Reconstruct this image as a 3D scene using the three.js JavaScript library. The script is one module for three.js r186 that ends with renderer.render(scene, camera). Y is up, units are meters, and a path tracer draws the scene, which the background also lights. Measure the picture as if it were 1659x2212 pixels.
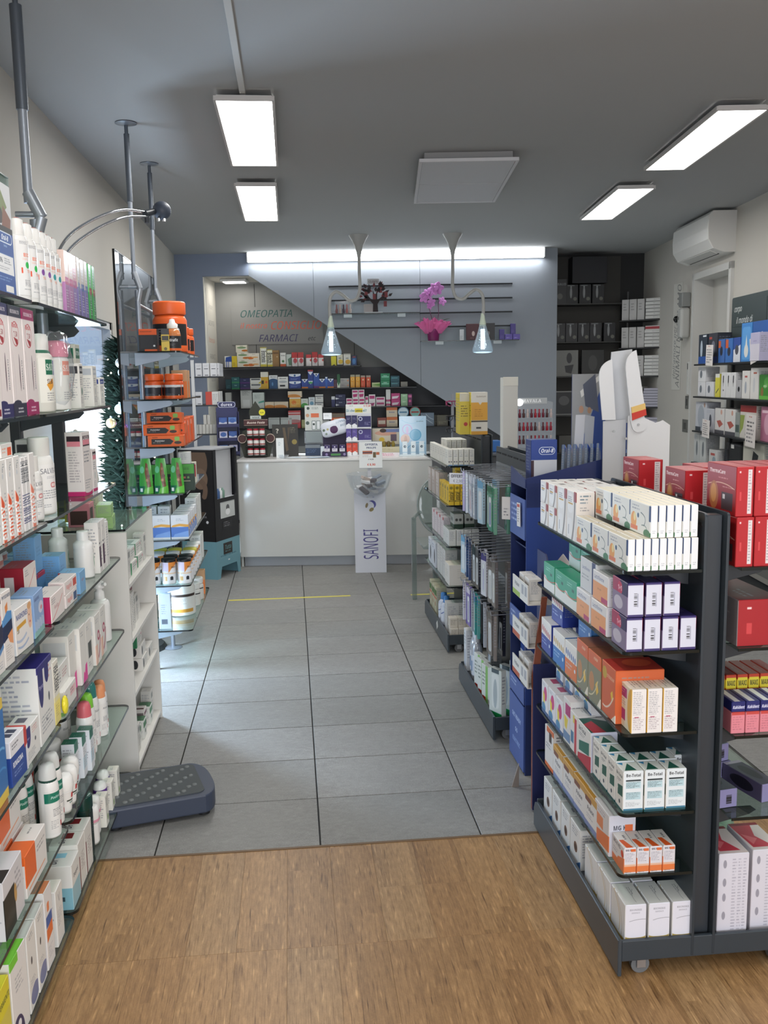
import * as THREE from 'three';
import { RectAreaLightUniformsLib } from 'three/addons/lights/RectAreaLightUniformsLib.js';
import { RoundedBoxGeometry } from 'three/addons/geometries/RoundedBoxGeometry.js';
import { mergeGeometries } from 'three/addons/utils/BufferGeometryUtils.js';
import { ImprovedNoise } from 'three/addons/math/ImprovedNoise.js';

// ------------------------------------------------------------------ camera, sky, lights, exposure
const scene = new THREE.Scene();
const camera = new THREE.PerspectiveCamera(57.886, 1659 / 2212, 0.05, 60);
camera.position.set(0, 1.6916, 0);
camera.rotation.set(-8.1603 * Math.PI / 180, -5.614 * Math.PI / 180, -0.9387 * Math.PI / 180, 'YXZ');
const renderer = new THREE.WebGLRenderer({ antialias: true });
renderer.toneMapping = THREE.LinearToneMapping;
renderer.toneMappingExposure = 1.45;
renderer.shadowMap.enabled = true;
RectAreaLightUniformsLib.init();
const SKY = new THREE.Color(0.5, 0.7, 1.0);
scene.background = SKY.clone().multiplyScalar(0.75);
const PANEL_LIGHT = 9.0, PANEL_GLOW = 5, STRIP_LIGHT = 5, STRIP_GLOW = 4;
const PANEL_COLOR = new THREE.Color(1, 0.985, 0.955), STRIP_COLOR = new THREE.Color(0.93, 0.97, 1);
function areaLight(color, intensity, w, h, pos, target) {
  const l = new THREE.RectAreaLight(color, intensity, w, h);
  l.position.set(...pos); l.lookAt(...target); scene.add(l); return l;
}
// daylight through the side window, and from an unseen window behind the camera
areaLight(new THREE.Color(0.6, 0.78, 1), 46, 0.28, 1.5, [-1.262, 0.95, -5.34], [0, 0.95, -5.34]);
areaLight(new THREE.Color(0.66, 0.82, 1), 3, 0.8, 0.5, [-1.262, 1.85, -6.2], [0, 1.7, -6.2]);
areaLight(new THREE.Color(0.96, 0.97, 1), 4.2, 3.2, 2.1, [0.85, 1.45, 2.28], [0.85, 1.45, -5]);  // out of view, lights the faces turned toward the camera

// ------------------------------------------------------------------ helpers
const V3 = (x, y, z) => new THREE.Vector3(x, y, z);
const D2R = Math.PI / 180, TH = 6.2 * D2R;                // the rear half of the shop is turned by TH
let seed = 20241;
const rnd = () => { seed = (seed * 1664525 + 1013904223) >>> 0; return seed / 4294967296; };
const jit = (a) => (rnd() - 0.5) * 2 * a;
const noise = new ImprovedNoise();
const used = new Map();
function numbered(n) { const k = used.get(n) ?? 0; used.set(n, k + 1); return k ? `${n}_${String(k).padStart(3, '0')}` : n; }
const std = (o) => new THREE.MeshPhysicalMaterial(o);
const rgb = (s) => new THREE.Color(s[0] === '#' ? s : '#' + s);
const matCache = new Map();
function M(hex, roughness = 0.5, extra = {}) {
  const k = hex + roughness + JSON.stringify(extra);
  if (!matCache.has(k)) matCache.set(k, std({ color: rgb(hex), roughness, ...extra }));
  return matCache.get(k);
}
const METAL = std({ color: rgb('b9bcc2'), roughness: 0.32, metalness: 0.85 });
const CHROME = std({ color: rgb('d8dade'), roughness: 0.08, metalness: 1 });
const DARKGREY = M('3b3f45', 0.45), ALU = std({ color: rgb('9aa1ab'), roughness: 0.4, metalness: 0.6 });
const GLASS = std({ color: rgb('e4f1ec'), roughness: 0.02, transmission: 1, thickness: 0, ior: 1.5 });
const GLASS_EDGE = M('131a1a', 0.15);
const CLEAR = std({ color: rgb('f6f8fa'), roughness: 0.06, transmission: 0.92, thickness: 0, ior: 1.45 });
function mesh(name, geo, mat, parent) {
  const m = new THREE.Mesh(geo, mat); m.name = numbered(name); m.castShadow = m.receiveShadow = true;
  (parent ?? scene).add(m); return m;
}
const part = (parent, name, geo, mat) => { const m = new THREE.Mesh(geo, mat); m.name = name; m.castShadow = m.receiveShadow = true; parent.add(m); return m; };
function tag(o, label, category, group) { o.userData.label = label; o.userData.category = category; if (group) o.userData.group = group; return o; }
function thing(name, label, category, pos = [0, 0, 0], turn = 0, group) {
  const g = new THREE.Group(); g.name = numbered(name); scene.add(g); g.position.set(...pos); g.rotation.y = turn;
  return tag(g, label, category, group);
}
function struct(name, geo, mat, pos, turn = 0) {
  const m = mesh(name, geo, mat); if (pos) m.position.set(...pos); m.rotation.y = turn; m.userData.kind = 'structure'; return m;
}
const geoCache = new Map();
const cached = (k, f) => { if (!geoCache.has(k)) geoCache.set(k, f()); return geoCache.get(k); };
const box = (w, h, d, x = 0, y = 0, z = 0) => new THREE.BoxGeometry(w, h, d).translate(x, y, z);
const rbox = (w, h, d, r = 0.004, x = 0, y = 0, z = 0, s = 2) => new RoundedBoxGeometry(w, h, d, s, Math.min(r, w / 2.01, h / 2.01, d / 2.01)).translate(x, y, z);
const span = (x0, x1, y0, y1, z0, z1, r = 0) => (r ? rbox : box)(x1 - x0, y1 - y0, z1 - z0, ...(r ? [r] : []), (x0 + x1) / 2, (y0 + y1) / 2, (z0 + z1) / 2);
const cyl = (r0, r1, h, x = 0, y = 0, z = 0, n = 20) => new THREE.CylinderGeometry(r0, r1, h, n).translate(x, y, z);
const lathe = (pts, n = 24) => new THREE.LatheGeometry(pts.map((p) => new THREE.Vector2(p[0], p[1])), n);
const merge = (l) => mergeGeometries(l.map((g) => { const c = g.index ? g.toNonIndexed() : g; for (const k of Object.keys(c.attributes)) if (!['position', 'normal', 'uv'].includes(k)) c.deleteAttribute(k); return c; }));
const tube = (pts, r, n = 24, s = 8, closed = false) => new THREE.TubeGeometry(new THREE.CatmullRomCurve3(pts.map((p) => V3(...p)), closed), n, r, s, closed);
const rod = (a, b, r, s = 8) => { const A = V3(...a), B = V3(...b), L = A.distanceTo(B); const g = new THREE.CylinderGeometry(r, r, L, s); g.translate(0, L / 2, 0);
  g.applyQuaternion(new THREE.Quaternion().setFromUnitVectors(V3(0, 1, 0), B.clone().sub(A).normalize())); return g.translate(A.x, A.y, A.z); };
function plate(pts, t, bevel = 0) {                        // polygon in xy, thickness t along +z
  const s = new THREE.Shape(pts.map((p) => new THREE.Vector2(p[0], p[1])));
  return new THREE.ExtrudeGeometry(s, { depth: t - 2 * bevel, bevelEnabled: bevel > 0, bevelSize: bevel, bevelThickness: bevel, bevelSegments: 1, curveSegments: 10 }).translate(0, 0, bevel);
}
function roundRect(w, h, r) { const s = new THREE.Shape(), x = -w / 2, y = -h / 2;
  s.moveTo(x + r, y); s.lineTo(x + w - r, y); s.absarc(x + w - r, y + r, r, -Math.PI / 2, 0); s.lineTo(x + w, y + h - r); s.absarc(x + w - r, y + h - r, r, 0, Math.PI / 2);
  s.lineTo(x + r, y + h); s.absarc(x + r, y + h - r, r, Math.PI / 2, Math.PI); s.lineTo(x, y + r); s.absarc(x + r, y + r, r, Math.PI, Math.PI * 1.5); return s; }
const ext = (shape, t, bevel = 0) => new THREE.ExtrudeGeometry(shape, { depth: t, bevelEnabled: bevel > 0, bevelSize: bevel, bevelThickness: bevel, bevelSegments: 2, curveSegments: 8 });

// ------------------------------------------------------------------ print: faces drawn into shared sheets
const SHEET = 2048, sheets = [];
function newSheet() {
  const c = document.createElement('canvas'); c.width = c.height = SHEET;
  const x = c.getContext('2d'); x.fillStyle = '#d8d8d4'; x.fillRect(0, 0, SHEET, SHEET);
  const t = new THREE.CanvasTexture(c); t.colorSpace = THREE.SRGBColorSpace; t.magFilter = THREE.LinearFilter;
  const s = { c, x, t, cx: 0, cy: 0, row: 0, paper: std({ map: t, roughness: 0.42 }), gloss: std({ map: t, roughness: 0.16, clearcoat: 0.35 }) };
  sheets.push(s); return s;
}
const esc = (c) => (c.startsWith('rgb') ? c : '#' + c);
function textLines(x, X, Y, W, H, n, col) {
  x.fillStyle = esc(col); const s = H / n;
  for (let i = 0; i < n; i++) { let at = X; const end = X + W * (0.6 + 0.4 * rnd()); while (at < end) { const l = s * (0.5 + 1.6 * rnd()); x.globalAlpha = 0.45 + 0.4 * rnd(); x.fillRect(at, Y + i * s, Math.min(l, end - at), Math.max(1, s * 0.42)); at += l + s * 0.35; } }
  x.globalAlpha = 1;
}
// ops: r x y w h col | t x y size col text [flags b i s v(ertical)] | c x y r col | l x y w h n col | p col pts... | k x y w h (barcode) | e x y rx ry col | o x y r col width | rr x y w h col rad
function draw(x, W, H, bg, ops) {
  x.fillStyle = esc(bg); x.fillRect(0, 0, W, H);
  for (const o of ops) {
    const k = o[0];
    if (k === 'r') { x.fillStyle = esc(o[5]); x.fillRect(o[1] * W, o[2] * H, o[3] * W, o[4] * H); }
    else if (k === 'rr') { x.fillStyle = esc(o[5]); x.beginPath(); x.roundRect(o[1] * W, o[2] * H, o[3] * W, o[4] * H, (o[6] ?? 0.2) * Math.min(o[3] * W, o[4] * H)); x.fill(); if (o[7]) { x.strokeStyle = esc(o[7]); x.lineWidth = 0.012 * W + 1; x.stroke(); } }
    else if (k === 't') {
      const f = o[6] ?? ''; const px = o[3] * H; x.save(); x.translate(o[1] * W, o[2] * H); if (f.includes('v')) x.rotate(-Math.PI / 2); if (f.includes('V')) x.rotate(Math.PI / 2);
      x.fillStyle = esc(o[4]); x.font = `${f.includes('i') ? 'italic ' : ''}${f.includes('b') ? 'bold ' : ''}${px}px ${f.includes('s') ? 'serif' : 'sans-serif'}`; x.textAlign = 'center'; x.textBaseline = 'middle';
      const m = x.measureText(o[5]).width, lim = (f.includes('v') || f.includes('V') ? H : W) * (o[7] ?? 0.94); if (m > lim) x.scale(lim / m, 1); x.fillText(o[5], 0, 0); x.restore();
    }
    else if (k === 'c') { x.fillStyle = esc(o[4]); x.beginPath(); x.arc(o[1] * W, o[2] * H, o[3] * Math.min(W, H), 0, 7); x.fill(); }
    else if (k === 'o') { x.strokeStyle = esc(o[4]); x.lineWidth = (o[5] ?? 0.03) * Math.min(W, H); x.beginPath(); x.arc(o[1] * W, o[2] * H, o[3] * Math.min(W, H), 0, 7); x.stroke(); }
    else if (k === 'e') { x.fillStyle = esc(o[5]); x.beginPath(); x.ellipse(o[1] * W, o[2] * H, o[3] * W, o[4] * H, o[6] ?? 0, 0, 7); x.fill(); }
    else if (k === 'l') textLines(x, o[1] * W, o[2] * H, o[3] * W, o[4] * H, o[5], o[6]);
    else if (k === 'p') { x.fillStyle = esc(o[1]); x.beginPath(); for (let i = 2; i < o.length; i += 2) x.lineTo(o[i] * W, o[i + 1] * H); x.closePath(); x.fill(); }
    else if (k === 'w') { x.strokeStyle = esc(o[1]); x.lineWidth = o[2] * Math.min(W, H); x.lineCap = 'round'; x.beginPath(); x.moveTo(o[3] * W, o[4] * H); for (let i = 5; i + 3 < o.length + 0; i += 4) x.quadraticCurveTo(o[i] * W, o[i + 1] * H, o[i + 2] * W, o[i + 3] * H); x.stroke(); }
    else if (k === 'k') { x.fillStyle = '#1c1c1e'; const n = 22; for (let i = 0; i < n; i++) if (rnd() > 0.3) (o[4] > o[3] * H / W * 0 && o[5]) ? x.fillRect(o[1] * W, (o[2] + o[4] * i / n) * H, o[3] * W, Math.max(1, o[4] * H / n * (0.3 + 0.6 * rnd()))) : x.fillRect((o[1] + o[3] * i / n) * W, o[2] * H, Math.max(1, o[3] * W / n * (0.3 + 0.6 * rnd())), o[4] * H); }
  }
}
// a printed panel of w x h metres at ppm pixels per metre; returns its place on a sheet
function panel(w, h, ppm, bg, ops) {
  const W = Math.max(4, Math.round(w * ppm)), H = Math.max(4, Math.round(h * ppm));
  let s = sheets[sheets.length - 1] ?? newSheet();
  if (s.cx + W + 2 > SHEET) { s.cx = 0; s.cy += s.row + 2; s.row = 0; }
  if (s.cy + H + 2 > SHEET) s = newSheet();
  const x = s.x; x.save(); x.translate(s.cx, s.cy); x.beginPath(); x.rect(0, 0, W, H); x.clip(); draw(x, W, H, bg, ops); x.restore();
  const p = { s, u0: (s.cx + 0.5) / SHEET, u1: (s.cx + W - 0.5) / SHEET, v0: 1 - (s.cy + H - 0.5) / SHEET, v1: 1 - (s.cy + 0.5) / SHEET };
  s.cx += W + 2; s.row = Math.max(s.row, H); return p;
}
// all faces of one object must sit on one sheet
function panels(list) {
  const need = list.reduce((a, l) => a + (Math.round(l[0] * l[2]) + 3) * (Math.round(l[1] * l[2]) + 3), 0);
  let s = sheets[sheets.length - 1] ?? newSheet();
  if ((SHEET - s.cy - s.row - 4) * SHEET < need * 1.6 + SHEET * 40) newSheet();
  return list.map((l) => panel(...l));
}
// carton: a box with folded (bevelled) edges; f = { front, back, side, side2, top, bottom } panels
function cartonGeo(w, h, d, f, b = 0.0016) {
  const pos = [], uv = [], X = w / 2, Y = h, Z = d / 2;
  const quad = (P, q, st) => { const at = (i) => { pos.push(...P[i]); uv.push(q.u0 + (q.u1 - q.u0) * st[i][0], q.v0 + (q.v1 - q.v0) * st[i][1]); }; [0, 1, 2, 0, 2, 3].forEach(at); };
  const S = [[0, 0], [1, 0], [1, 1], [0, 1]], E = [[0.02, 0.02], [0.02, 0.02], [0.02, 0.03], [0.02, 0.03]];
  quad([[-X + b, b, Z], [X - b, b, Z], [X - b, Y - b, Z], [-X + b, Y - b, Z]], f.front, S);
  quad([[X - b, b, -Z], [-X + b, b, -Z], [-X + b, Y - b, -Z], [X - b, Y - b, -Z]], f.back, S);
  quad([[X, b, Z - b], [X, b, -Z + b], [X, Y - b, -Z + b], [X, Y - b, Z - b]], f.side, S);
  quad([[-X, b, -Z + b], [-X, b, Z - b], [-X, Y - b, Z - b], [-X, Y - b, -Z + b]], f.side2, S);
  quad([[-X + b, Y, Z - b], [X - b, Y, Z - b], [X - b, Y, -Z + b], [-X + b, Y, -Z + b]], f.top, S);
  quad([[-X + b, 0, -Z + b], [X - b, 0, -Z + b], [X - b, 0, Z - b], [-X + b, 0, Z - b]], f.bottom, S);
  for (const sx of [-1, 1]) for (const sz of [-1, 1]) {     // upright folds take the edge colour of the face beside them
    const a = [sx * (X - b), 0, sz * Z], c = [sx * X, 0, sz * (Z - b)], o = sx * sz > 0 ? [a, c] : [c, a], u = [(sx * sz > 0 ? 1 : 0)];
    const q = sz > 0 ? f.front : f.back, e = sx * sz > 0 ? 0.995 : 0.005;
    quad([[o[0][0], b, o[0][2]], [o[1][0], b, o[1][2]], [o[1][0], Y - b, o[1][2]], [o[0][0], Y - b, o[0][2]]], q, [[e, 0], [e, 0], [e, 1], [e, 1]]);
  }
  for (const [yy, y2, top] of [[Y - b, Y, 1], [b, 0, 0]]) {
    const fl = (P, q) => quad(top ? P : [P[1], P[0], P[3], P[2]], q, [[0.03, top ? 0.99 : 0.01], [0.97, top ? 0.99 : 0.01], [0.97, top ? 0.99 : 0.01], [0.03, top ? 0.99 : 0.01]]);
    fl([[-X + b, yy, Z], [X - b, yy, Z], [X - b, y2, Z - b], [-X + b, y2, Z - b]], f.front);
    fl([[X - b, yy, -Z], [-X + b, yy, -Z], [-X + b, y2, -Z + b], [X - b, y2, -Z + b]], f.back);
    fl([[X, yy, Z - b], [X, yy, -Z + b], [X - b, y2, -Z + b], [X - b, y2, Z - b]], f.side);
    fl([[-X, yy, -Z + b], [-X, yy, Z - b], [-X + b, y2, Z - b], [-X + b, y2, -Z + b]], f.side2);
  }
  const g = new THREE.BufferGeometry(); g.setAttribute('position', new THREE.Float32BufferAttribute(pos, 3)); g.setAttribute('uv', new THREE.Float32BufferAttribute(uv, 2)); g.computeVertexNormals(); return g;
}
const designs = new Map(); let KIND = 'carton';
// D(key, look, w, h, d, ppm, bg, frontOps, { side, top, bg2, gloss, name, cat })
function D(key, look, w, h, d, ppm, bg, front, o = {}) { designs.set(key, { key, look, w, h, d, ppm, bg, front, name: KIND, ...o }); }
function built(key) {
  const q = designs.get(key); if (!q) throw new Error('no design ' + key);
  if (!q.geo) {
    const sb = q.sbg ?? q.bg, tb = q.tbg ?? q.bg, dim = 0.7;
    const side = q.side ?? [['l', 0.12, 0.12, 0.76, 0.6, 9, q.ink ?? '8a8d96']], top = q.top ?? [['l', 0.15, 0.3, 0.5, 0.3, 2, q.ink ?? '8a8d96']];
    const [f, s, t, b] = panels([[q.w, q.h, q.ppm, q.bg, q.front], [q.d, q.h, q.ppm, sb, side], [q.w, q.d, q.ppm, tb, top], [0.01, 0.01, q.ppm, tb, []]]);
    const s2 = q.side2 ? panel(q.d, q.h, q.ppm, sb, q.side2) : s;
    q.geo = cartonGeo(q.w, q.h, q.d, { front: f, back: q.backPlain ? b : f, side: s, side2: s2.s === f.s ? s2 : s, top: t, bottom: b }); q.mat = q.gloss ? f.s.gloss : f.s.paper;
  }
  return q;
}
// ------------------------------------------------------------------ places: a shelf frame has u along the front (to the right when one faces it), y up, n out of the front
const frame = (x, z, turn) => ({ x, z, turn, c: Math.cos(turn), s: Math.sin(turn) });
const at = (F, u, y, n) => [F.x + u * F.c + n * F.s, y, F.z - u * F.s + n * F.c];
const registry = [];                                       // goods whose labels are worked out together at the end
function register(o, look, cat, place, F, u, y, n, extra = {}) { registry.push({ o, look, cat, place, u, y, n, ...extra }); return o; }
// carton on shelf: u = middle, n = front face; o: turn (extra), lie ('side' | 'back'), look
function put(F, place, key, u, y, n, o = {}) {
  const q = built(key), m = new THREE.Mesh(q.geo, q.mat); m.name = numbered(q.name ?? 'carton'); m.castShadow = m.receiveShadow = true;
  const turn = F.turn + (o.turn ?? 0) + (o.exact ? 0 : jit(0.02)), depth = o.deep ?? q.d;
  const p = at(F, u, y, n - depth / 2); m.position.set(...p); m.rotation.y = turn;
  if (o.lie === 'back') { m.rotation.set(-Math.PI / 2, 0, turn, 'ZXY'); m.rotation.order = 'YXZ'; m.rotation.set(-Math.PI / 2, turn, 0, 'YXZ'); m.position.y = y + q.d / 2; }
  if (o.lie === 'side') { m.rotation.set(0, turn, -Math.PI / 2, 'YXZ'); const pp = at(F, u - q.h / 2, y + q.w / 2, n - depth / 2); m.position.set(...pp); }
  if (o.tilt) { m.rotation.order = 'YXZ'; m.rotation.x = o.tilt; }
  if (o.roll) { m.rotation.order = 'YXZ'; m.rotation.z = o.roll; }
  scene.add(m);
  return register(m, o.look ?? q.look, q.cat ?? 'box', place, F, u, y, n, { key: q.look });
}
// k equal cartons side by side
function run(F, place, key, u0, y, n, k, gap = 0.002, o = {}) { const q = built(key); for (let i = 0; i < k; i++) put(F, place, key, u0 + q.w / 2 + i * (q.w + gap), y, n + (o.exact ? 0 : jit(0.003)), o); }
// lathe goods: spec { name, look, cat, body: [[r,y]..], bodyMat, parts: [[name, pts, mat]], label: { y0, y1, r, bg, ops, arc, ppm }, sx } ; sx squashes to an oval
const specs = new Map();
function S(key, spec) { specs.set(key, spec); }
function standing(F, place, key, u, y, n, o = {}) {
  const q = specs.get(key); if (!q) throw new Error('no spec ' + key);
  if (!q.proto) {
    const g = new THREE.Group(), sx = q.sx ?? 1;
    const sq = (geo) => (sx === 1 ? geo : geo.scale(1, 1, sx));
    part(g, q.bodyName ?? 'body', sq(lathe(q.body, q.seg ?? 24)), q.bodyMat);
    for (const [n2, pts, mat, off] of q.parts ?? []) part(g, n2, (off ? sq(lathe(pts, q.seg ?? 20)).translate(...off) : sq(lathe(pts, q.seg ?? 20))), mat);
    for (const [n2, geo, mat] of q.solids ?? []) part(g, n2, geo, mat);
    for (const L of q.label ? [].concat(q.label) : []) {
      const arc = L.arc ?? 2.4, r = L.r + 0.0006, hh = L.y1 - L.y0;
      const p = panel(arc * r, hh, L.ppm ?? 900, L.bg, L.ops);
      const geo = sq(new THREE.CylinderGeometry(L.r1 ? L.r1 + 0.0006 : r, r, hh, 16, 1, true, -arc / 2, arc).translate(0, (L.y0 + L.y1) / 2, 0)); const a = geo.attributes.uv;
      for (let i = 0; i < a.count; i++) a.setXY(i, p.u0 + (p.u1 - p.u0) * a.getX(i), p.v0 + (p.v1 - p.v0) * a.getY(i));
      part(g, 'label', geo, q.shiny ? p.s.gloss : p.s.paper);
    }
    q.proto = g;
  }
  const c = q.proto.clone(); c.name = numbered(q.name); scene.add(c); c.position.set(...at(F, u, y, n)); c.rotation.y = F.turn + (o.turn ?? 0) + jit(0.05);
  return register(c, o.look ?? q.look, q.cat, place, F, u, y, n, { key: q.look });
}
// flat printed sheet with thickness: notes, price tags, posters
function sheet(name, look, cat, w, h, t, ppm, bg, ops, pos, rot, o = {}) {
  const [f, b] = panels([[w, h, ppm, bg, ops], [0.01, 0.01, ppm, o.back ?? bg, []]]);
  const g = cartonGeo(w, h, t, { front: f, back: b, side: b, side2: b, top: b, bottom: b }, Math.min(0.0004, t / 3));
  const m = mesh(name, g.translate(0, -h / 2, 0), o.gloss ? f.s.gloss : f.s.paper, o.parent); m.position.set(...pos); m.rotation.order = 'YXZ'; m.rotation.set(...rot);
  if (!o.parent) tag(m, look, cat, o.group); return m;
}
// surface textures that are not print
function texture(W, H, f) { const d = new Uint8Array(W * H * 4); for (let y = 0; y < H; y++) for (let x = 0; x < W; x++) { const c = f(x / W, y / H); d.set([c[0], c[1], c[2], 255], (y * W + x) * 4); }
  const t = new THREE.DataTexture(d, W, H); t.magFilter = THREE.LinearFilter; t.wrapS = t.wrapT = THREE.RepeatWrapping; t.colorSpace = THREE.SRGBColorSpace; t.needsUpdate = true; return t; }
const tile2 = (u, v, f, s) => { const U = u * f, W = v * f; const n = (a, b) => noise.noise(a, b, s); const k = (1 - u), l = (1 - v); return n(U, W) * k * l + n(U - f, W) * u * l + n(U, W - f) * k * v + n(U - f, W - f) * u * v; };
// ------------------------------------------------------------------ the setting
const H0 = 3.11;
const ORDN = ['top', 'second', 'third', 'fourth', 'fifth', 'lowest'];
const AB = (a, y, b) => [a * Math.cos(TH) - b * Math.sin(TH), y, a * Math.sin(TH) + b * Math.cos(TH)];   // rear frame -> world
const abBox = (name, a0, a1, y0, y1, b0, b1, mat, parts) => { const m = struct(name, box(a1 - a0, y1 - y0, b1 - b0), mat, AB((a0 + a1) / 2, (y0 + y1) / 2, (b0 + b1) / 2), -TH); return m; };
const plasterTex = texture(512, 512, (u, v) => { const n = tile2(u, v, 9, 3) * 5 + tile2(u, v, 60, 7) * 6; const g = 232 + n; return [g, g, g]; });
plasterTex.repeat.set(1, 1);
const CEIL = std({ color: rgb('a6a7a7'), roughness: 0.9 }), WALL_W = std({ color: rgb('bfbbb3'), roughness: 0.9 }), WALL_BLUE = std({ color: rgb('8f99ad'), roughness: 0.85 });
const WALL_SLATE = std({ color: rgb('8d9299'), roughness: 0.8 }), WALL_DARK = std({ color: rgb('4a4b4e'), roughness: 0.7 }), TAUPE = std({ color: rgb('a9a59d'), roughness: 0.8 });
// ceiling and floor slab
struct('ceiling', box(9, 0.2, 17), CEIL, [0.8, H0 + 0.1, -4.6]);
const floorBase = struct('floor', box(9, 0.2, 17), M('46484a', 0.9), [0.8, -0.118, -4.6]);
// stone-grey tiles, each its own piece
const tileTex = [0, 1].map((k) => texture(512, 340, (u, v) => {
  const a = tile2(u, v, 6, 11 + k * 5) * 9 + tile2(u, v, 22, 3 + k) * 13 + tile2(u, v, 90, 9 + k) * 20 + tile2(u, v, 170, 5 + k) * 16;
  const g = 139 + a; return [g + 2, g + 1, g - 2]; }));
const tileMats = [];
for (const t of tileTex) for (const c of ['ffffff', 'f3f4f4', 'fafaf8']) tileMats.push(std({ map: t, color: rgb(c), roughness: 0.5, bumpMap: t, bumpScale: 0.0006 }));
const tileGeo = [0, 1].map((k) => { const g = rbox(0.595, 0.02, 0.3945, 0.002, 0, -0.01, 0, 1), p = g.attributes.position, uv = g.attributes.uv; for (let i = 0; i < p.count; i++) uv.setXY(i, (k ? 0.5 - p.getX(i) / 0.6 : 0.5 + p.getX(i) / 0.6), 0.5 + (k ? -1 : 1) * p.getZ(i) / 0.4); return g; });
for (let i = -2; i < 6; i++) for (let j = 0; j < 20; j++) {
  const t = part(floorBase, 'tile', tileGeo[(i + j * 3 + 8) % 2], tileMats[Math.floor(rnd() * tileMats.length)]);
  t.position.set(0.0604 + 0.3 + i * 0.6 - 0.8, 0.118, -3.196 - 0.1998 - j * 0.3996 + 4.6);
}
// wood-look planks in the front of the shop
const woodTex = texture(1024, 1024, (u, v) => {
  const st = Math.floor(u * 26), sv = v + ((st * 37) % 11) / 11, band = noise.noise(st * 3.7, Math.floor(sv * 3) * 5.1, 2.2) * 20, U = u + noise.noise(u * 9, v * 5, 4) * 0.004;
  const fine = noise.noise(U * 210, v * 13, 1.3) * 13 + noise.noise(U * 460, v * 26, 8.3) * 13 + noise.noise(u * 70, v * 40, 3.7) * 12 + noise.noise(u * 240, v * 190, 5.5) * 8;
  const dash = Math.max(0, noise.noise(U * 150, v * 17, 21.7) - 0.3) * 130, dark = Math.max(0, noise.noise(U * 34, v * 9, 40.2) - 0.32) * 110, pale = Math.max(0, noise.noise(U * 95, v * 19, 61) - 0.34) * 85;
  const k = band + fine - dash * 0.75 - dark * 0.6 + pale; return [161 + k, 127 + k * 0.9, 87 + k * 0.72].map((x) => Math.max(20, Math.min(250, x))); });
const woodMats = ['ffffff', 'f8f2ea', 'fffaf2', 'f4ece2'].map((c) => std({ map: woodTex, color: rgb(c), roughness: 0.42, bumpMap: woodTex, bumpScale: 0.0004 }));
const plankGeo = (w, l, k) => cached(`plank${w}${l}${k}`, () => { const g = rbox(w - 0.0003, 0.02, l - 0.0006, 0.0004, 0, -0.01, 0, 1), p = g.attributes.position, uv = g.attributes.uv; for (let i = 0; i < p.count; i++) uv.setXY(i, p.getX(i) / 0.75 + k * 0.23, p.getZ(i) / 1.3 + k * 0.37); return g; });
const woodRows = [[-3.196, -2.59], [-2.59, -1.21], [-1.21, 0.01], [0.01, 1.23], [1.23, 2.45]];
woodRows.forEach(([z0, z1], r) => { for (let i = 0; i < 30; i++) {
  const k = Math.floor(rnd() * 8), t = part(floorBase, 'plank', plankGeo(0.152, z1 - z0, k), woodMats[Math.floor(rnd() * 4)]); t.position.set(-1.2 + i * 0.152 - 0.8, 0.118, (z0 + z1) / 2 + 4.6); } });
struct('trim_1', rbox(4.6, 0.003, 0.012, 0.001), M('6b5236', 0.5), [1.05, 0.0012, -3.196]);
// left wall with the side window
const WX = -1.25, WT = 0.08, wz0 = -5.18, wz1 = -6.9, wy0 = 0.22, wy1 = 2.12;
const leftWall = (y0, y1, z0, z1) => box(WT, y1 - y0, z0 - z1, WX - WT / 2, (y0 + y1) / 2, (z0 + z1) / 2);
struct('wall_left', merge([leftWall(0, H0, 3.9, wz0), leftWall(0, H0, wz1, -12.6), leftWall(wy1, H0, wz0, wz1), leftWall(0, wy0, wz0, wz1)]), WALL_W);
{ const w = thing('window_1', '', ''); w.userData = { kind: 'structure' };
  const fr = [], X = WX - 0.04, f = 0.05;
  fr.push(span(X - 0.03, X + 0.03, wy0, wy0 + f, wz1, wz0), span(X - 0.03, X + 0.03, wy1 - f, wy1, wz1, wz0), span(X - 0.03, X + 0.03, wy0, wy1, wz1, wz1 + f), span(X - 0.03, X + 0.03, wy0, wy1, wz0 - f, wz0));
  part(w, 'window_frame', merge(fr), M('d9dadc', 0.4)); part(w, 'pane', span(X - 0.004, X + 0.004, 1.7, wy1 - f, wz1 + f, wz0 - f), std({ color: rgb('ffffff'), roughness: 0, transmission: 1, thickness: 0 }));
  part(w, 'glazing_bar', span(X - 0.02, X + 0.02, 1.66, 1.7, wz1 + f, wz0 - f), M('d9dadc', 0.4)); part(w, 'glowing_daylight_pane', span(X - 0.004, X + 0.004, wy0 + f, 1.66, wz1 + f, wz0 - f), std({ color: rgb('ffffff'), roughness: 0.7, emissive: new THREE.Color(0.8, 0.9, 1), emissiveIntensity: 1.1 })); }  // lower pane glows by itself, standing in for the bright daylight outside
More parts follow.
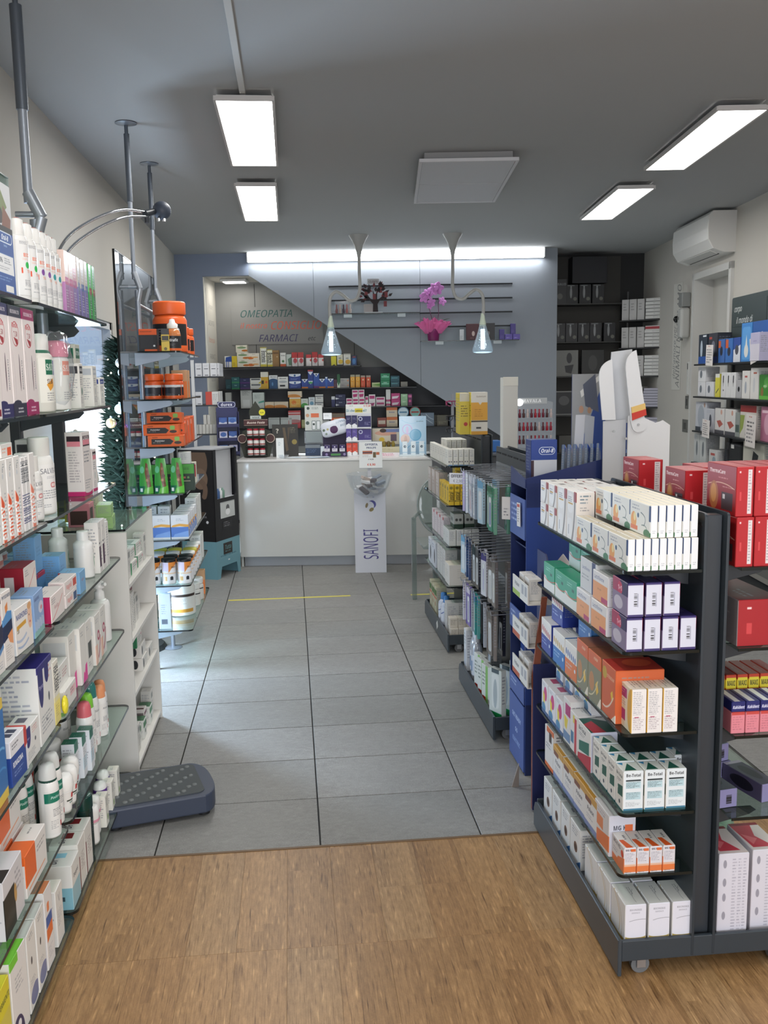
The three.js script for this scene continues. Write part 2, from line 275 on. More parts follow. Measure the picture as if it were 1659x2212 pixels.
// right wall with the doorway, rear walls
const RA = 3.0;
const rw = (y0, y1, b0, b1, a0 = RA, a1 = RA + 0.22) => box(a1 - a0, y1 - y0, b1 - b0, (a0 + a1) / 2, (y0 + y1) / 2, (b0 + b1) / 2);
{ for (const q of [rw(0, H0, -8.3, 5), rw(2.66, H0, -9.35, -8.3), rw(0, H0, -12.4, -9.35)]) struct('wall_right', q, WALL_W).rotation.y = -TH;
  const d = thing('door_1', '', '', [0, 0, 0], -TH); d.userData = { kind: 'structure' };
  part(d, 'door_frame', merge([rw(0, 2.66, -9.35, -9.29, 2.97, 3.24), rw(0, 2.66, -8.36, -8.3, 2.97, 3.24), rw(2.6, 2.66, -9.35, -8.3, 2.97, 3.24)]), M('c9c8c4', 0.5));
  part(d, 'door_panel', rw(0.01, 2.6, -9.29, -8.36, 3.16, 3.2), M('c6c3bc', 0.5)); }
struct('wall_front', merge([span(-3.7, -0.8, 0, H0, 2.3, 2.5), span(2.5, 5.3, 0, H0, 2.3, 2.5), span(-0.8, 2.5, 0, 0.35, 2.3, 2.5), span(-0.8, 2.5, 2.55, H0, 2.3, 2.5)]), WALL_W);  // out of view; its opening is placed for the light behind the camera
{ const w = thing('window_2', '', ''); w.userData = { kind: 'structure' }; part(w, 'window_frame', merge([span(-0.8, 2.5, 0.35, 0.41, 2.38, 2.44), span(-0.8, 2.5, 2.49, 2.55, 2.38, 2.44), ...[-0.8, 0.82, 2.44].map((x) => span(x, x + 0.06, 0.35, 2.55, 2.38, 2.44))]), M('8a8e92', 0.4)); part(w, 'pane', span(-0.74, 2.44, 0.41, 2.49, 2.406, 2.414), std({ color: rgb('ffffff'), roughness: 0, transmission: 1, thickness: 0 })); }  // unseen window behind the camera, placed to light the near faces
// rear: pillar, beam, alcove, sloping stair wall, niche
abBox('trim_2', -2.75, -2.1, 0, 2.87, -11.6, -10.64, WALL_BLUE);
abBox('trim_3', -2.75, -1.583, 2.87, H0, -11.6, -10.64, WALL_BLUE);
abBox('wall_alcove', -2.14, 1.9, 0, H0, -11.46, -11.3, M('8c8c8a', 0.75));
abBox('trim_4', -2.1, 1.2, 2.862, 2.9, -11.3, -10.7, WALL_W);
abBox('trim_5', -2.1, -2.092, 0, 2.862, -11.3, -10.64, M('e6e1d6', 0.8));
{ // sloping wall in panels with open joints
  const sl = (a) => 2.868 - (a + 1.583) * 0.652, w = thing('wall_back', '', '', [0, 0, 0], -TH); w.userData = { kind: 'structure' };
  const edges = [-1.583, -0.86, 0.336, 1.875];
  for (let i = 0; i < 3; i++) { const a0 = edges[i] + (i ? 0.0015 : 0), a1 = edges[i + 1] - 0.0015;
    part(w, 'wall_panel', plate([[a0, sl(a0)], [a1, sl(a1)], [a1, H0 - 0.001], [a0, H0 - 0.001]], 0.1).translate(0, 0, -10.74), WALL_SLATE); }
  for (let i = 0; i < 4; i++) { part(w, 'slat_rail', merge([box(2.06, 0.005, 0.006, 0.342, 2.7285 - i * 0.154 + 0.0075, -10.637), box(2.06, 0.005, 0.006, 0.342, 2.7285 - i * 0.154 - 0.0075, -10.637)]), M('4e5257', 0.4, { metalness: 0.4 }));
    part(w, 'slat_groove', box(2.06, 0.011, 0.002, 0.342, 2.7285 - i * 0.154, -10.639), M('1a1b1d', 0.8)); }
  part(w, 'wall_end', box(0.03, H0, 0.5, 1.86, H0 / 2, -10.99), WALL_SLATE);
}
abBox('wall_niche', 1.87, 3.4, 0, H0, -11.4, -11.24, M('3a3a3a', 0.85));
// ------------------------------------------------------------------ ceiling fittings
function ceilingPanel(label, x, z, w, l, turn) {
  const g = thing('ceiling_light', label, 'ceiling light', [x, H0 - 0.045, z], turn, null);
  const ring = roundRect(w, l, 0.006); ring.holes.push(roundRect(w - 0.026, l - 0.026, 0.004));
  part(g, 'frame', ext(ring, 0.022).rotateX(-Math.PI / 2).translate(0, -0.011, 0), M('c9c6c4', 0.5));
  part(g, 'housing', box(w - 0.03, 0.012, l - 0.03, 0, 0.012, 0), M('d0cfcd', 0.6));
  for (const s of [-1, 1]) part(g, 'bracket', box(w * 0.5, 0.03, 0.03, 0, 0.031, s * l * 0.3), M('a9a9a9', 0.5));
  part(g, 'diffuser', rbox(w - 0.027, 0.006, l - 0.027, 0.002, 0, -0.005, 0), std({ color: rgb('ffffff'), roughness: 0.5, emissive: PANEL_COLOR, emissiveIntensity: PANEL_GLOW }));
  areaLight(PANEL_COLOR, PANEL_LIGHT, w - 0.03, l - 0.03, [x, H0 - 0.058, z], [x, 0, z]).rotateZ(turn);
}
const cR = (a, b) => { const p = AB(a, 0, b); return [p[0], p[2]]; };
ceilingPanel('white LED ceiling panel at the end of the pale conduit', -0.183, -5.525, 0.3, 1.42, 0);
ceilingPanel('smaller-looking white LED ceiling panel behind the one on the conduit', -0.2, -7.57, 0.3, 1.46, 0);
ceilingPanel('long white LED ceiling panel cut by the right edge of view', ...cR(1.86, -5.81), 0.28, 1.42, -TH);
ceilingPanel('white LED ceiling panel nearest the air conditioner', ...cR(1.83, -7.8), 0.29, 1.36, -TH);
ceilingPanel('LED ceiling panel over the front of the long gondola', ...cR(1.88, -3.1), 0.29, 1.42, -TH);
ceilingPanel('LED ceiling panel over the wooden floor by the entrance', -0.15, -1.6, 0.3, 1.42, 0);  // out of view, placed to light the front floor and goods
ceilingPanel('LED ceiling panel over the entrance aisle', 0.9, 0.4, 0.3, 1.42, 0);  // out of view behind the camera, placed to light the foreground
{ const g = thing('ceiling_grille', 'square white unlit ceiling panel split by a seam', 'ceiling panel', [...AB(0.51, H0 - 0.06, -6.78)], -TH);
  const rg = roundRect(0.63, 1.4, 0.006); rg.holes.push(roundRect(0.59, 1.36, 0.004)); part(g, 'frame', ext(rg, 0.02).rotateX(-Math.PI / 2).translate(0, -0.01, 0), M('cfcfd2', 0.5));
  for (const s of [-1, 1]) part(g, 'panel', rbox(0.588, 0.008, 0.672, 0.002, 0, -0.003, s * 0.341), M('c6c7cb', 0.55));
  part(g, 'housing', box(0.56, 0.05, 1.3, 0, 0.033, 0), M('9a9a9a', 0.7)); }
mesh('conduit', rbox(0.03, 0.016, 4.3, 0.003), M('c4c3c0', 0.6)).position.set(-0.19, H0 - 0.0085, -2.72);
tag(scene.children[scene.children.length - 1], 'pale cable conduit running along the ceiling to a light', 'conduit');
// LED strip along the head of the sloping wall
{ const g = thing('strip_light', 'long glowing white light strip along top of sloping wall', 'strip light', [0, 0, 0], -TH);
  part(g, 'profile', box(3.3, 0.1, 0.05, 0.067, H0 - 0.056, -10.6), M('d5d6d8', 0.5));
  part(g, 'diffuser', rbox(3.29, 0.1, 0.018, 0.006, 0.067, H0 - 0.056, -10.567), std({ color: rgb('ffffff'), emissive: STRIP_COLOR, emissiveIntensity: STRIP_GLOW }));
  part(g, 'diffuser', box(3.29, 0.004, 0.04, 0.067, H0 - 0.104, -10.6), std({ color: rgb('ffffff'), emissive: STRIP_COLOR, emissiveIntensity: STRIP_GLOW }));
  for (const s of [-1, 1]) part(g, 'end_cap', rbox(0.012, 0.106, 0.06, 0.002, 0.067 + s * 1.652, H0 - 0.053, -10.59), M('d0d0d0', 0.5));
  const c = AB(0.067, H0 - 0.112, -10.575), t = AB(0.067, 1.6, -10.35); areaLight(STRIP_COLOR, STRIP_LIGHT * 3.2, 3.28, 0.05, c, t); }
// square lamp in the alcove ceiling
{ const p = AB(-1.8, 2.845, -10.98), g = thing('alcove_light', 'small square white lamp in the ceiling of the alcove', 'lamp', p, -TH);
  part(g, 'housing', rbox(0.3, 0.03, 0.26, 0.01, 0, 0, 0), M('d2d2d0', 0.5)); part(g, 'diffuser', rbox(0.24, 0.006, 0.2, 0.003, 0, -0.017, 0), std({ color: rgb('ffffff'), emissive: PANEL_COLOR, emissiveIntensity: 5 }));
  areaLight(new THREE.Color(1, 0.95, 0.86), 11, 0.22, 0.18, [p[0], p[1] - 0.026, p[2]], [p[0], 0, p[2]]); }
// pendant lamps: trumpet rose, snaking stem, clear bell
function pendant(label, x, z, flip) {
  const g = thing('pendant_lamp', label, 'pendant lamp', [x, 0, z], -TH, 'pendant lamps over the counter'), G = M('a3a29e', 0.45);
  part(g, 'ceiling_rose', lathe([[0.098, H0 - 0.001], [0.094, H0 - 0.012], [0.07, H0 - 0.05], [0.045, H0 - 0.1], [0.026, H0 - 0.16], [0.017, H0 - 0.21]]), G);
  const s = flip, P = [[0, 2.92, 0], [0, 2.75, 0], [0.0, 2.58, 0], [0.035 * s, 2.49, 0], [0.1 * s, 2.475, 0], [0.17 * s, 2.53, 0], [0.235 * s, 2.565, 0], [0.29 * s, 2.52, 0], [0.305 * s, 2.42, 0], [0.302 * s, 2.3, 0], [0.298 * s, 2.22, 0]];
  part(g, 'stem', tube(P, 0.0165, 70, 12), G);
  const b = [[0.03, 2.225], [0.036, 2.205], [0.05, 2.15], [0.078, 2.06], [0.1, 1.99], [0.106, 1.965], [0.1, 1.945]];
  part(g, 'bell', lathe(b, 32).translate(0.298 * s, 0, 0), std({ color: rgb('e4eef4'), roughness: 0.12, transmission: 0.8, thickness: 0, ior: 1.45 }));
  part(g, 'collar', lathe([[0.0165, 2.33], [0.024, 2.27], [0.034, 2.225], [0.03, 2.205]], 24).translate(0.298 * s, 0, 0), M('cdd8c4', 0.4));
  part(g, 'lens', lathe([[0.0, 1.935], [0.06, 1.938], [0.098, 1.946], [0.06, 1.95], [0, 1.95]], 28).translate(0.298 * s, 0, 0), std({ color: rgb('dff1ff'), roughness: 0.3, emissive: new THREE.Color(0.66, 0.88, 1), emissiveIntensity: 0.8, transmission: 0.4, thickness: 0 }));
  part(g, 'light_tube', cyl(0.021, 0.021, 0.2, 0.298 * s, 2.075, 0, 16), std({ color: rgb('ffffff'), roughness: 0.3, emissive: new THREE.Color(0.85, 0.95, 1), emissiveIntensity: 1.3 }));
  const dots = []; for (let i = 0; i < 26; i++) { const t = rnd() * 6.28, y = 1.99 + rnd() * 0.18, r = 0.024 + (2.2 - y) * 0.09; dots.push(new THREE.IcosahedronGeometry(0.0035, 0).translate(0.298 * s + Math.cos(t) * r, y, Math.sin(t) * r)); }
  const bub = part(g, 'bubbles', merge(dots), std({ color: rgb('ffffff'), roughness: 0.2, emissive: new THREE.Color(0.8, 0.92, 1), emissiveIntensity: 1 })); bub.userData.kind = 'stuff';
  const l = new THREE.SpotLight(new THREE.Color(0.8, 0.92, 1), 26, 0, 0.75, 0.6, 2); l.castShadow = true; l.shadow.radius = 3; l.position.set(x + 0.298 * s * Math.cos(TH), 1.92, z + 0.298 * s * Math.sin(TH)); l.target.position.set(l.position.x, 0, l.position.z); scene.add(l, l.target);
}
pendant('clear bell pendant lamp bending over the till end of counter', 0.721, -9.45, -1);
pendant('clear bell pendant lamp hanging beside the pink orchid', 1.65, -9.37, 1);
// air conditioner above the doorway
{ const g = thing('air_conditioner', 'white wall air conditioner mounted high above the doorway', 'air conditioner', AB(RA, 2.74, -8.8), -TH - Math.PI / 2);
  const prof = [[0, 0.0], [0.1, 0], [0.19, 0.035], [0.235, 0.11], [0.242, 0.2], [0.236, 0.31], [0.2, 0.345], [0, 0.345]];
  const sh = (z, t) => plate(prof, t, 0.004).rotateY(-Math.PI / 2).translate(z + t, 0, 0);
  part(g, 'body', sh(-0.5, 1.0), M('d8d7d3', 0.4));
  part(g, 'end_cap', sh(0.5, 0.012), M('cfcdc8', 0.4)); part(g, 'end_cap', sh(-0.512, 0.012), M('cfcdc8', 0.4));
  part(g, 'louvre', rbox(0.78, 0.008, 0.075, 0.003).rotateX(-0.38).translate(0.0, 0.012, 0.148), M('bdbcb8', 0.4));
  part(g, 'air_slot', box(0.8, 0.006, 0.012).rotateX(-0.38).translate(0, 0.0, 0.105), M('1b1b1b', 0.8));
}
// ------------------------------------------------------------------ shelving
// glass shelf as a part with its dark ground edge as a sub-part; local x along, z out
function glassShelf(parent, w, d, x, y, z, tone = GLASS, r = 0.03) {
  const s = new THREE.Shape(); s.moveTo(-w / 2, -d); s.lineTo(w / 2, -d); s.lineTo(w / 2, -r); s.absarc(w / 2 - r, -r, r, 0, Math.PI / 2); s.lineTo(-w / 2 + r, 0); s.absarc(-w / 2 + r, -r, r, Math.PI / 2, Math.PI); s.lineTo(-w / 2, -d);
  const p = part(parent, 'shelf', ext(s, 0.008).rotateX(Math.PI / 2), tone); p.position.set(x, y, z);
  const pts = [[-w / 2, -d], [-w / 2, -r]]; for (let i = 0; i <= 6; i++) pts.push([-w / 2 + r - Math.cos(i * Math.PI / 12) * r, -r + Math.sin(i * Math.PI / 12) * r]);
  const rim = []; const all = [...pts, ...pts.map((q) => [-q[0], q[1]]).reverse()];
  for (let i = 0; i + 1 < all.length; i++) { const [ax, az] = all[i], [bx, bz] = all[i + 1], L = Math.hypot(bx - ax, bz - az); rim.push(box(L + 0.001, 0.0086, 0.0016).rotateY(-Math.atan2(bz - az, bx - ax)).translate((ax + bx) / 2, -0.004, (az + bz) / 2)); }
  part(p, 'edge', merge(rim), GLASS_EDGE); return p;
}
const arm = (L, h = 0.075) => plate([[0, 0], [0.03, h * 0.1], [L - 0.02, h * 0.55], [L, h * 0.78], [L - 0.015, h], [0, h]], 0.006, 0.001).rotateY(-Math.PI / 2);   // bracket reaching out along +z
const FL = frame(-0.70, 0, Math.PI / 2);                    // long glass shelving on the left: u = -z
const LY = [1.922, 1.608, 1.302, 1.0, 0.7, 0.378, 0.085];
function leftBay(label, u0, u1, high) {
  const g = thing('glass_shelving', label, 'shelving', at(FL, 0, 0, 0), FL.turn), w = u1 - u0, m = (u0 + u1) / 2;
  for (const y of LY) glassShelf(g, w - 0.006, 0.36, m, y, 0);
  part(g, 'plinth', span(u0, u1, 0, 0.06, -0.42, -0.045, 0.004), M('34383a', 0.4));
  part(g, 'back_panel', span(u0, u1, 0.1, high ? 1.9 : 1.27, -0.395, -0.385), M('6d7977', 0.3));
  for (const u of [u0 + 0.03, u1 - 0.03]) { part(g, 'post', span(u - 0.022, u + 0.022, 0, 2.02, -0.385, -0.345, 0.004), M('3d4246', 0.4));
    for (const y of LY) { part(g, 'bracket', arm(0.24, 0.085).translate(u + 0.003, y - 0.094, -0.345), M('41474c', 0.4)); } }
  return g;
}
leftBay('tall glass shelving along the aisle, section nearest the camera', 1.42, 2.716, true);
leftBay('tall glass shelving section that ends beside the white low shelving', 2.722, 3.77, false);
// ceiling poles
function pole(parent, x, z, y0, yj, k = 1) {
  part(parent, 'pole', merge([cyl(0.017 * k, 0.017 * k, H0 - 0.42 - yj, x, (H0 - 0.42 + yj) / 2, z, 16), cyl(0.021 * k, 0.021 * k, yj - y0, x + 0.02 * k, (y0 + yj) / 2 - 0.06, z, 16)]), ALU);
  part(parent, 'sleeve', merge([cyl(0.022 * k, 0.022 * k, 0.36, x, H0 - 0.24, z, 16), cyl(0.01, 0.01, 0.08, x, H0 - 0.04, z, 12)]), M('5d646d', 0.4, { metalness: 0.5 }));
  part(parent, 'ceiling_disc', lathe([[0, H0], [0.058, H0 - 0.001], [0.06, H0 - 0.006], [0.025, H0 - 0.014], [0, H0 - 0.016]], 24).translate(x, 0, z), M('8c949e', 0.35, { metalness: 0.6 }));
  part(parent, 'joint', merge([rod([x, yj + 0.04, z], [x + 0.042 * k, yj - 0.05, z], 0.023 * k, 12), rod([x + 0.042 * k, yj - 0.05, z], [x + 0.02 * k, yj - 0.12, z], 0.023 * k, 12), rod([x + 0.02, yj - 0.04, z], [x - 0.05, yj - 0.04, z], 0.011, 10)]), M('a9afb6', 0.35, { metalness: 0.6 }));
}
{ const g = thing('ceiling_pole', 'bright metal pole rising to ceiling above the white bottles', 'pole', [0, 0, 0]);
  pole(g, -0.945, -3.68, 1.93, 2.36); }
{ const g = thing('lamp_arm', 'curved twin chrome arm ending in a dark ball lamp', 'lamp', [0, 0, 0]);
  const P = (o) => [[-0.99, 2.17 - o, -4.13], [-0.94, 2.3 - o, -4.2], [-0.87, 2.4 - o * 0.9, -4.35], [-0.76, 2.49 - o * 0.7, -4.56], [-0.665, 2.515 - o * 0.4, -4.76]];
  part(g, 'rod', tube(P(0), 0.0065, 40, 10), CHROME); part(g, 'rod', tube(P(0.05).map((p) => [p[0] + 0.006, p[1], p[2]]), 0.0065, 40, 10), CHROME);
  part(g, 'knuckle', merge([rod([-0.675, 2.505, -4.74], [-0.64, 2.525, -4.8], 0.016, 12), cyl(0.012, 0.012, 0.03, -0.668, 2.478, -4.75, 12)]), M('2f343b', 0.4));
  part(g, 'ball', new THREE.SphereGeometry(0.045, 28, 18).translate(-0.605, 2.535, -4.83), M('454d5c', 0.5));
  part(g, 'screw', merge([cyl(0.008, 0.008, 0.014, -0.62, 2.488, -4.81, 10), cyl(0.008, 0.008, 0.014, -0.595, 2.488, -4.82, 10)]), CHROME);
  part(g, 'mount', merge([rod([-1.0, 2.0, -4.11], [-0.99, 2.2, -4.13], 0.014, 10), span(-1.02, -0.97, 1.2, 2.02, -4.13, -4.09, 0.004)]), M('3d4246', 0.4)); }
// header glass above the near section
{ const g = thing('glass_header', 'clear glass header pane above the near glass shelving', 'glass pane', [0, 0, 0]);
  part(g, 'pane', span(-0.985, -0.977, 2.2, 2.42, -3.55, -1.9), GLASS); part(g, 'edge', merge([span(-0.986, -0.976, 2.42, 2.424, -3.55, -1.9), span(-0.986, -0.976, 2.196, 2.2, -3.55, -1.9)]), M('9fb0ae', 0.2)); 
  part(g, 'clamp', merge([span(-1.03, -0.97, 1.93, 2.22, -3.5, -3.47, 0.004), span(-1.03, -0.97, 1.93, 2.22, -2.0, -1.97, 0.004)]), ALU); }
// white low shelving behind
{ const g = thing('low_shelving', 'low white shelving with glass top and open shelves', 'shelving', at(FL, 0, 0, 0), FL.turn), WH = M('dedcd6', 0.45);
  const u0 = 3.90, u1 = 4.64;
  for (const [a, b] of [[u0, u0 + 0.018], [u1 - 0.018, u1]]) part(g, 'side_panel', span(a, b, 0, 1.075, -0.38, 0, 0.002), WH);
  part(g, 'back_panel', span(u0 + 0.018, u1 - 0.018, 0.02, 1.06, -0.38, -0.37), M('d2d0ca', 0.5));
  for (const y of [0.845, 0.605, 0.365, 0.045]) part(g, 'shelf', span(u0 + 0.018, u1 - 0.018, y - 0.018, y, -0.37, -0.004, 0.002), WH);
  glassShelf(g, u1 - u0 - 0.01, 0.37, (u0 + u1) / 2, 1.088, -0.005, GLASS, 0.012); }
const WY = [0.845, 0.605, 0.365, 0.045], FW = frame(-0.705, 0, Math.PI / 2);
// glass shelving on poles with a smoked glass back, facing the aisle
const F3 = frame(-0.61, 0, Math.PI / 2), UY = [1.868, 1.6, 1.332, 1.062, 0.794, 0.526, 0.258];
{ const g = thing('pole_shelving', 'glass shelving on two metal poles holding orange sport goods', 'shelving', [0, 0, 0]);
  pole(g, -0.854, -5.45, 0.02, 2.27, 0.7); pole(g, -0.871, -6.42, 0.02, 2.27, 0.7);
  part(g, 'back_pane', span(-0.895, -0.887, 0.55, 2.38, -6.6, -5.06), std({ color: rgb('8d9498'), roughness: 0.02, transmission: 0.75, thickness: 0, ior: 1.9 }));
  part(g, 'pane_edge', merge([span(-0.897, -0.885, 0.55, 2.384, -5.064, -5.058), span(-0.897, -0.885, 2.38, 2.385, -6.6, -5.06)]), M('101213', 0.2));
  for (const y of UY) { const s = glassShelf(g, 1.14, 0.28, -0.61, y, -5.925, GLASS, 0.025); s.rotation.y = Math.PI / 2;
    for (const z of [-5.44, -6.41]) part(g, 'bracket', arm(0.2, 0.07).rotateY(Math.PI / 2).translate(-0.87, y - 0.079, z), M('a5b0be', 0.4, { metalness: 0.3 })); }
  part(g, 'foot', merge([lathe([[0, 0.012], [0.02, 0.012], [0.055, 0.004], [0.058, 0], [0, 0]], 24).translate(-0.8, 0, -5.9), cyl(0.014, 0.014, 0.2, -0.8, 0.11, -5.9, 12)]), ALU);
  part(g, 'cross_rail', rod([-0.86, 0.2, -5.45], [-0.87, 0.2, -6.42], 0.012, 10), ALU);
  part(g, 'tie_bar', rod([-0.84, 2.13, -5.45], [-0.85, 2.13, -6.42], 0.011, 10), M('a9afb6', 0.35, { metalness: 0.6 })); }
// gondolas on the right: spine of two sheets, tray base with skirt, castors
const G = M('2e363d', 0.38), GD = M('2b2f34', 0.45);
function gondola(label, x0, z0, z1, shelves, o = {}) {
  const g = thing('gondola', label, 'gondola', [0, 0, 0]), sx = x0 + 0.215, W = o.width ?? 0.56, xr = x0 + W, top = o.top ?? 1.325;
  for (const [n, x] of [['back_sheet', sx], ['back_sheet', sx + 0.062]]) { const sh = roundRect(z0 - z1, top - 0.05, 0.012); part(g, n, ext(sh, 0.006, 0.001).rotateY(Math.PI / 2).translate(x, (top + 0.05) / 2, (z0 + z1) / 2), G); }
  for (const z of [z0 - 0.045, z1 + 0.045]) part(g, 'post', span(sx + 0.009, sx + 0.06, 0.05, top - 0.008, z - 0.02, z + 0.02, 0.003), M('32373d', 0.4));
  for (const s of [0, 1]) { const slots = []; for (let i = 0; i < 7; i++) { const z = z1 + (i + 0.5) * (z0 - z1) / 7; slots.push(box(0.0015, 0.008, (z0 - z1) / 7 - 0.03, s ? sx + 0.0705 : sx - 0.0022, top - 0.03, z)); } part(g, 'slot', merge(slots), M('14161a', 0.7)); }
  part(g, 'tray', span(x0 + 0.006, xr - 0.006, 0.07, 0.09, z1 + 0.006, z0 - 0.006, 0.003), M('363b41', 0.4));
  const sk = (x) => plate([[z1, 0.012], [z0, 0.012], [z0, 0.118], [z1 + 0.05, 0.118], [z1 + 0.015, 0.105], [z1, 0.08]], 0.012, 0.002).rotateY(-Math.PI / 2).translate(x, 0, 0);
  part(g, 'skirt', sk(x0 + 0.012), M('3c444b', 0.34)); if (!o.oneSided) part(g, 'skirt', sk(xr), M('3c444b', 0.34));
  for (const z of [z0, z1 + 0.012]) part(g, 'end_rail', span(x0 + 0.012, xr - 0.012, 0.052, 0.115, z - 0.012, z, 0.003), M('363e45', 0.36));
  for (const x of [x0 + 0.075, xr - 0.075]) for (const z of [z0 - 0.03, z1 + 0.06]) { const c = part(g, 'castor', merge([cyl(0.014, 0.016, 0.022, x, 0.06, z, 12), span(x - 0.012, x + 0.014, 0.02, 0.06, z - 0.016, z - 0.012, 0.001), span(x - 0.012, x + 0.014, 0.02, 0.06, z + 0.012, z + 0.016, 0.001)]), METAL);
    part(c, 'wheel', new THREE.CylinderGeometry(0.027, 0.027, 0.018, 18).rotateX(Math.PI / 2).translate(x, 0.027, z), M('6a6d70', 0.6)); part(c, 'hub', new THREE.CylinderGeometry(0.01, 0.01, 0.021, 12).rotateX(Math.PI / 2).translate(x, 0.027, z), M('2a2c2f', 0.6)); }
  for (const y of shelves) { const s = glassShelf(g, z0 - z1 - 0.01, 0.215, x0 + 0.002, y, (z0 + z1) / 2, GLASS, 0.022); s.rotation.y = -Math.PI / 2;
    for (const z of [z0 - 0.09, z1 + 0.09]) part(g, 'bracket', arm(0.15, 0.05).rotateY(-Math.PI / 2).translate(x0 + 0.213, y - 0.059, z), GD); }
  for (const y of o.right ?? []) { const s = glassShelf(g, z0 - z1 - 0.01, 0.235, xr - 0.002, y, (z0 + z1) / 2, GLASS, 0.022); s.rotation.y = Math.PI / 2;
    for (const z of [z0 - 0.09, z1 + 0.09]) part(g, 'bracket', arm(0.15, 0.05).rotateY(Math.PI / 2).translate(sx + 0.07, y - 0.059, z), GD); }
  return g;
}
const GY = [1.174, 0.952, 0.722, 0.49, 0.31], RY = [1.174, 0.95, 0.7, 0.46];
gondola('dark grey two-sided gondola on castors, the largest and nearest', 0.87, -2.33, -3.24, GY, { right: RY });
gondola('dark grey gondola hung with toothbrush packs', 0.897, -4.08, -4.97, [], { top: 1.32 });
gondola('dark grey gondola of glass shelves beside the clear chair', 0.923, -5.5, -6.48, [1.165, 0.925, 0.672, 0.42], { top: 1.35 });
const FG = frame(0.872, 0, -Math.PI / 2), FR = frame(1.428, 0, Math.PI / 2), FG2 = frame(0.9, 0, -Math.PI / 2), FG3 = frame(0.926, 0, -Math.PI / 2);   // u = z for the aisle sides
const FE = frame(0, -2.33, 0);                              // end of the near gondola: u = x
// counter
const FB = { ...frame(0, 0, -TH) };                          // rear frame: u = a, n = b
{ const g = thing('counter', 'long white shop counter with grey plinth and glossy front', 'counter', [0, 0, 0], -TH), W = M('d0d1cd', 0.12, { clearcoat: 0.6, clearcoatRoughness: 0.05 });
  part(g, 'front_panel', span(-1.405, 0.40, 0.095, 0.965, -8.372, -8.35, 0.002), W);
  part(g, 'worktop', span(-1.412, 0.42, 0.966, 0.99, -9.0, -8.345, 0.004), M('e4e3e0', 0.2));
  part(g, 'side_panel', span(-1.405, -1.385, 0.0, 0.965, -8.99, -8.375, 0.002), W); part(g, 'side_panel', span(0.38, 0.40, 0.0, 0.965, -8.99, -8.375, 0.002), W);
  part(g, 'plinth', span(-1.38, 0.375, 0, 0.092, -8.43, -8.41), M('a9adb2', 0.35, { metalness: 0.3 }));
  part(g, 'back_panel', span(-1.38, 0.375, 0.0, 0.96, -8.99, -8.97), M('cfcdc8', 0.5)); }
// shelves of the alcove behind the counter
{ const g = thing('alcove_shelving', 'dark shelves of the alcove behind the counter', 'shelving', [0, 0, 0], -TH), S2 = M('16181a', 0.3);
  for (const [y, a0, a1] of [[1.86, -2.0, -0.36], [1.6, -2.05, 0.3], [1.375, -2.08, 0.75], [1.13, -2.08, 1.15]]) part(g, 'shelf', span(a0, a1, y - 0.012, y, -11.29, -11.02, 0.002), S2);
  for (const a of [-1.62, -0.44, 0.42]) part(g, 'seam', span(a - 0.003, a + 0.003, 0.9, 2.84, -11.3, -11.296), M('2a2a2b', 0.6));
  part(g, 'shade_panel', span(-2.09, 1.84, 0.9, 1.84, -11.3, -11.29), M('55565a', 0.6)); }  // darker sheet on the alcove wall, shade behind the shelves put into its colour
const FA = frame(...((p) => [p[0], p[2]])(AB(0, 0, -11.03)), -TH), AY = [1.86, 1.6, 1.375, 1.13];
// glass shelves on the sloping wall
for (const [lab, a0, a1, y] of [['upper glass wall shelf carrying the tree-shaped display', -0.68, 0.325, 2.418], ['lower glass wall shelf carrying the pink orchid', 0.33, 1.42, 2.104]]) {
  const g = thing('wall_shelf', lab, 'shelf', [...AB((a0 + a1) / 2, 0, -10.42)], -TH); glassShelf(g, a1 - a0, 0.21, 0, y, 0, GLASS, 0.01);
  for (const s of [-0.3, 0.3]) part(g, 'clip', rbox(0.09, 0.03, 0.03, 0.003, s * (a1 - a0), y - 0.02, -0.19), M('c9cdd0', 0.3)); }
const FS1 = frame(...((p) => [p[0], p[2]])(AB(0, 0, -10.43)), -TH);
// right wall shelving
const FRW = frame(...((p) => [p[0], p[2]])(AB(2.66, 0, 0)), -TH - Math.PI / 2);    // u = b
{ const g = thing('wall_shelving', 'dark shelving on the right wall beside the doorway', 'shelving', [...AB(2.66, 0, 0)], -TH - Math.PI / 2), S2 = M('1c1e1f', 0.35);
  for (const y of [1.778, 1.5, 1.2, 0.92, 0.6]) part(g, 'shelf', span(-8.26, -4.9, y - 0.014, y, -0.32, 0, 0.002), S2);
  for (const u of [-8.2, -7.1, -6.0]) part(g, 'post', span(u - 0.015, u + 0.015, 0, 2.3, -0.335, -0.31), M('3a3d3e', 0.4));
  part(g, 'back_panel', span(-8.26, -4.9, 0.05, 1.95, -0.338, -0.333), M('8f8e8a', 0.6));
  for (const [u0, u1] of [[-7.9, -7.13], [-7.1, -6.3]]) { const sg = part(g, 'sign_board', ext(roundRect(u1 - u0, 0.42, 0.02), 0.012, 0.001).translate((u0 + u1) / 2, 2.1, -0.2), M('35403f', 0.45)); } }
KIND = 'cosmetic_carton';
// ------------------------------------------------------------------ goods on the long glass shelving (left)
const PL = ['top', 'second', 'third', 'fourth', 'fifth', 'sixth', 'lowest'].map((n) => ({ at: `${n} left glass shelf`, end: 'near end', from: 1 }));
const WHT = M('e9e8e4', 0.35), WHG = M('f0efec', 0.22), OFFW = M('dedbd2', 0.4);
const near = 900;
